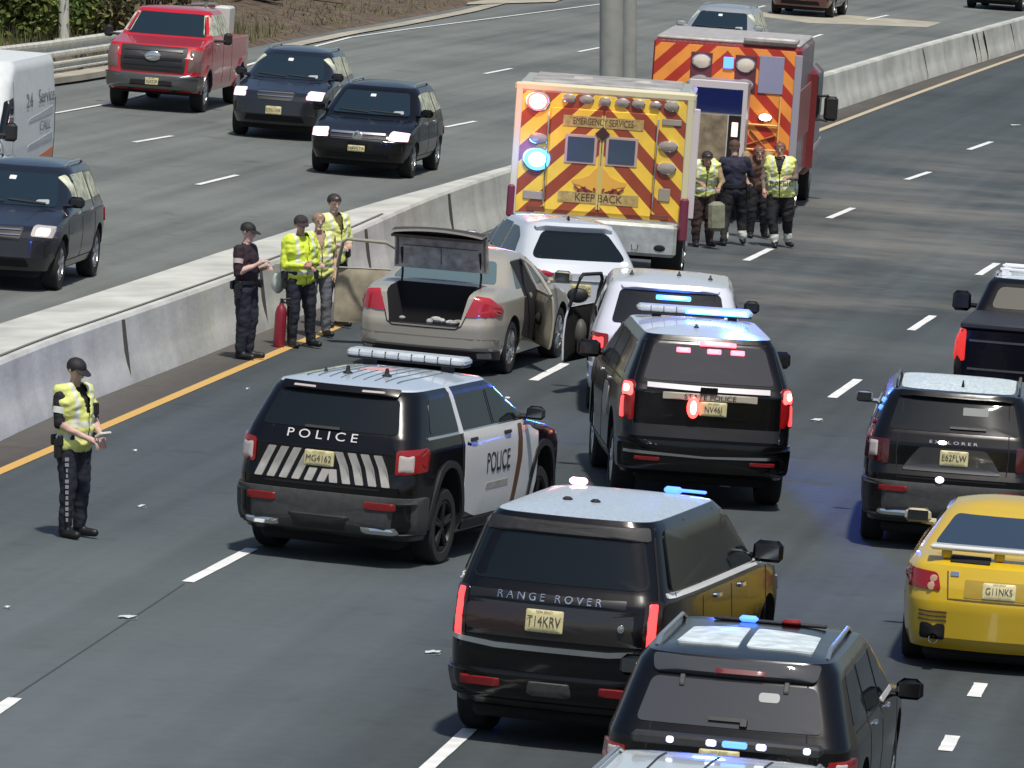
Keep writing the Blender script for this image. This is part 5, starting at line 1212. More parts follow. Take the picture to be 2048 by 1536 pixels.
# cab
mb = MB(); body_box(mb, -1.0, 1.0, 3.02, 4.2, .55, 2.0, .12); body_box(mb, -.98, .98, 4.15, 5.3, .55, 1.35, .16); mb.build('cab', AMBW, root)
rect(root, 'cab_front', GREYPL, -.7, .7, .7, 1.2, 5.34, th=.04)
mb = MB(); mb.box((0, 4.21, 1.68), (1.8, .03, .5)); mb.build('windshield', GLASSB, root)
for sg in (1, -1):
    mb = MB(); mb.box((sg*1.003, 3.65, 1.65), (.012, .8, .45)); mb.build('cab_window', GLASS, root)
    mb = MB(); mb.tube([(sg*1.0, 4.0, 1.5), (sg*1.2, 4.0, 1.55)], .02); mb.box((sg*1.24, 4.0, 1.62), (.2, .08, .36), bev=.03); mb.build('side_mirror', PLAST, root)
big_wheels(root, (2.1, 4.5), W-.04, .40, .24, dual=(2.1,))
mb = MB(); mb.box((0, 2.7, .55), (.9, 4.8, .25), bev=.03); mb.tube([(-1, 2.1, .4), (1, 2.1, .4)], .08); mb.build('chassis', DARK, root)

for ch in root.children:
    if ch.name.split('.')[0] not in ('wheel', 'bumper', 'chassis', 'cab', 'cab_front', 'windshield', 'cab_window', 'side_mirror', 'grille'): ch.location.z += .24 
# rescue truck
W = 1.32; root = empty('rescue_truck', frame(3.62, 128.6, R(5.2)), 'red rescue truck with orange and red chevrons and an open rear bay, beyond the ambulance', 'rescue truck', 'emergency trucks by the median')
mb = MB(); body_box(mb, -W, W, 0, 4.6, .75, 3.12, .05); mb.build('body', RAMBP, root)
rect(root, 'rear_panel', CHO, -W+.03, W-.10, .80, 3.06, 0, th=.012, bev=.004)
mb = MB(); mb.box((0, 2.3, 3.15), (2.56, 4.5, .06), bev=.02); mb.box((-.55, .1, 3.06), (1.4, .16, .10), bev=.02); mb.box((.75, .4, 3.22), (.95, .9, .10), bev=.03); mb.build('roof', mat('pale metal roof', (.50, .47, .44), .45, .3, vary=.2), root)
rect(root, 'locker_door', mat('hazy lilac panel', (.30, .30, .42), .25, coat=.6), .58, 1.02, 2.28, 2.95, -.012, th=.02, bev=.02)
WG = mat('gleaming lamp', (.7, .62, .5), .15, coat=1)
for x, z in ((-.45, 2.78), (.34, 2.76)): lamp(root, 'scene_lamp', WG, x, z, -.02, .15, .11)
for x, z in ((-.45, 2.42), (.34, 2.40)): lamp(root, 'scene_lamp', GREYL, x, z, -.02, .14, .10)
for x in (-.45, .34): rect(root, 'lamp_housing', mat('maroon lamp housing', (.12, .03, .04), .5), x-.19, x+.19, 2.27, 2.93, -.013, th=.015)
rect(root, 'blue_strobe', BLUEDIM, -.06, .12, 2.68, 2.88, -.02, th=.03)
lamp(root, 'warning_lamp', mat('bright white lamp', (1, .95, .9), .2, emit=(1, .9, .8), es=7), .75, 1.86, -.012, .11, .06); lamp(root, 'warning_lamp', mat('bright white lamp', (1, .95, .9)), .72, 1.02, -.012, .11, .07)
for z in (1.72, 1.28): mb = MB(); mb.tube([(.40, -.04, z), (.98, -.05, z)], .018, n=8); mb.build('grab_rail', mat('yellow rail', (.8, .5, .15), .4), root)
mb = MB(); mb.tube([(1.0, -.05, 1.35), (1.0, -.05, 2.25)], .016, n=8); mb.build('grab_rail', mat('yellow rail', (.8, .5, .15)), root)
for a, b in (((.45, 1.35), (.95, 1.55)), ((.5, 1.62), (.9, 1.2))):
    mb = MB(); mb.tube([(a[0], -.03, a[1]), (b[0], -.04, b[1])], .02, n=6); mb.build('ladder_hook', mat('dark orange strap', (.4, .12, .03), .6), root)
rect(root, 'corner_post', mat('lilac grey corner', (.42, .40, .45), .35, .3), W-.11, W+.02, .8, 3.0, .0, th=.03, bev=.01)
for sg in (1, -1): mb = MB(); mb.box((sg*(W+.006), 2.2, 1.9), (.014, 4.0, .9)); mb.build('side_panel', mat('red brown side panel', (.34, .07, .06), .3, vary=.3), root)
mb = MB(); mb.box((0, -.2, .62), (2.5, .4, .16), bev=.03); mb.build('rear_step', GREYPL, root)
PKW = mat('pinkish white frame', (.62, .56, .56), .35, coat=.4)
dx0, dx1, dy = -.62, .46, -1.25     # open rear doorway section standing proud of the tail
mb = MB(); mb.box(((dx0+dx1)/2, dy/2, 1.62), (dx1-dx0, -dy, 1.75), bev=.04); sd = mb.build('open_rear_bay', mat('grey bay side', (.34, .32, .33), .45, .3), root)
rect(sd, 'bay_frame', PKW, dx0+.05, dx1+.02, .74, 2.52, dy-.004, th=.05, bev=.04)
rect(sd, 'bay_window', mat('deep blue glass', (.012, .02, .10), .05, spec=.9), dx0+.20, dx1-.06, 1.95, 2.38, dy-.056, th=.012, bev=.02)
rect(sd, 'bay_pad', mat('tan bay lining', (.24, .19, .12), .8, vary=.4, scale=7), dx0+.16, dx0+.78, .85, 1.92, dy-.056, th=.02, bev=.03)
rect(sd, 'bay_recess', DARK, dx0+.80, dx1-.06, .85, 1.92, dy-.056, th=.012, bev=.01)
rect(sd, 'bay_lamp', mat('peach lit lamp', (.9, .6, .5), .3, emit=(1, .62, .5), es=1.2), dx0+.86, dx0+.97, 1.55, 1.80, dy-.07, th=.012, bev=.01)
mb = MB(); body_box(mb, -1.42, 1.42, 4.65, 6.9, .6, 2.60, .14); body_box(mb, -1.36, 1.36, 6.8, 7.9, .6, 1.75, .18); mb.build('cab', DREDP, root)
for sg in (1, -1):
    mb = MB(); mb.box((sg*1.423, 5.8, 2.05), (.012, 1.9, .75), bev=.004); mb.build('cab_window', GLASS, root)
    mb = MB(); mb.box((sg*1.40, 6.3, 1.1), (.05, 2.6, .14), bev=.02); mb.build('side_stripe', mat('pale grey stripe', (.42, .40, .42), .4), root)
    mb = MB(); mb.tube([(sg*1.3, 6.85, 1.95), (sg*1.55, 6.9, 1.98)], .025); mb.tube([(sg*1.3, 6.85, 1.55), (sg*1.55, 6.9, 1.5)], .02); mb.box((sg*1.60, 6.92, 1.74), (.26, .12, .46), bev=.05); mb.build('side_mirror', PLAST, root)
mb = MB(); mb.box((0, 6.91, 2.0), (2.1, .03, .62)); mb.build('windshield', GLASSB, root)
mb = MB(); mb.box((0, 7.98, .7), (2.5, .25, .32), bev=.05); mb.build('bumper', CHROME, root)
mb = MB(); mb.box((0, 6.2, 2.55), (1.9, .4, .18), bev=.05); mb.build('light_bar', LBAR, root)
big_wheels(root, (1.9, 6.9), W-.02, .50, .28, dual=(1.9,))
mb = MB(); mb.box((0, 3.8, .62), (.9, 7.4, .3), bev=.03); mb.build('chassis', DARK, root)

# ------------------------------------------------------------------ oncoming traffic (left carriageway)
def front_common(c, G, gr=(-.5, .5, .72, .92), lampm=WARMON, lz=(.78, .95), lx=(.60, 1.02), badge=True, hot=(.68, .86)):
    c.mirr('headlight', 'wrapf', [(lx[0], lz[0]+.02), (lx[1], lz[0]), (lx[1]+.03, lz[1]-.02), (lx[0]+.02, lz[1])], mat('pink lit lens', (.6, .45, .45), .15, coat=.6, emit=(1, .55, .68), es=1.3) if lampm else CLRL, off=.012, r=.04)
    if lampm: c.mirr('lit_lamp', 'wrapf', [(hot[0], lz[0]+.025), (hot[1], lz[0]+.02), (hot[1], lz[1]-.03), (hot[0], lz[1]-.03)], lampm, off=.02, r=.09)
    c.panel('grille', 'front', [(gr[0], gr[2]), (gr[1], gr[2]), (gr[1]+.04, gr[3]), (gr[0]-.04, gr[3])], PLAST, off=.015, r=.04)
    c.strip('grille_bar', 'front', [[(gr[0], z), (gr[1], z)] for z in (gr[2]+.06, gr[2]+.13)], CHROME, wd=.016, off=.03)
    c.mirr('wing_gap', 'front', [(.80, .5), (.83, .5), (.83, .7), (.80, .7)], DARK, off=.005, r=.005)
PILOT = dict(CROS); PILOT.update(L=4.8, front=[(.3, 4.65), (.5, 4.79), (.78, 4.76), (.92, 4.6), (1.04, 3.95), (1.12, 3.5), (1.60, 2.6), (1.66, 2.5)],
    half=[(.3, .88), (.5, .94), (.75, .96), (1.04, .94), (1.12, .90), (1.58, .72), (1.66, .66)], rear=[(.3, .16), (.45, .03), (.7, .02), (1.0, .03), (1.1, .1), (1.58, .42), (1.66, .5)], rf=.42, bowf=.18)
WSH = mat('blue grey windshield', (.012, .024, .034), .05, spec=.6)
PALEG = mat('bright reflecting side glass', (.50, .52, .38), .15, spec=.9, vary=.65, scale=5)  # bright yellow-green reflection mixed into the glass colour
def oncoming(name, label, S, pm, x, y, yaw, lampm, group='oncoming cars on the left carriageway', sc=1.0, txt='', cat='suv', lz=(.78, .95), topz=1.56, bz=1.15, rails=True, lx=(.60, 1.02), hot=(.68, .86), gr=(-.45, .45, .74, .92)):
    S = dict(S); c = Car(name, label, cat, S, pm, x, y, yaw, group, 'front', sc)
    c.make_body(); z0, z1 = bz, topz
    yfw = lerp_tab(c.front, z0); 
    w0 = c.wat(c.geo(z0)[2], c.L)-.10; w1 = c.wat(c.geo(z1)[2], c.L)-.09
    c.panel('windshield', 'front', [(-w0, z0), (w0, z0), (w1, z1), (-w1, z1)], WSH, r=.06)
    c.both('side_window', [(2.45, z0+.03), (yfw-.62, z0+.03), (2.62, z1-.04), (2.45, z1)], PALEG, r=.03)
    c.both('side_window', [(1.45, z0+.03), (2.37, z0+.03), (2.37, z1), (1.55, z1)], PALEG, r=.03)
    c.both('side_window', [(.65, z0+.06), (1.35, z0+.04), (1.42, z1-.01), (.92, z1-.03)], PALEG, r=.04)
    c.panel('rear_window', 'rear', [(-.7, z0), (.7, z0), (.6, z1), (-.6, z1)], GLASS, r=.05)
    c.mirr('tail_light', 'wrap', [(.7, .8), (1.1, .8), (1.1, 1.0), (.7, 1.0)], REDL)
    c.gaps([[(1.4, .5), (1.4, z1)], [(2.41, .4), (2.41, z1)], [(yfw+.05, .4), (yfw+.05, z0)], [(1.45, .4), (yfw, .4)]])
    front_common(c, None, lampm=lampm, lz=lz, lx=lx, hot=hot, gr=gr); c.plate('front', 0, .58, txt, off=.03)
    c.panel('lower_grille', 'front', [(-.6, .36), (.6, .36), (.55, .48), (-.55, .48)], DARK, off=.008, r=.03)
    c.wheels(ALLOY, 5); c.mirror(yfw-.25, z0+.0, pm, size=(.13, .1, .16)); underbody(c)
    c.panel('windshield_patch', 'front', [(.0, z1-.10), (.10, z1-.10), (.10, z1-.05), (.0, z1-.05)], mat('white windshield patch', (.7, .72, .72), .4), off=.010, r=.01)  # small pale patch high on the windshield
    c.panel('windshield_gleam', 'front', [(-w0+.12, z0+.03), (-w0+.34, z0+.03), (-w0+.30, z0+.08), (-w0+.14, z0+.09)], mat('pale windshield gleam', (.35, .38, .38), .4), off=.009, r=.02)  # pale windshield reflection drawn as a panel
    if rails: c.rails(mat('bright rail metal', (.7, .7, .7)), inset=.07, h=.04)
    c.handles((1.75, 2.75), z0-.10, CHROME)
    c.strip('wiper', 'front', [[(-.55, z0+.03), (.0, z0+.06)], [(.05, z0+.03), (.6, z0+.06)]], PLAST, wd=.02, off=.02)
    c.strip('hood_crease', 'front', [[(-.45, .99), (-.5, z0-.04)], [(.45, .99), (.5, z0-.04)]], DARK, wd=.008, off=.002)
    return c
def fpos(x, y, yaw, ov, sc=1.0):   # front bumper centre from the front axle
    return x+math.sin(yaw)*ov*sc, y+math.cos(yaw)*ov*sc
A_ = R(188.5)
ATLAS = dict(PILOT); ATLAS.update(front=[(.3, 4.68), (.5, 4.79), (.82, 4.78), (.98, 4.68), (1.08, 4.1), (1.15, 3.55), (1.66, 2.75), (1.72, 2.65)], half=[(.3, .88), (.5, .95), (.78, .97), (1.08, .95), (1.15, .92), (1.64, .74), (1.72, .68)],
    rear=[(.3, .16), (.45, .03), (.7, .02), (1.05, .03), (1.15, .1), (1.64, .38), (1.72, .48)], rf=.3)
fx, fy = fpos(-2.76, 133.9, A_, .95)
c = oncoming('dark_suv', 'black SUV with bright white headlights nearest the median barrier', ATLAS, BLACKP, fx, fy, A_, WHON, txt='N84KTA', lz=(.86, 1.02), bz=1.19, topz=1.62, lx=(.56, 1.0), hot=(.62, .86), gr=(-.5, .5, .84, 1.0))
dark = c
k = MB(); q = c.frontp(0, .93); k.lathe((0, q.y+.03, .93), [(.09, 0), (.09, .02), (.07, .025), (.001, .02)], n=24, axis='Y'); k.build('badge', CHROME, c.root)
A_ = R(188)
fx, fy = fpos(-4.60, 143.3, A_, .95)
c = oncoming('dark_suv', 'dark navy SUV between the red pickup and the black SUV with white headlights', PILOT, NAVYP, fx, fy, A_, WARMON, txt='G95LNX', bz=1.15, topz=1.57, gr=(-.35, .35, .78, .95), lz=(.80, .97))
A_ = R(187)
fx, fy = fpos(-7.42, 103.95, A_, .95)
PIL2 = dict(PILOT)
c = oncoming('dark_suv', 'dark SUV with pale headlight at the left edge, nearest of the oncoming cars', PIL2, NAVYP, fx, fy, A_, None, txt='A67RSV', bz=1.15, topz=1.57)
c.mirr('lamp_reflector', 'wrapf', [(.66, .81), (.9, .80), (.92, .91), (.68, .92)], mat('bright pinkish lamp', (.8, .7, .68), .2, coat=1, emit=(1, .85, .8), es=.5), off=.022, r=.05)
# far cars
A_ = R(190)
c = oncoming('silver_car', 'silver car with dark windshield showing above the rescue truck', PILOT, paint('silver paint', (.45, .47, .48), metal=.4), 4.82, 179.5, A_, None, txt='R33WQM')
c = oncoming('maroon_suv', 'dark maroon SUV cut off by the top edge right of the rescue truck', ATLAS, paint('maroon paint', (.10, .012, .018)), 8.75, 221.6, A_, None, txt='J20MTB', cat='suv', sc=1.02)
c = oncoming('dark_sedan', 'dark car cut off by the top right corner', dict(PILOT), BLACKP, 15.7, 238, R(193), None, txt='V11RTE', cat='car')

warp(dark, [(0, 0), (.3, .3), (.58, .54), (.94, .74), (1.19, 1.10), (1.72, 1.58), (1.8, 1.66)])
# red pickup truck
c = Car('red_pickup', 'bright red pickup truck with a chrome bumper and a white hoist box in its bed', 'pickup truck', dict(TRUCK, rf=.22, bowf=.10), REDP, *fpos(-7.33, 150.1, R(187.5), 1.05), R(187.5), 'oncoming cars on the left carriageway', 'front', 1.0)
c.make_body()
c.panel('windshield', 'front', [(-.84, 1.39), (.84, 1.39), (.68, 1.83), (-.68, 1.83)], WSH, r=.07)
c.both('side_window', [(2.5, 1.42), (3.45, 1.42), (3.45, 1.82), (2.75, 1.82)], PALEG, r=.04); c.both('side_window', [(3.53, 1.42), (4.7, 1.42), (4.12, 1.82), (3.53, 1.82)], PALEG, r=.04)
c.panel('rear_window', 'rear', [(-.7, 1.44), (.7, 1.44), (.62, 1.78), (-.62, 1.78)], GLASS)
c.panel('grille', 'front', [(-.66, .86), (.66, .86), (.70, 1.18), (-.70, 1.18)], PLAST, off=.03, r=.05)
c.strip('grille_bar', 'front', [[(-.6, z), (.6, z)] for z in (.95, 1.03, 1.11)], mat('dark grille bar', (.05, .05, .055), .3, .7), wd=.03, off=.04)
k = MB(); q = c.frontp(0, 1.04); k.ball((0, q.y+.05, 1.06), 1, 16, 8, sc=(.17, .02, .065)); k.build('badge', CHROME, c.root)
c.mirr('headlight', 'wrapf', [(.73, .88), (1.05, .88), (1.08, 1.15), (.75, 1.16)], mat('dark smoky lamp', (.16, .10, .09), .15, coat=.8), off=.015, r=.03)
c.panel('bumper', 'wrapf', [(-1.15, .52), (1.15, .52), (1.15, .82), (-1.15, .82)], mat('dull chrome bumper', (.20, .20, .20), .22, .9), off=.08, r=.05)
c.panel('bumper_insert', 'front', [(-.5, .60), (.5, .60), (.5, .72), (-.5, .72)], DARK, off=.09, r=.03); c.plate('front', -.02, .68, 'XJ422P', off=.10)
c.mirr('tow_hook', 'front', [(.42, .44), (.52, .44), (.52, .52), (.42, .52)], DARK, off=.03)
c.wheels(ALLOY, 8); c.mirror(4.55, 1.30, PLAST, out=.28, size=(.10, .10, .26)); underbody(c)
for f in ('left', 'right'): c.strip('panel_gap', f, [[(3.49, .6), (3.49, 1.8)], [(2.45, .6), (2.45, 1.8)], [(4.85, .6), (4.85, 1.3)]], DARK)
for f in ('left', 'right'):
    for y in (2.9, 4.1): c.panel('door_handle', f, [(y-.12, 1.2), (y+.12, 1.2), (y+.12, 1.24), (y-.12, 1.24)], CHROME, off=.03)
    for yy in (c.ro, c.ro+c.wb): c.strip('arch_trim', f, [[(yy+math.cos(math.pi*k_/16)*.52, .42+math.sin(math.pi*k_/16)*.52) for k_ in range(17)]], DREDP, wd=.05, off=.03)
bx = MB(); bx.box((-.62, 1.4, 1.62), (.34, .7, .62), bev=.04); h = bx.build('hoist_box', mat('off white box', (.55, .57, .53), .5), c.root)
bx = MB(); bx.tube([(.1, 1.0, 1.3), (.1, 1.2, 1.9), (-.45, 1.5, 1.95)], .05); bx.tube([(-.3, 1.9, 1.3), (-.3, 1.9, 2.0)], .04); bx.box((-.2, 1.9, 1.75), (.4, .1, .3), bev=.03); bx.build('hoist_arm', mat('grey hoist metal', (.3, .3, .3), .5, .5), c.root)

warp(c, [(0, 0), (.5, .46), (.68, .60), (.86, .82), (1.18, 1.33), (1.39, 1.52), (1.9, 2.03)])
# white delivery van behind the dark SUV at the left edge
VAN = dict(L=5.9, wb=3.7, ro=1.1, R=.36, tw=.22, rr=.08, bow=.02, crown=.05, tap=.03, rf=.3, bowf=.2,
    rear=[(.35, .06), (.5, 0), (2.5, .03), (2.62, .08)], front=[(.35, 5.75), (.5, 5.88), (.9, 5.85), (1.15, 5.6), (1.35, 5.2), (2.3, 4.4), (2.5, 4.1), (2.62, 3.9)],
    half=[(.35, .95), (.5, 1.0), (1.2, 1.02), (1.9, 1.0), (2.5, .93), (2.62, .86)])
c = Car('white_van', 'white van with lettered panel and an orange stripe at the left edge', 'van', VAN, mat('van white', (.60, .63, .63), .5, vary=.06), -9.32, 114.7, R(187), 'oncoming cars on the left carriageway', 'front', .97)
c.make_body()
c.panel('windshield', 'front', [(-.85, 1.42), (.85, 1.42), (.76, 2.22), (-.76, 2.22)], WSH, r=.08)
c.both('side_window', [(4.0, 1.4), (4.95, 1.4), (4.45, 2.0), (4.0, 2.05)], GLASS, r=.05)
ORS = mat('orange red stripe', (.62, .19, .08), .4, vary=.15)
c.panel('side_stripe', 'left', [(.15, .82), (3.9, .62), (3.9, .80), (.15, 1.05)], ORS, off=.006, r=.02); c.panel('side_stripe', 'right', [(.15, .82), (3.9, .62), (3.9, .80), (.15, 1.05)], ORS, off=.006, r=.02)
VT = mat('grey van lettering', (.16, .19, .20), .5); VB = mat('pale grey swoosh', (.42, .45, .46), .5)
for f in ('left', 'right'):
    c.text('van_lettering', f, 'Service', 1.0, 1.95, .34, VT, off=.012, sx=1.6); c.text('van_lettering', f, '24', 2.6, 1.92, .34, VT, off=.012, sx=1.8)
    c.text('van_lettering', f, 'CALL', 1.1, 1.45, .24, VT, off=.012, sx=1.9)
    for z in (1.66, 1.22): c.panel('swoosh', f, [(.35, z-.02), (2.6, z-.10), (2.6, z-.04), (.35, z+.10)], VB, off=.008, r=.02)
c.mirr('rear_corner', 'wrap', [(.80, .6), (1.0, .6), (1.0, 1.9), (.80, 1.9)], PLAST, off=.012, r=.03)
c.mirr('headlight', 'wrapf', [(.6, .9), (1.0, .95), (1.0, 1.15), (.65, 1.1)], CLRL); c.panel('grille', 'front', [(-.5, .8), (.5, .8), (.5, 1.0), (-.5, 1.0)], PLAST, off=.02)
c.gaps([[(3.95, .5), (3.95, 2.3)], [(5.0, .5), (5.0, 1.4)]]); c.mirror(4.95, 1.45, PLAST, out=.28, size=(.12, .1, .3)); c.wheels(ALLOY, 5); underbody(c)
# ------------------------------------------------------------------ people
SKIN = mat('skin', (.46, .26, .19), .55, vary=.12, scale=20)
SKINP = mat('fair skin', (.55, .36, .29), .55, vary=.1, scale=20)  # paler skin tone
HAIRD = mat('dark hair', (.025, .02, .018), .7)
NAVY = mat('dark navy trousers', (.014, .017, .028), .8, vary=.35, scale=9, bump=.6, bscale=11)
BLKC = mat('black uniform cloth', (.012, .011, .014), .8, vary=.35, scale=9, bump=.5, bscale=12)
PLUMC = mat('dark plum shirt', (.022, .010, .016), .8, vary=.3, scale=9, bump=.5, bscale=12)
VEST = mat('hi vis yellow cloth', (.62, .74, .06), .7, vary=.16, scale=7, bump=.9, bscale=10)
VESTP = mat('pale hi vis cloth', (.68, .72, .22), .7, vary=.15, scale=7, bump=.7, bscale=10)
REFL = mat('silver reflective tape', (.62, .65, .58), .4, vary=.1)
SHOE = mat('black boots', (.010, .010, .011), .5)
CAPM = mat('black cap', (.012, .011, .012), .7)
TANC = mat('tan turnout cloth', (.30, .22, .12), .85, vary=.3, scale=8, bump=.6, bscale=10)
OLIVE = mat('olive turnout cloth', (.16, .16, .08), .85, vary=.5, scale=9, bump=.6, bscale=10)
BROWN = mat('brown jacket', (.14, .075, .05), .85, vary=.35, scale=8, bump=.6, bscale=10)
def remesh_prims(prims, vox, name, mats, fold=0.0, skip=(0, 3), sd_=0.0):
    """prims: (a, b, ra, rb, material index[, flatten]) tapered capsules fused into one skin"""
    mb = MB()
    for pr in prims:
        a, b, ra, rb = Vector(pr[0]), Vector(pr[1]), pr[2], pr[3]; L = (b-a).length; d = (b-a).normalized() if L > 1e-6 else Vector((0, 0, 1))
        pts = []; rad = []
        for k in range(5): t = math.pi/2*(1-k/4); pts.append(a-d*ra*math.sin(t)); rad.append(max(.002, ra*math.cos(t)))
        for k in range(0, 5): t = math.pi/2*k/4; pts.append(b+d*rb*math.sin(t)); rad.append(max(.002, rb*math.cos(t)))
        mb.tube(pts, rad, n=14)
        if len(pr) > 5:   # flatten front to back about the capsule centre
            n = 14*len(pts); cy = (a.y+b.y)/2
            for i in range(len(mb.v)-n, len(mb.v)): v = mb.v[i]; mb.v[i] = (v[0], cy+(v[1]-cy)*pr[5], v[2])
    o = mb.build(name, mats, None, smooth=0, fixn=False)
    m = o.modifiers.new('r', 'REMESH'); m.mode = 'VOXEL'; m.voxel_size = vox; m.use_smooth_shade = True
    s = o.modifiers.new('s', 'SMOOTH'); s.factor = .6; s.iterations = 3
    dg = bpy.context.evaluated_depsgraph_get(); me = bpy.data.meshes.new_from_object(o.evaluated_get(dg)); o.modifiers.clear(); o.data = me
    if len(mats) > 1 or True:
        n = len(me.polygons); c = np.empty(n*3); me.polygons.foreach_get('center', c); c = c.reshape(-1, 3); best = np.full(n, 1e9); mi = np.zeros(n, int)
        for pr in prims:
            a, b = np.array(pr[0], float), np.array(pr[1], float); ab = b-a; L2 = max(1e-9, ab.dot(ab)); t = np.clip(((c-a) @ ab)/L2, 0, 1)
            dd = np.linalg.norm(c-(a+t[:, None]*ab), axis=1)-(pr[2]+(pr[3]-pr[2])*t); k = dd < best; best[k] = dd[k]; mi[k] = pr[4]
        me.polygons.foreach_set('material_index', mi)
    if fold > 0:
        from mathutils import noise
        nv = len(me.vertices); c = np.empty(nv*3); me.vertices.foreach_get('co', c); c = c.reshape(-1, 3); nr_ = np.empty(nv*3); me.vertices.foreach_get('normal', nr_); nr_ = nr_.reshape(-1, 3); best = np.full(nv, 1e9); mi = np.zeros(nv, int)
        for pr in prims:
            a, b = np.array(pr[0], float), np.array(pr[1], float); ab = b-a; L2 = max(1e-9, ab.dot(ab)); t = np.clip(((c-a) @ ab)/L2, 0, 1)
            dd = np.linalg.norm(c-(a+t[:, None]*ab), axis=1)-(pr[2]+(pr[3]-pr[2])*t); k = dd < best; best[k] = dd[k]; mi[k] = pr[4]
        for i in range(nv):
            if mi[i] in skip: continue
            x, y, z = c[i]; q = noise.noise((x*6+sd_, y*6, z*14+x*5))*1.0+noise.noise((x*14, y*14+sd_, z*24))*.5; c[i] += nr_[i]*q*fold
        me.vertices.foreach_set('co', c.ravel())
    me.polygons.foreach_set('use_smooth', [True]*len(me.polygons)); me.update()
    return o
def person(label, x, y, face, J, shirt, pants, sleeves=None, vest=None, cap=None, hair=None, H=1.80, group=None, skin=SKIN, cuffs=False, lean=(0, 0), vis_arm_skin=True, vest_text=None, belt=True, z=None, bulk=1.0):
    """face: heading in degrees clockwise from +Y. J: joint overrides in the person's own frame (x right, y forward)"""
    k = H/1.80
    P = dict(pel=(0, 0, .96), bel=(0, .02, 1.12), che=(0, .01, 1.32), neck=(0, 0, 1.49), head=(0, .03, 1.665), hipL=(-.10, 0, .92), hipR=(.10, 0, .92), knL=(-.115, .02, .50), knR=(.115, .02, .50), anL=(-.12, -.02, .09), anR=(.12, -.02, .09),
             toL=(-.15, .16, .045), toR=(.15, .16, .045), shL=(-.195, -.01, 1.43), shR=(.195, -.01, 1.43), elL=(-.25, -.03, 1.15), elR=(.25, -.03, 1.15), wrL=(-.25, .05, .90), wrR=(.25, .05, .90), look=(0, .10, -.01))
    P.update(J)
    V = {a: Vector(b) for a, b in P.items()}
    for a in V:
        if a != 'look' and V[a].z > 1.0: V[a] += Vector((lean[0], lean[1], 0))*((V[a].z-1.0)/.8)
    root = empty('person', frame(x, y, R(face), roll=False, z=z) @ Matrix.Scale(k, 4), label, 'person', group)
    mats = [skin, shirt, pants, SHOE, sleeves or skin, REFL]
    b_ = bulk; pr = []
    pr += [(V['pel']+Vector((-.07, 0, 0)), V['pel']+Vector((.07, 0, 0)), .115*b_, .115*b_, 2, .85), (V['bel']+Vector((-.07, 0, 0)), V['bel']+Vector((.07, 0, 0)), .118*b_, .118*b_, 1, .88),
           (V['che']+Vector((-.09, 0, 0)), V['che']+Vector((.09, 0, 0)), .125*b_, .125*b_, 1, .85), (V['che']+Vector((-.1, 0, .08)), V['che']+Vector((.1, 0, .08)), .095*b_, .095*b_, 1, .9),
           (V['pel'], V['bel'], .13*b_, .13*b_, 1), (V['bel'], V['che'], .13*b_, .135*b_, 1), (V['che']+Vector((0, 0, .1)), V['neck'], .09, .062, 1), (V['neck'], V['head']-Vector((0, .0, .08)), .056, .054, 0)]
    h = V['head']; L = V['look']; up = Vector((0, 0, 1)); fw = L.normalized(); rt = fw.cross(up).normalized(); hu = rt.cross(fw).normalized()
    hp = lambda a, b, c_: h+rt*a+fw*b+hu*c_
    pr += [(hp(0, -.02, .03), hp(0, .01, .04), .088, .085, 0), (hp(0, .01, .03), hp(0, .03, -.07), .075, .048, 0), (hp(0, .085, .02), hp(0, .108, -.02), .010, .017, 0), (hp(-.025, .07, -.105), hp(.025, .07, -.105), .02, .02, 0),
           (hp(-.085, -.005, .02), hp(-.083, 0, -.02), .014, .012, 0), (hp(.085, -.005, .02), hp(.083, 0, -.02), .014, .012, 0), (hp(-.02, .088, -.058), hp(.02, .088, -.058), .009, .009, 0), (hp(-.04, .078, .045), hp(.04, .078, .045), .014, .014, 0)]
    for s in 'LR':
        pr += [(V['hip'+s], V['kn'+s], .108*b_, .080*b_, 2), (V['kn'+s], V['an'+s]+Vector((0, 0, .03)), .078*b_, .068, 2), (V['an'+s]+Vector((0, -.03, -.03)), V['to'+s], .05, .042, 3), (V['an'+s], V['an'+s]+Vector((0, 0, .06)), .055, .055, 3),
               (V['sh'+s], V['el'+s], .070*b_, .053, 1 if not sleeves else 4), (V['el'+s], V['wr'+s], .044, .030, 4)]
        if not sleeves: m_ = V['sh'+s].lerp(V['el'+s], .68); pr += [(V['sh'+s], m_, .072, .062, 1)]; pr += [(m_, V['el'+s], .046, .044, 0)]
        if cuffs: q = V['kn'+s].lerp(V['an'+s], .68); pr += [(q, V['kn'+s].lerp(V['an'+s], .86), .080, .078, 5)]
        d = (V['wr'+s]-V['el'+s]).normalized(); pr += [(V['wr'+s], V['wr'+s]+d*.075, .030, .036, 0)]
    body = remesh_prims(pr, .0135, 'body', mats, fold=.012, sd_=x*3.1); body.parent = root
    # fingers joined into the body mesh
    fb = MB()
    for s in 'LR':
        d = (V['wr'+s]-V['el'+s]).normalized(); sg = -1 if s == 'L' else 1
        side = d.cross(Vector((0, 0, 1))); side = (side if side.length > .1 else Vector((0, 1, 0))).normalized(); nrm = side.cross(d).normalized()*-1
        c0 = V['wr'+s]+d*.085
        for i, ln in enumerate((.072, .082, .077, .060)):
            b0 = c0+side*(-.027+.018*i); b1 = b0+d*ln*.5+nrm*.010; b2 = b1+d*ln*.35+nrm*.028; b3 = b2+d*.005+nrm*.022
            fb.tube([b0-d*.02, b1, b2, b3], [.0098, .0092, .0085, .006], n=6)
        b0 = V['wr'+s]+d*.03+side*(-sg*.028); b1 = b0+side*(-sg*.028)+d*.03; fb.tube([b0, b1, b1+d*.032+nrm*.012], [.012, .011, .008], n=6)
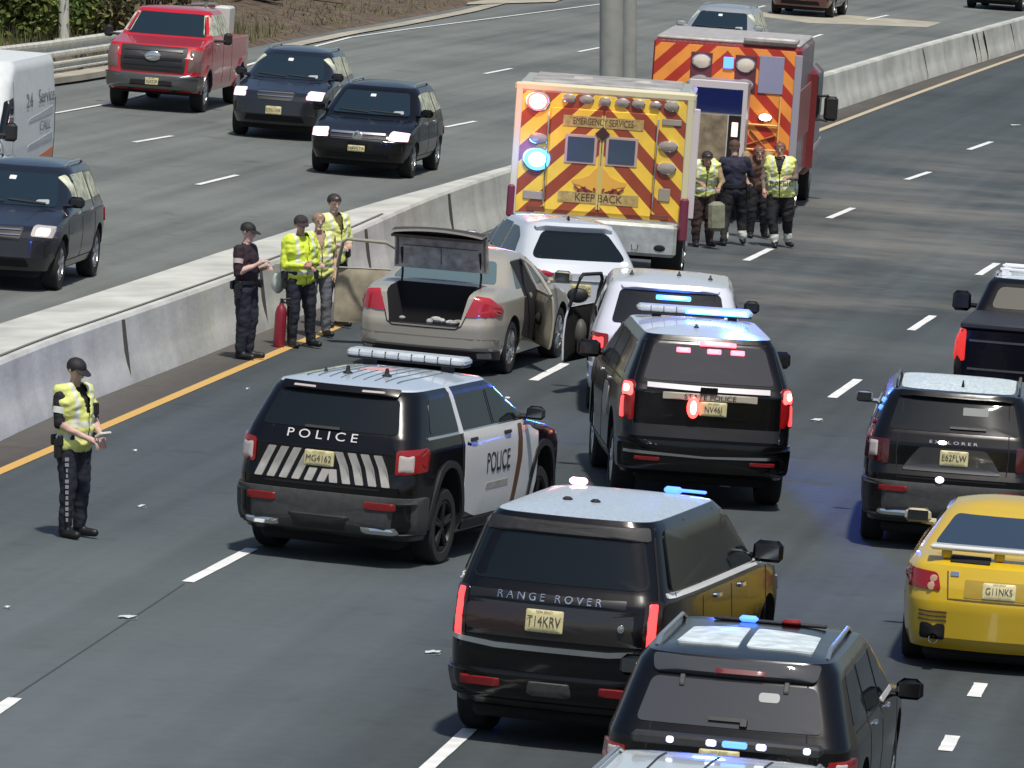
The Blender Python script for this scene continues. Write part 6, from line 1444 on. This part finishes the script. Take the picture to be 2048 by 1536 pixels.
    f = fb.build('f', [skin], None, smooth=60)
    bm = bmesh.new(); bm.from_mesh(body.data); n0 = len(bm.faces); bm.from_mesh(f.data); bm.faces.ensure_lookup_table()
    for i in range(n0, len(bm.faces)): bm.faces[i].material_index = 0; bm.faces[i].smooth = True
    bm.to_mesh(body.data); bm.free(); bpy.data.objects.remove(f)
    # eyes: a pair, one object each
    for sg in (-1, 1): e = MB(); e.ball(hp(sg*.032, .082, .020), .0095, 8, 6); e.build('eye', mat('dark eye', (.03, .025, .02), .2), root)
    if vest:
        vp = [(p[0], p[1], p[2]+.042, p[3]+.042, 0)+tuple(p[5:]) for p in pr[:6]]
        for s in 'LR':
            sh = V['sh'+s]*.82+V['neck']*.18; vp.append((sh, V['che']+Vector(((.1 if s == 'R' else -.1), 0, 0)), .095*b_, .135*b_, 0))
        vo = remesh_prims(vp, .014, 'vest', [vest, REFL], fold=.026, skip=(), sd_=x*2.3); bm = bmesh.new(); bm.from_mesh(vo.data); kill = []
        lo = V['pel'].z-.10; nk = V['neck']
        for fc in bm.faces:
            c_ = fc.calc_center_median()
            if c_.z < lo or (c_-nk).length < .10 or (c_.y > .03+nk.y*.5 and abs(c_.x-nk.x) < .012+max(0, c_.z-1.25)*.28): kill.append(fc)
            dz = c_.z-V['che'].z; ax = abs(c_.x-V['che'].x)
            if (-.20 < dz < -.15) or (-.32 < dz < -.27) or (.105 < ax < .15 and dz > -.15): fc.material_index = 1
            else: fc.material_index = 0
        bmesh.ops.delete(bm, geom=kill, context='FACES'); bm.to_mesh(vo.data); bm.free(); vo.parent = root
        sd = vo.modifiers.new('t', 'SOLIDIFY'); sd.thickness = .008
    if vest_text:
        v, fs = text_geo(vest_text, .13); m_ = MB(); yb = V['che'].y+.205*b_
        m_.add([(V['che'].x-a, yb-abs(a)*.12*abs(a)*8, V['che'].z-.225+b) for a, b, _ in v], fs); m_.build('vest_lettering', BTXT, root, smooth=0, fixn=False)
    if cap:
        cb = MB(); vv = []; n = 20
        for i in range(7):
            th = math.pi/2*i/6
            for t in range(n): a = 2*math.pi*t/n; vv.append(hp(.098*math.cos(a)*math.cos(th), -.008+.106*math.sin(a)*math.cos(th), .045+.085*math.sin(th)))
        cb.add(vv, [[i*n+t, i*n+(t+1) % n, (i+1)*n+(t+1) % n, (i+1)*n+t] for i in range(6) for t in range(n)]); 
        br = [];
        for t in range(9): a = math.pi*(.12+.76*t/8); br.append((hp(.088*math.cos(a), .09*math.sin(a), .05), hp(.085*math.cos(a), .075+.105*math.sin(a), .030)))
        cb.add([q for b in br for q in b]+[q-hu*.008 for b in br for q in b], [[2*i, 2*i+1, 2*i+3, 2*i+2] for i in range(8)]+[[18+2*i, 18+2*i+2, 18+2*i+3, 18+2*i+1] for i in range(8)]+[[2*i+1, 18+2*i+1, 18+2*i+3, 2*i+3] for i in range(8)])
        cb.build('cap', cap, root, fixn=False)
    if hair or cap:
        hb = MB(); vv = []; n = 18
        for i in range(7):
            th = -.35+(math.pi/2+.35)*i/6
            for t in range(n):
                a = 2*math.pi*t/n; fr = math.sin(a); low = th if fr < .35 else max(th, .22)
                vv.append(hp(.097*math.cos(a)*math.cos(low), -.008+.106*math.sin(a)*math.cos(low), .036+.092*math.sin(low)))
        hb.add(vv, [[i*n+t, i*n+(t+1) % n, (i+1)*n+(t+1) % n, (i+1)*n+t] for i in range(6) for t in range(n)]); hb.build('hair', hair or HAIRD, root, fixn=False)
    if belt:
        bb = MB(); c_ = V['pel']+Vector((0, 0, .055)); rx, ry = .205*b_, .135*b_
        bb.lathe(c_, [(1, -.025), (1, .025), (.93, .025), (.93, -.025), (1, -.025)], n=28, axis='Z'); bb.v = [(c_.x+(v[0]-c_.x)*rx, c_.y+(v[1]-c_.y)*ry, v[2]) for v in bb.v]
        be = bb.build('belt', SHOE, root)
        for a in (.2, 2.9, 2.2, 3.6, 5.6): q = MB(); q.box((c_.x+math.cos(a)*rx*1.1, c_.y+math.sin(a)*ry*1.1, c_.z-.03), (.06, .05, .11), bev=.012); q.build('pouch', SHOE, be)
        q = MB(); q.box((c_.x+rx*1.08, c_.y, c_.z-.11), (.055, .09, .20), bev=.015); q.build('holster', SHOE, be)
    return root, V
G2 = 'police officers standing by the median'
# foreground officer, turned to the right, looking down at both hands
r1, V1 = person('officer in black cap and open yellow vest, standing alone, looking down at both hands', -4.49, 73.95, 128, dict(
    shL=(-.19, .0, 1.43), shR=(.19, 0, 1.43), elL=(-.24, .05, 1.16), elR=(.25, .02, 1.15), wrL=(-.10, .26, 1.03), wrR=(.12, .27, 1.02), hipL=(-.09, 0, .92), knL=(-.09, .02, .5), anL=(-.09, -.02, .09), toL=(-.12, .16, .045), look=(0, .10, -.045)),
    BLKC, NAVY, vest=VESTP, cap=CAPM, bulk=1.08, H=1.86, group=G2, skin=SKINP)
q = MB(); q.box((.02, .40, 1.05), (.16, .10, .03), Matrix.Rotation(R(25), 3, 'X'), bev=.008); q.build('notebook', mat('white note pad', (.6, .6, .55), .6), r1)
q = MB(); rn = random.Random(2)
for i in range(12):
    t_ = i/11; rr_ = .128-.035*t_; cx_, cy_ = .105+.01*t_, .012; q.box((cx_+rr_*.80, cy_+rr_*.60, .80-.055*i), (.006, rn.uniform(.018, .04), .036), Matrix.Rotation(R(37), 3, 'Z'))
q.build('trouser_lettering', mat('grey trouser letters', (.25, .27, .3), .6), r1)
q = MB(); q.box((-.15, .15, 1.28), (.08, .05, .12), bev=.01); q.build('radio', BLKC, r1)
q = MB(); q.tube([(.215, .01, 1.31), (.235, .01, 1.25)], [.075, .068], n=14); q.build('sleeve_band', REFL, r1)
# officer in black, facing right, hand on chest
r2, V2 = person('officer all in black with a black cap, hand on chest, left of the vested group', -3.50, 95.1, 112, dict(
    elR=(.27, .0, 1.14), wrR=(.12, .22, 1.26), elL=(-.24, .05, 1.15), wrL=(-.08, .24, 1.20), anR=(.08, -.05, .09), toR=(.10, .13, .045), knR=(.09, .0, .5), look=(0, .10, -.03)),
    PLUMC, NAVY, cap=CAPM, bulk=1.15, H=1.82, group=G2, skin=SKINP)
q = MB(); q.tube([(.235, .0, 1.33), (.25, .0, 1.27)], [.070, .066], n=12); q.build('sleeve_patch', mat('pale sleeve patch', (.5, .4, .38), .6), r2)
# officer 3, front of group
r3, V3 = person('officer in a bright yellow vest and dark cap, back half turned, beside the red extinguisher', -2.86, 97.4, 145, dict(
    elR=(.27, .02, 1.13), wrR=(.10, .26, 1.12), elL=(-.27, .02, 1.13), wrL=(.0, .28, 1.16), hipL=(-.11, 0, .92), knL=(-.14, .03, .5), anL=(-.17, 0, .09), toL=(-.20, .17, .045), look=(.03, .10, -.03)),
    VEST, NAVY, sleeves=VEST, vest=VEST, cap=mat('dark checked cap', (.03, .02, .025), .8, vary=.6, scale=40), H=1.80, group=G2, bulk=1.12)
r4, V4 = person('sandy haired person mostly hidden between the two yellow vested officers', -2.66, 99.2, 160, dict(elR=(.25, .04, 1.15), wrR=(.12, .26, 1.1)),
    mat('tan shirt', (.34, .24, .18), .8, vary=.2), mat('grey trousers', (.14, .15, .17), .8, vary=.2, scale=7, bump=.4, bscale=10), vest=VESTP, H=1.72, hair=mat('sandy hair', (.26, .17, .11), .8), belt=False, skin=SKINP, group=G2)
r5, V5 = person('bareheaded officer in an open yellow vest nearest the open car door', -2.50, 100.9, 140, dict(
    elR=(.27, .02, 1.15), wrR=(.14, .27, 1.12), elL=(-.27, .03, 1.15), wrL=(-.05, .29, 1.14), look=(.02, .10, -.035)),
    mat('brown olive shirt', (.10, .075, .03), .8, vary=.3), BLKC, vest=VESTP, sleeves=VESTP, hair=HAIRD, bulk=1.08, H=1.88, group=G2, skin=SKINP)
# fire extinguisher with a pale bag on top
ex = empty('fire_extinguisher', frame(-3.14, 97.2), 'red fire extinguisher standing at the feet of the yellow vested officers', 'extinguisher')
q = MB(); q.lathe((0, 0, 0), [(.001, 0), (.075, .0), (.08, .03), (.08, .46), (.06, .54), (.035, .57), (.03, .60), (.001, .60)], n=24, axis='Z'); q.build('cylinder', mat('extinguisher red', (.20, .010, .02), .4, coat=.3), ex)
q = MB(); q.tube([(0, 0, .58), (0, 0, .66)], .022, n=8); q.tube([(-.02, 0, .64), (.12, 0, .67)], .012, n=6); q.build('valve', SHOE, ex)
q = MB(); q.tube([(.02, 0, .62), (.13, .02, .56), (.13, .02, .25)], .014, n=8); q.build('hose', SHOE, ex)
bg_ = MB(); bg_.ball((0, 0, 0), 1, 14, 10, sc=(.09, .07, .14)); rn = random.Random(8); bg_.v = [(a*(1+rn.uniform(-.1, .1)), b*(1+rn.uniform(-.1, .1)), c_+rn.uniform(-.01, .01)) for a, b, c_ in bg_.v]; bg_.tube([(-.04, 0, .11), (-.03, 0, .26), (.03, 0, .26), (.04, 0, .11)], .008, n=6)
bo = bg_.build('carrier_bag', mat('pale plastic bag', (.48, .53, .48), .4, vary=.2), None); bo.location = (-3.16, 97.55, gz(-3.16)+.84)
tag(bo, 'pale plastic bag held above the red extinguisher', 'bag')

# responders beside the trucks
G3 = 'firefighters beside the emergency trucks'
f1, W1 = person('stooping firefighter in a striped olive jacket beside the rear corner of the ambulance', 3.20, 121.4, 165, dict(
    head=(0, .26, 1.52), neck=(0, .17, 1.40), che=(0, .10, 1.28), shL=(-.2, .12, 1.36), shR=(.2, .12, 1.36), elL=(-.27, .25, 1.12), elR=(.28, .28, 1.16), wrL=(-.16, .45, 1.05), wrR=(.2, .48, 1.12), look=(0, .09, -.05)),
    OLIVE, mat('dark brown trousers', (.045, .025, .022), .85, vary=.4), sleeves=TANC, vest=VESTP, H=1.78, group=G3, hair=HAIRD, belt=False, bulk=1.25)
f2, W2 = person('firefighter in navy shirt and black trousers with pale ankle bands, seen from behind', 3.76, 122.2, 352, dict(
    elL=(-.30, .06, 1.18), wrL=(-.34, .20, 1.0), elR=(.29, .05, 1.20), wrR=(.20, .28, 1.3), anL=(-.22, -.20, .09), toL=(-.30, -.03, .045), knL=(-.17, .0, .5), anR=(.16, .12, .09), toR=(.2, .29, .045), knR=(.13, .13, .5)),
    mat('navy work shirt', (.018, .018, .04), .8, vary=.4), BLKC, H=1.80, hair=mat('brown hair', (.10, .05, .035), .8), group=G3, cuffs=True, belt=True, bulk=1.2)
f3, W3 = person('responder in a yellow vest lettered TRAFFIC and black trousers, facing the camera', 4.54, 122.5, 186, dict(
    elL=(-.27, .10, 1.18), wrL=(-.16, .32, 1.2), elR=(.29, .08, 1.16), wrR=(.26, .22, 1.0), anR=(.08, .10, .09), toR=(.06, .29, .045), anL=(-.12, -.18, .09), toL=(-.2, -.02, .045), knL=(-.12, -.02, .5), knR=(.13, .10, .5)),
    BLKC, BLKC, sleeves=mat('brown work sleeve', (.16, .12, .10), .8), vest=VESTP, H=1.80, hair=mat('reddish brown hair', (.17, .075, .05), .8), group=G3, cuffs=True, belt=False, vest_text='TRAFFIC', bulk=1.25)
f4, W4 = person('brown jacketed firefighter bending between the navy shirt and the yellow vest', 4.22, 124.4, 170, dict(
    head=(.02, .22, 1.50), neck=(0, .15, 1.40), che=(0, .08, 1.26), elR=(.28, .2, 1.12), wrR=(.25, .36, 1.0), elL=(-.28, .2, 1.12), wrL=(-.2, .4, 1.05)),
    BROWN, BLKC, sleeves=TANC, H=1.78, hair=mat('auburn hair', (.2, .08, .06), .8), group=G3, belt=False, bulk=1.25)
ks = MB(); ks.box((0, 0, .26), (.27, .16, .50), bev=.06); rn = random.Random(4); ks.v = [(a*(1+rn.uniform(-.06, .06)), b*(1+rn.uniform(-.06, .06)), max(0, c_)) for a, b, c_ in ks.v]
ko = ks.build('kit_bag', mat('grey green canvas', (.22, .22, .15), .85, vary=.25, bump=.5, bscale=9)); ko.location = (3.42, 120.95, gz(3.42)+.30); tag(ko, 'grey green canvas kit bag hanging at knee height beside the stooping firefighter', 'bag')
st = MB(); st.tube([(0, 0, 0), (.02, 0, .32)], .012, n=6); sto = st.build('strap', mat('dark strap', (.05, .05, .04), .8), ko); sto.location = (0, 0, .56)

# ------------------------------------------------------------------ vegetation on the far bank
def leafmat(name, cols):
    m, t, p = nodemat(name); tc = t.nodes.new('ShaderNodeTexCoord'); n = t.nodes.new('ShaderNodeTexNoise'); n.inputs['Scale'].default_value = 1.6; n.inputs['Detail'].default_value = 5
    t.links.new(tc.outputs['Object'], n.inputs['Vector']); r = t.nodes.new('ShaderNodeValToRGB'); e = r.color_ramp.elements; e[0].position = .32; e[0].color = cols[0]+(1,); e[1].position = .68; e[1].color = cols[2]+(1,); q = e.new(.5); q.color = cols[1]+(1,)
    t.links.new(n.outputs['Fac'], r.inputs[0]); t.links.new(r.outputs[0], p.inputs['Base Color']); p.inputs['Roughness'].default_value = .65; p.inputs['Specular IOR Level'].default_value = .2
    return m
LG = leafmat('green leaves', ((.04, .07, .018), (.10, .14, .035), (.20, .23, .06)))
LD = leafmat('dark leaves', ((.015, .028, .008), (.04, .055, .018), (.07, .085, .03)))
LB = leafmat('dry brown leaves', ((.06, .065, .03), (.13, .115, .06), (.22, .18, .09)))
BARK = mat('brown bark', (.09, .065, .045), .9, vary=.3)
def shrub_mesh(h, rad, n, m, seed, leaf=.11, clumps=12):
    rn = random.Random(seed); cs = []
    for k in range(clumps):
        a = rn.uniform(0, 6.28); q = rn.uniform(0, .75)*rad; zz = rn.uniform(.25, .85)*h; cs.append((Vector((q*math.cos(a), q*math.sin(a), zz)), rn.uniform(.22, .42)*rad+.1))
    mb = MB()
    for i in range(n):
        c_, r_ = rn.choice(cs); d = Vector((rn.gauss(0, 1), rn.gauss(0, 1), rn.gauss(0, .9))).normalized()*r_*rn.uniform(.55, 1.1); p = c_+d; p.z = max(.03, p.z)
        u = Vector((rn.uniform(-1, 1), rn.uniform(-1, 1), rn.uniform(-.6, .9))).normalized(); w_ = u.cross(Vector((rn.uniform(-1, 1), rn.uniform(-1, 1), rn.uniform(-1, 1)))).normalized(); s_ = leaf*rn.uniform(.6, 1.3)
        mb.add([p-u*s_, p+w_*s_*.45, p+u*s_, p-w_*s_*.45], [[0, 1, 2, 3]])
    return mb, cs
def shrub(name, x, y, h, rad, n, m, seed, label, cat='bush', group='bushes on the far bank', leaf=.11):
    e = empty(name, Matrix.Translation((x, y, ground_z(x, y)-.05)), label, cat, group); mb, cs = shrub_mesh(h, rad, n, m, seed, leaf); mb.build('foliage', m, e, smooth=0, fixn=False)
    st = MB()
    for c_, r_ in cs[:7]: st.tube([(0, 0, 0), (c_.x*.5, c_.y*.5, c_.z*.5), c_], [.035, .025, .01], n=5)
    st.build('stem', BARK, e)
def bank(px, y, up=0):  # lateral position on the bank seen at a given bearing
    return (px-1024)*y/14500.0
SH = [(12, 168, 1.7, 1.5, LG), (75, 170, 1.9, 1.3, LG), (128, 171.5, 1.7, 1.1, LB), (180, 172.5, 1.6, 1.2, LB), (235, 174, 2.0, 1.3, LB), (30, 190, 3.0, 1.8, LD), (110, 192, 3.0, 1.8, LD), (200, 193, 3.2, 1.8, LD), (285, 192, 2.5, 1.6, LD), (350, 196, 2.4, 1.6, LD), (405, 200, 2.2, 1.6, LG), (460, 206, 2.0, 1.4, LD), (500, 196, 1.2, .8, LB), (530, 203, 1.5, 1.2, LG), (590, 208, 1.5, 1.2, LD), (655, 213, 1.3, 1.1, LG), (-40, 178, 2.4, 1.5, LG), (300, 182, 1.8, 1.1, LB), (700, 236, 1.6, 1.3, LD)]
NM = ['light green bush at the far left above the white van', 'light green bush just left of the lamp post', 'dry brown bush behind the lamp post', 'dry brown bush right of the lamp post', 'tall dry brown bush beside the red pickup roof', 'dark green bush at the top left corner', 'dark green bush behind the lamp post top', 'dark green bush between lamp post and red pickup', 'dark bush above the red pickup windshield', 'dark bush behind the red pickup roof', 'green bush behind the hoist box of the red pickup', 'dark bush right of the hoist box', 'small dry bush on the bank beside the red pickup bed', 'green bush at the top of the brown bank', 'dark bush higher on the brown bank', 'green bush far up the brown bank', 'green bush past the left edge', 'dry brown bush behind the red pickup mirror', 'dark bush furthest along the bank']
for i, (px, y, h, rad, m_) in enumerate(SH): x = bank(px, y); shrub('bush', x, y, h*1.25, rad*1.2, 3000 if m_ is not LB else 2300, m_, 40+i, NM[i])
# dry grass and weeds: nobody could count them
gm = MB(); rn = random.Random(11)
for i in range(14000):
    y = rn.uniform(165, 235); x = soil_x(y)-.3-abs(rn.gauss(0, 1))*2.6; z0 = ground_z(x, y); dn = math.sin(x*1.7+y*.6)+math.sin(y*.9-x*.8)
    if y > 184 and rn.random() < .72: continue
    if dn < -.3 and rn.random() < .7: continue
    h_ = rn.uniform(.15, .6) if y < 184 else rn.uniform(.06, .22); a = rn.uniform(0, 6.28); b = Vector((math.cos(a), math.sin(a), 0))*.02; t = Vector((rn.uniform(-.12, .12), rn.uniform(-.12, .12), h_)); p = Vector((x, y, z0-.02))
    gm.add([p-b, p+b, p+t], [[0, 1, 2]], mi=0 if rn.random() < .7 else 1)
tag(gm.build('dry_grass', [LB, LG], smooth=0, fixn=False), 'dry brown grass and weeds scattered over the far bank', 'grass', kind='stuff')
for i, (px, y, l_) in enumerate([(570, 196, 2.6), (520, 194, 1.6)]):
    x = bank(px, y); mb = MB(); mb.tube([(0, 0, .12), (.5*l_, -.2, .30), (l_, .1, .10)], [.05, .04, .02], n=7); mb.tube([(.4*l_, -.15, .26), (.6*l_, -.5, .5)], [.03, .01], n=6)
    o = mb.build('fallen_branch', BARK); o.location = (x-1.0, y, ground_z(x, y)); tag(o, ['long dark fallen branch on the brown bank right of the pickup', 'short fallen branch on the brown bank close to the pickup'][i], 'branch', 'fallen branches on the bank')

# blue strobe on the roof bar also lights what stands round it
for nm, M_, col, en in (('blue_strobe_light', (2.75, 84.0, 2.5), (.03, .12, 1), 330), ('ambulance_blue_light', (.15, 110.7, 1.95), (.1, .3, 1), 16), ('ambulance_red_light', (.15, 110.7, 2.85), (1, .15, .08), 16),):
    l = bpy.data.lights.new(nm, 'POINT'); l.energy = en; l.color = col; l.shadow_soft_size = .2; o = bpy.data.objects.new(nm, l); link(o); o.location = M_
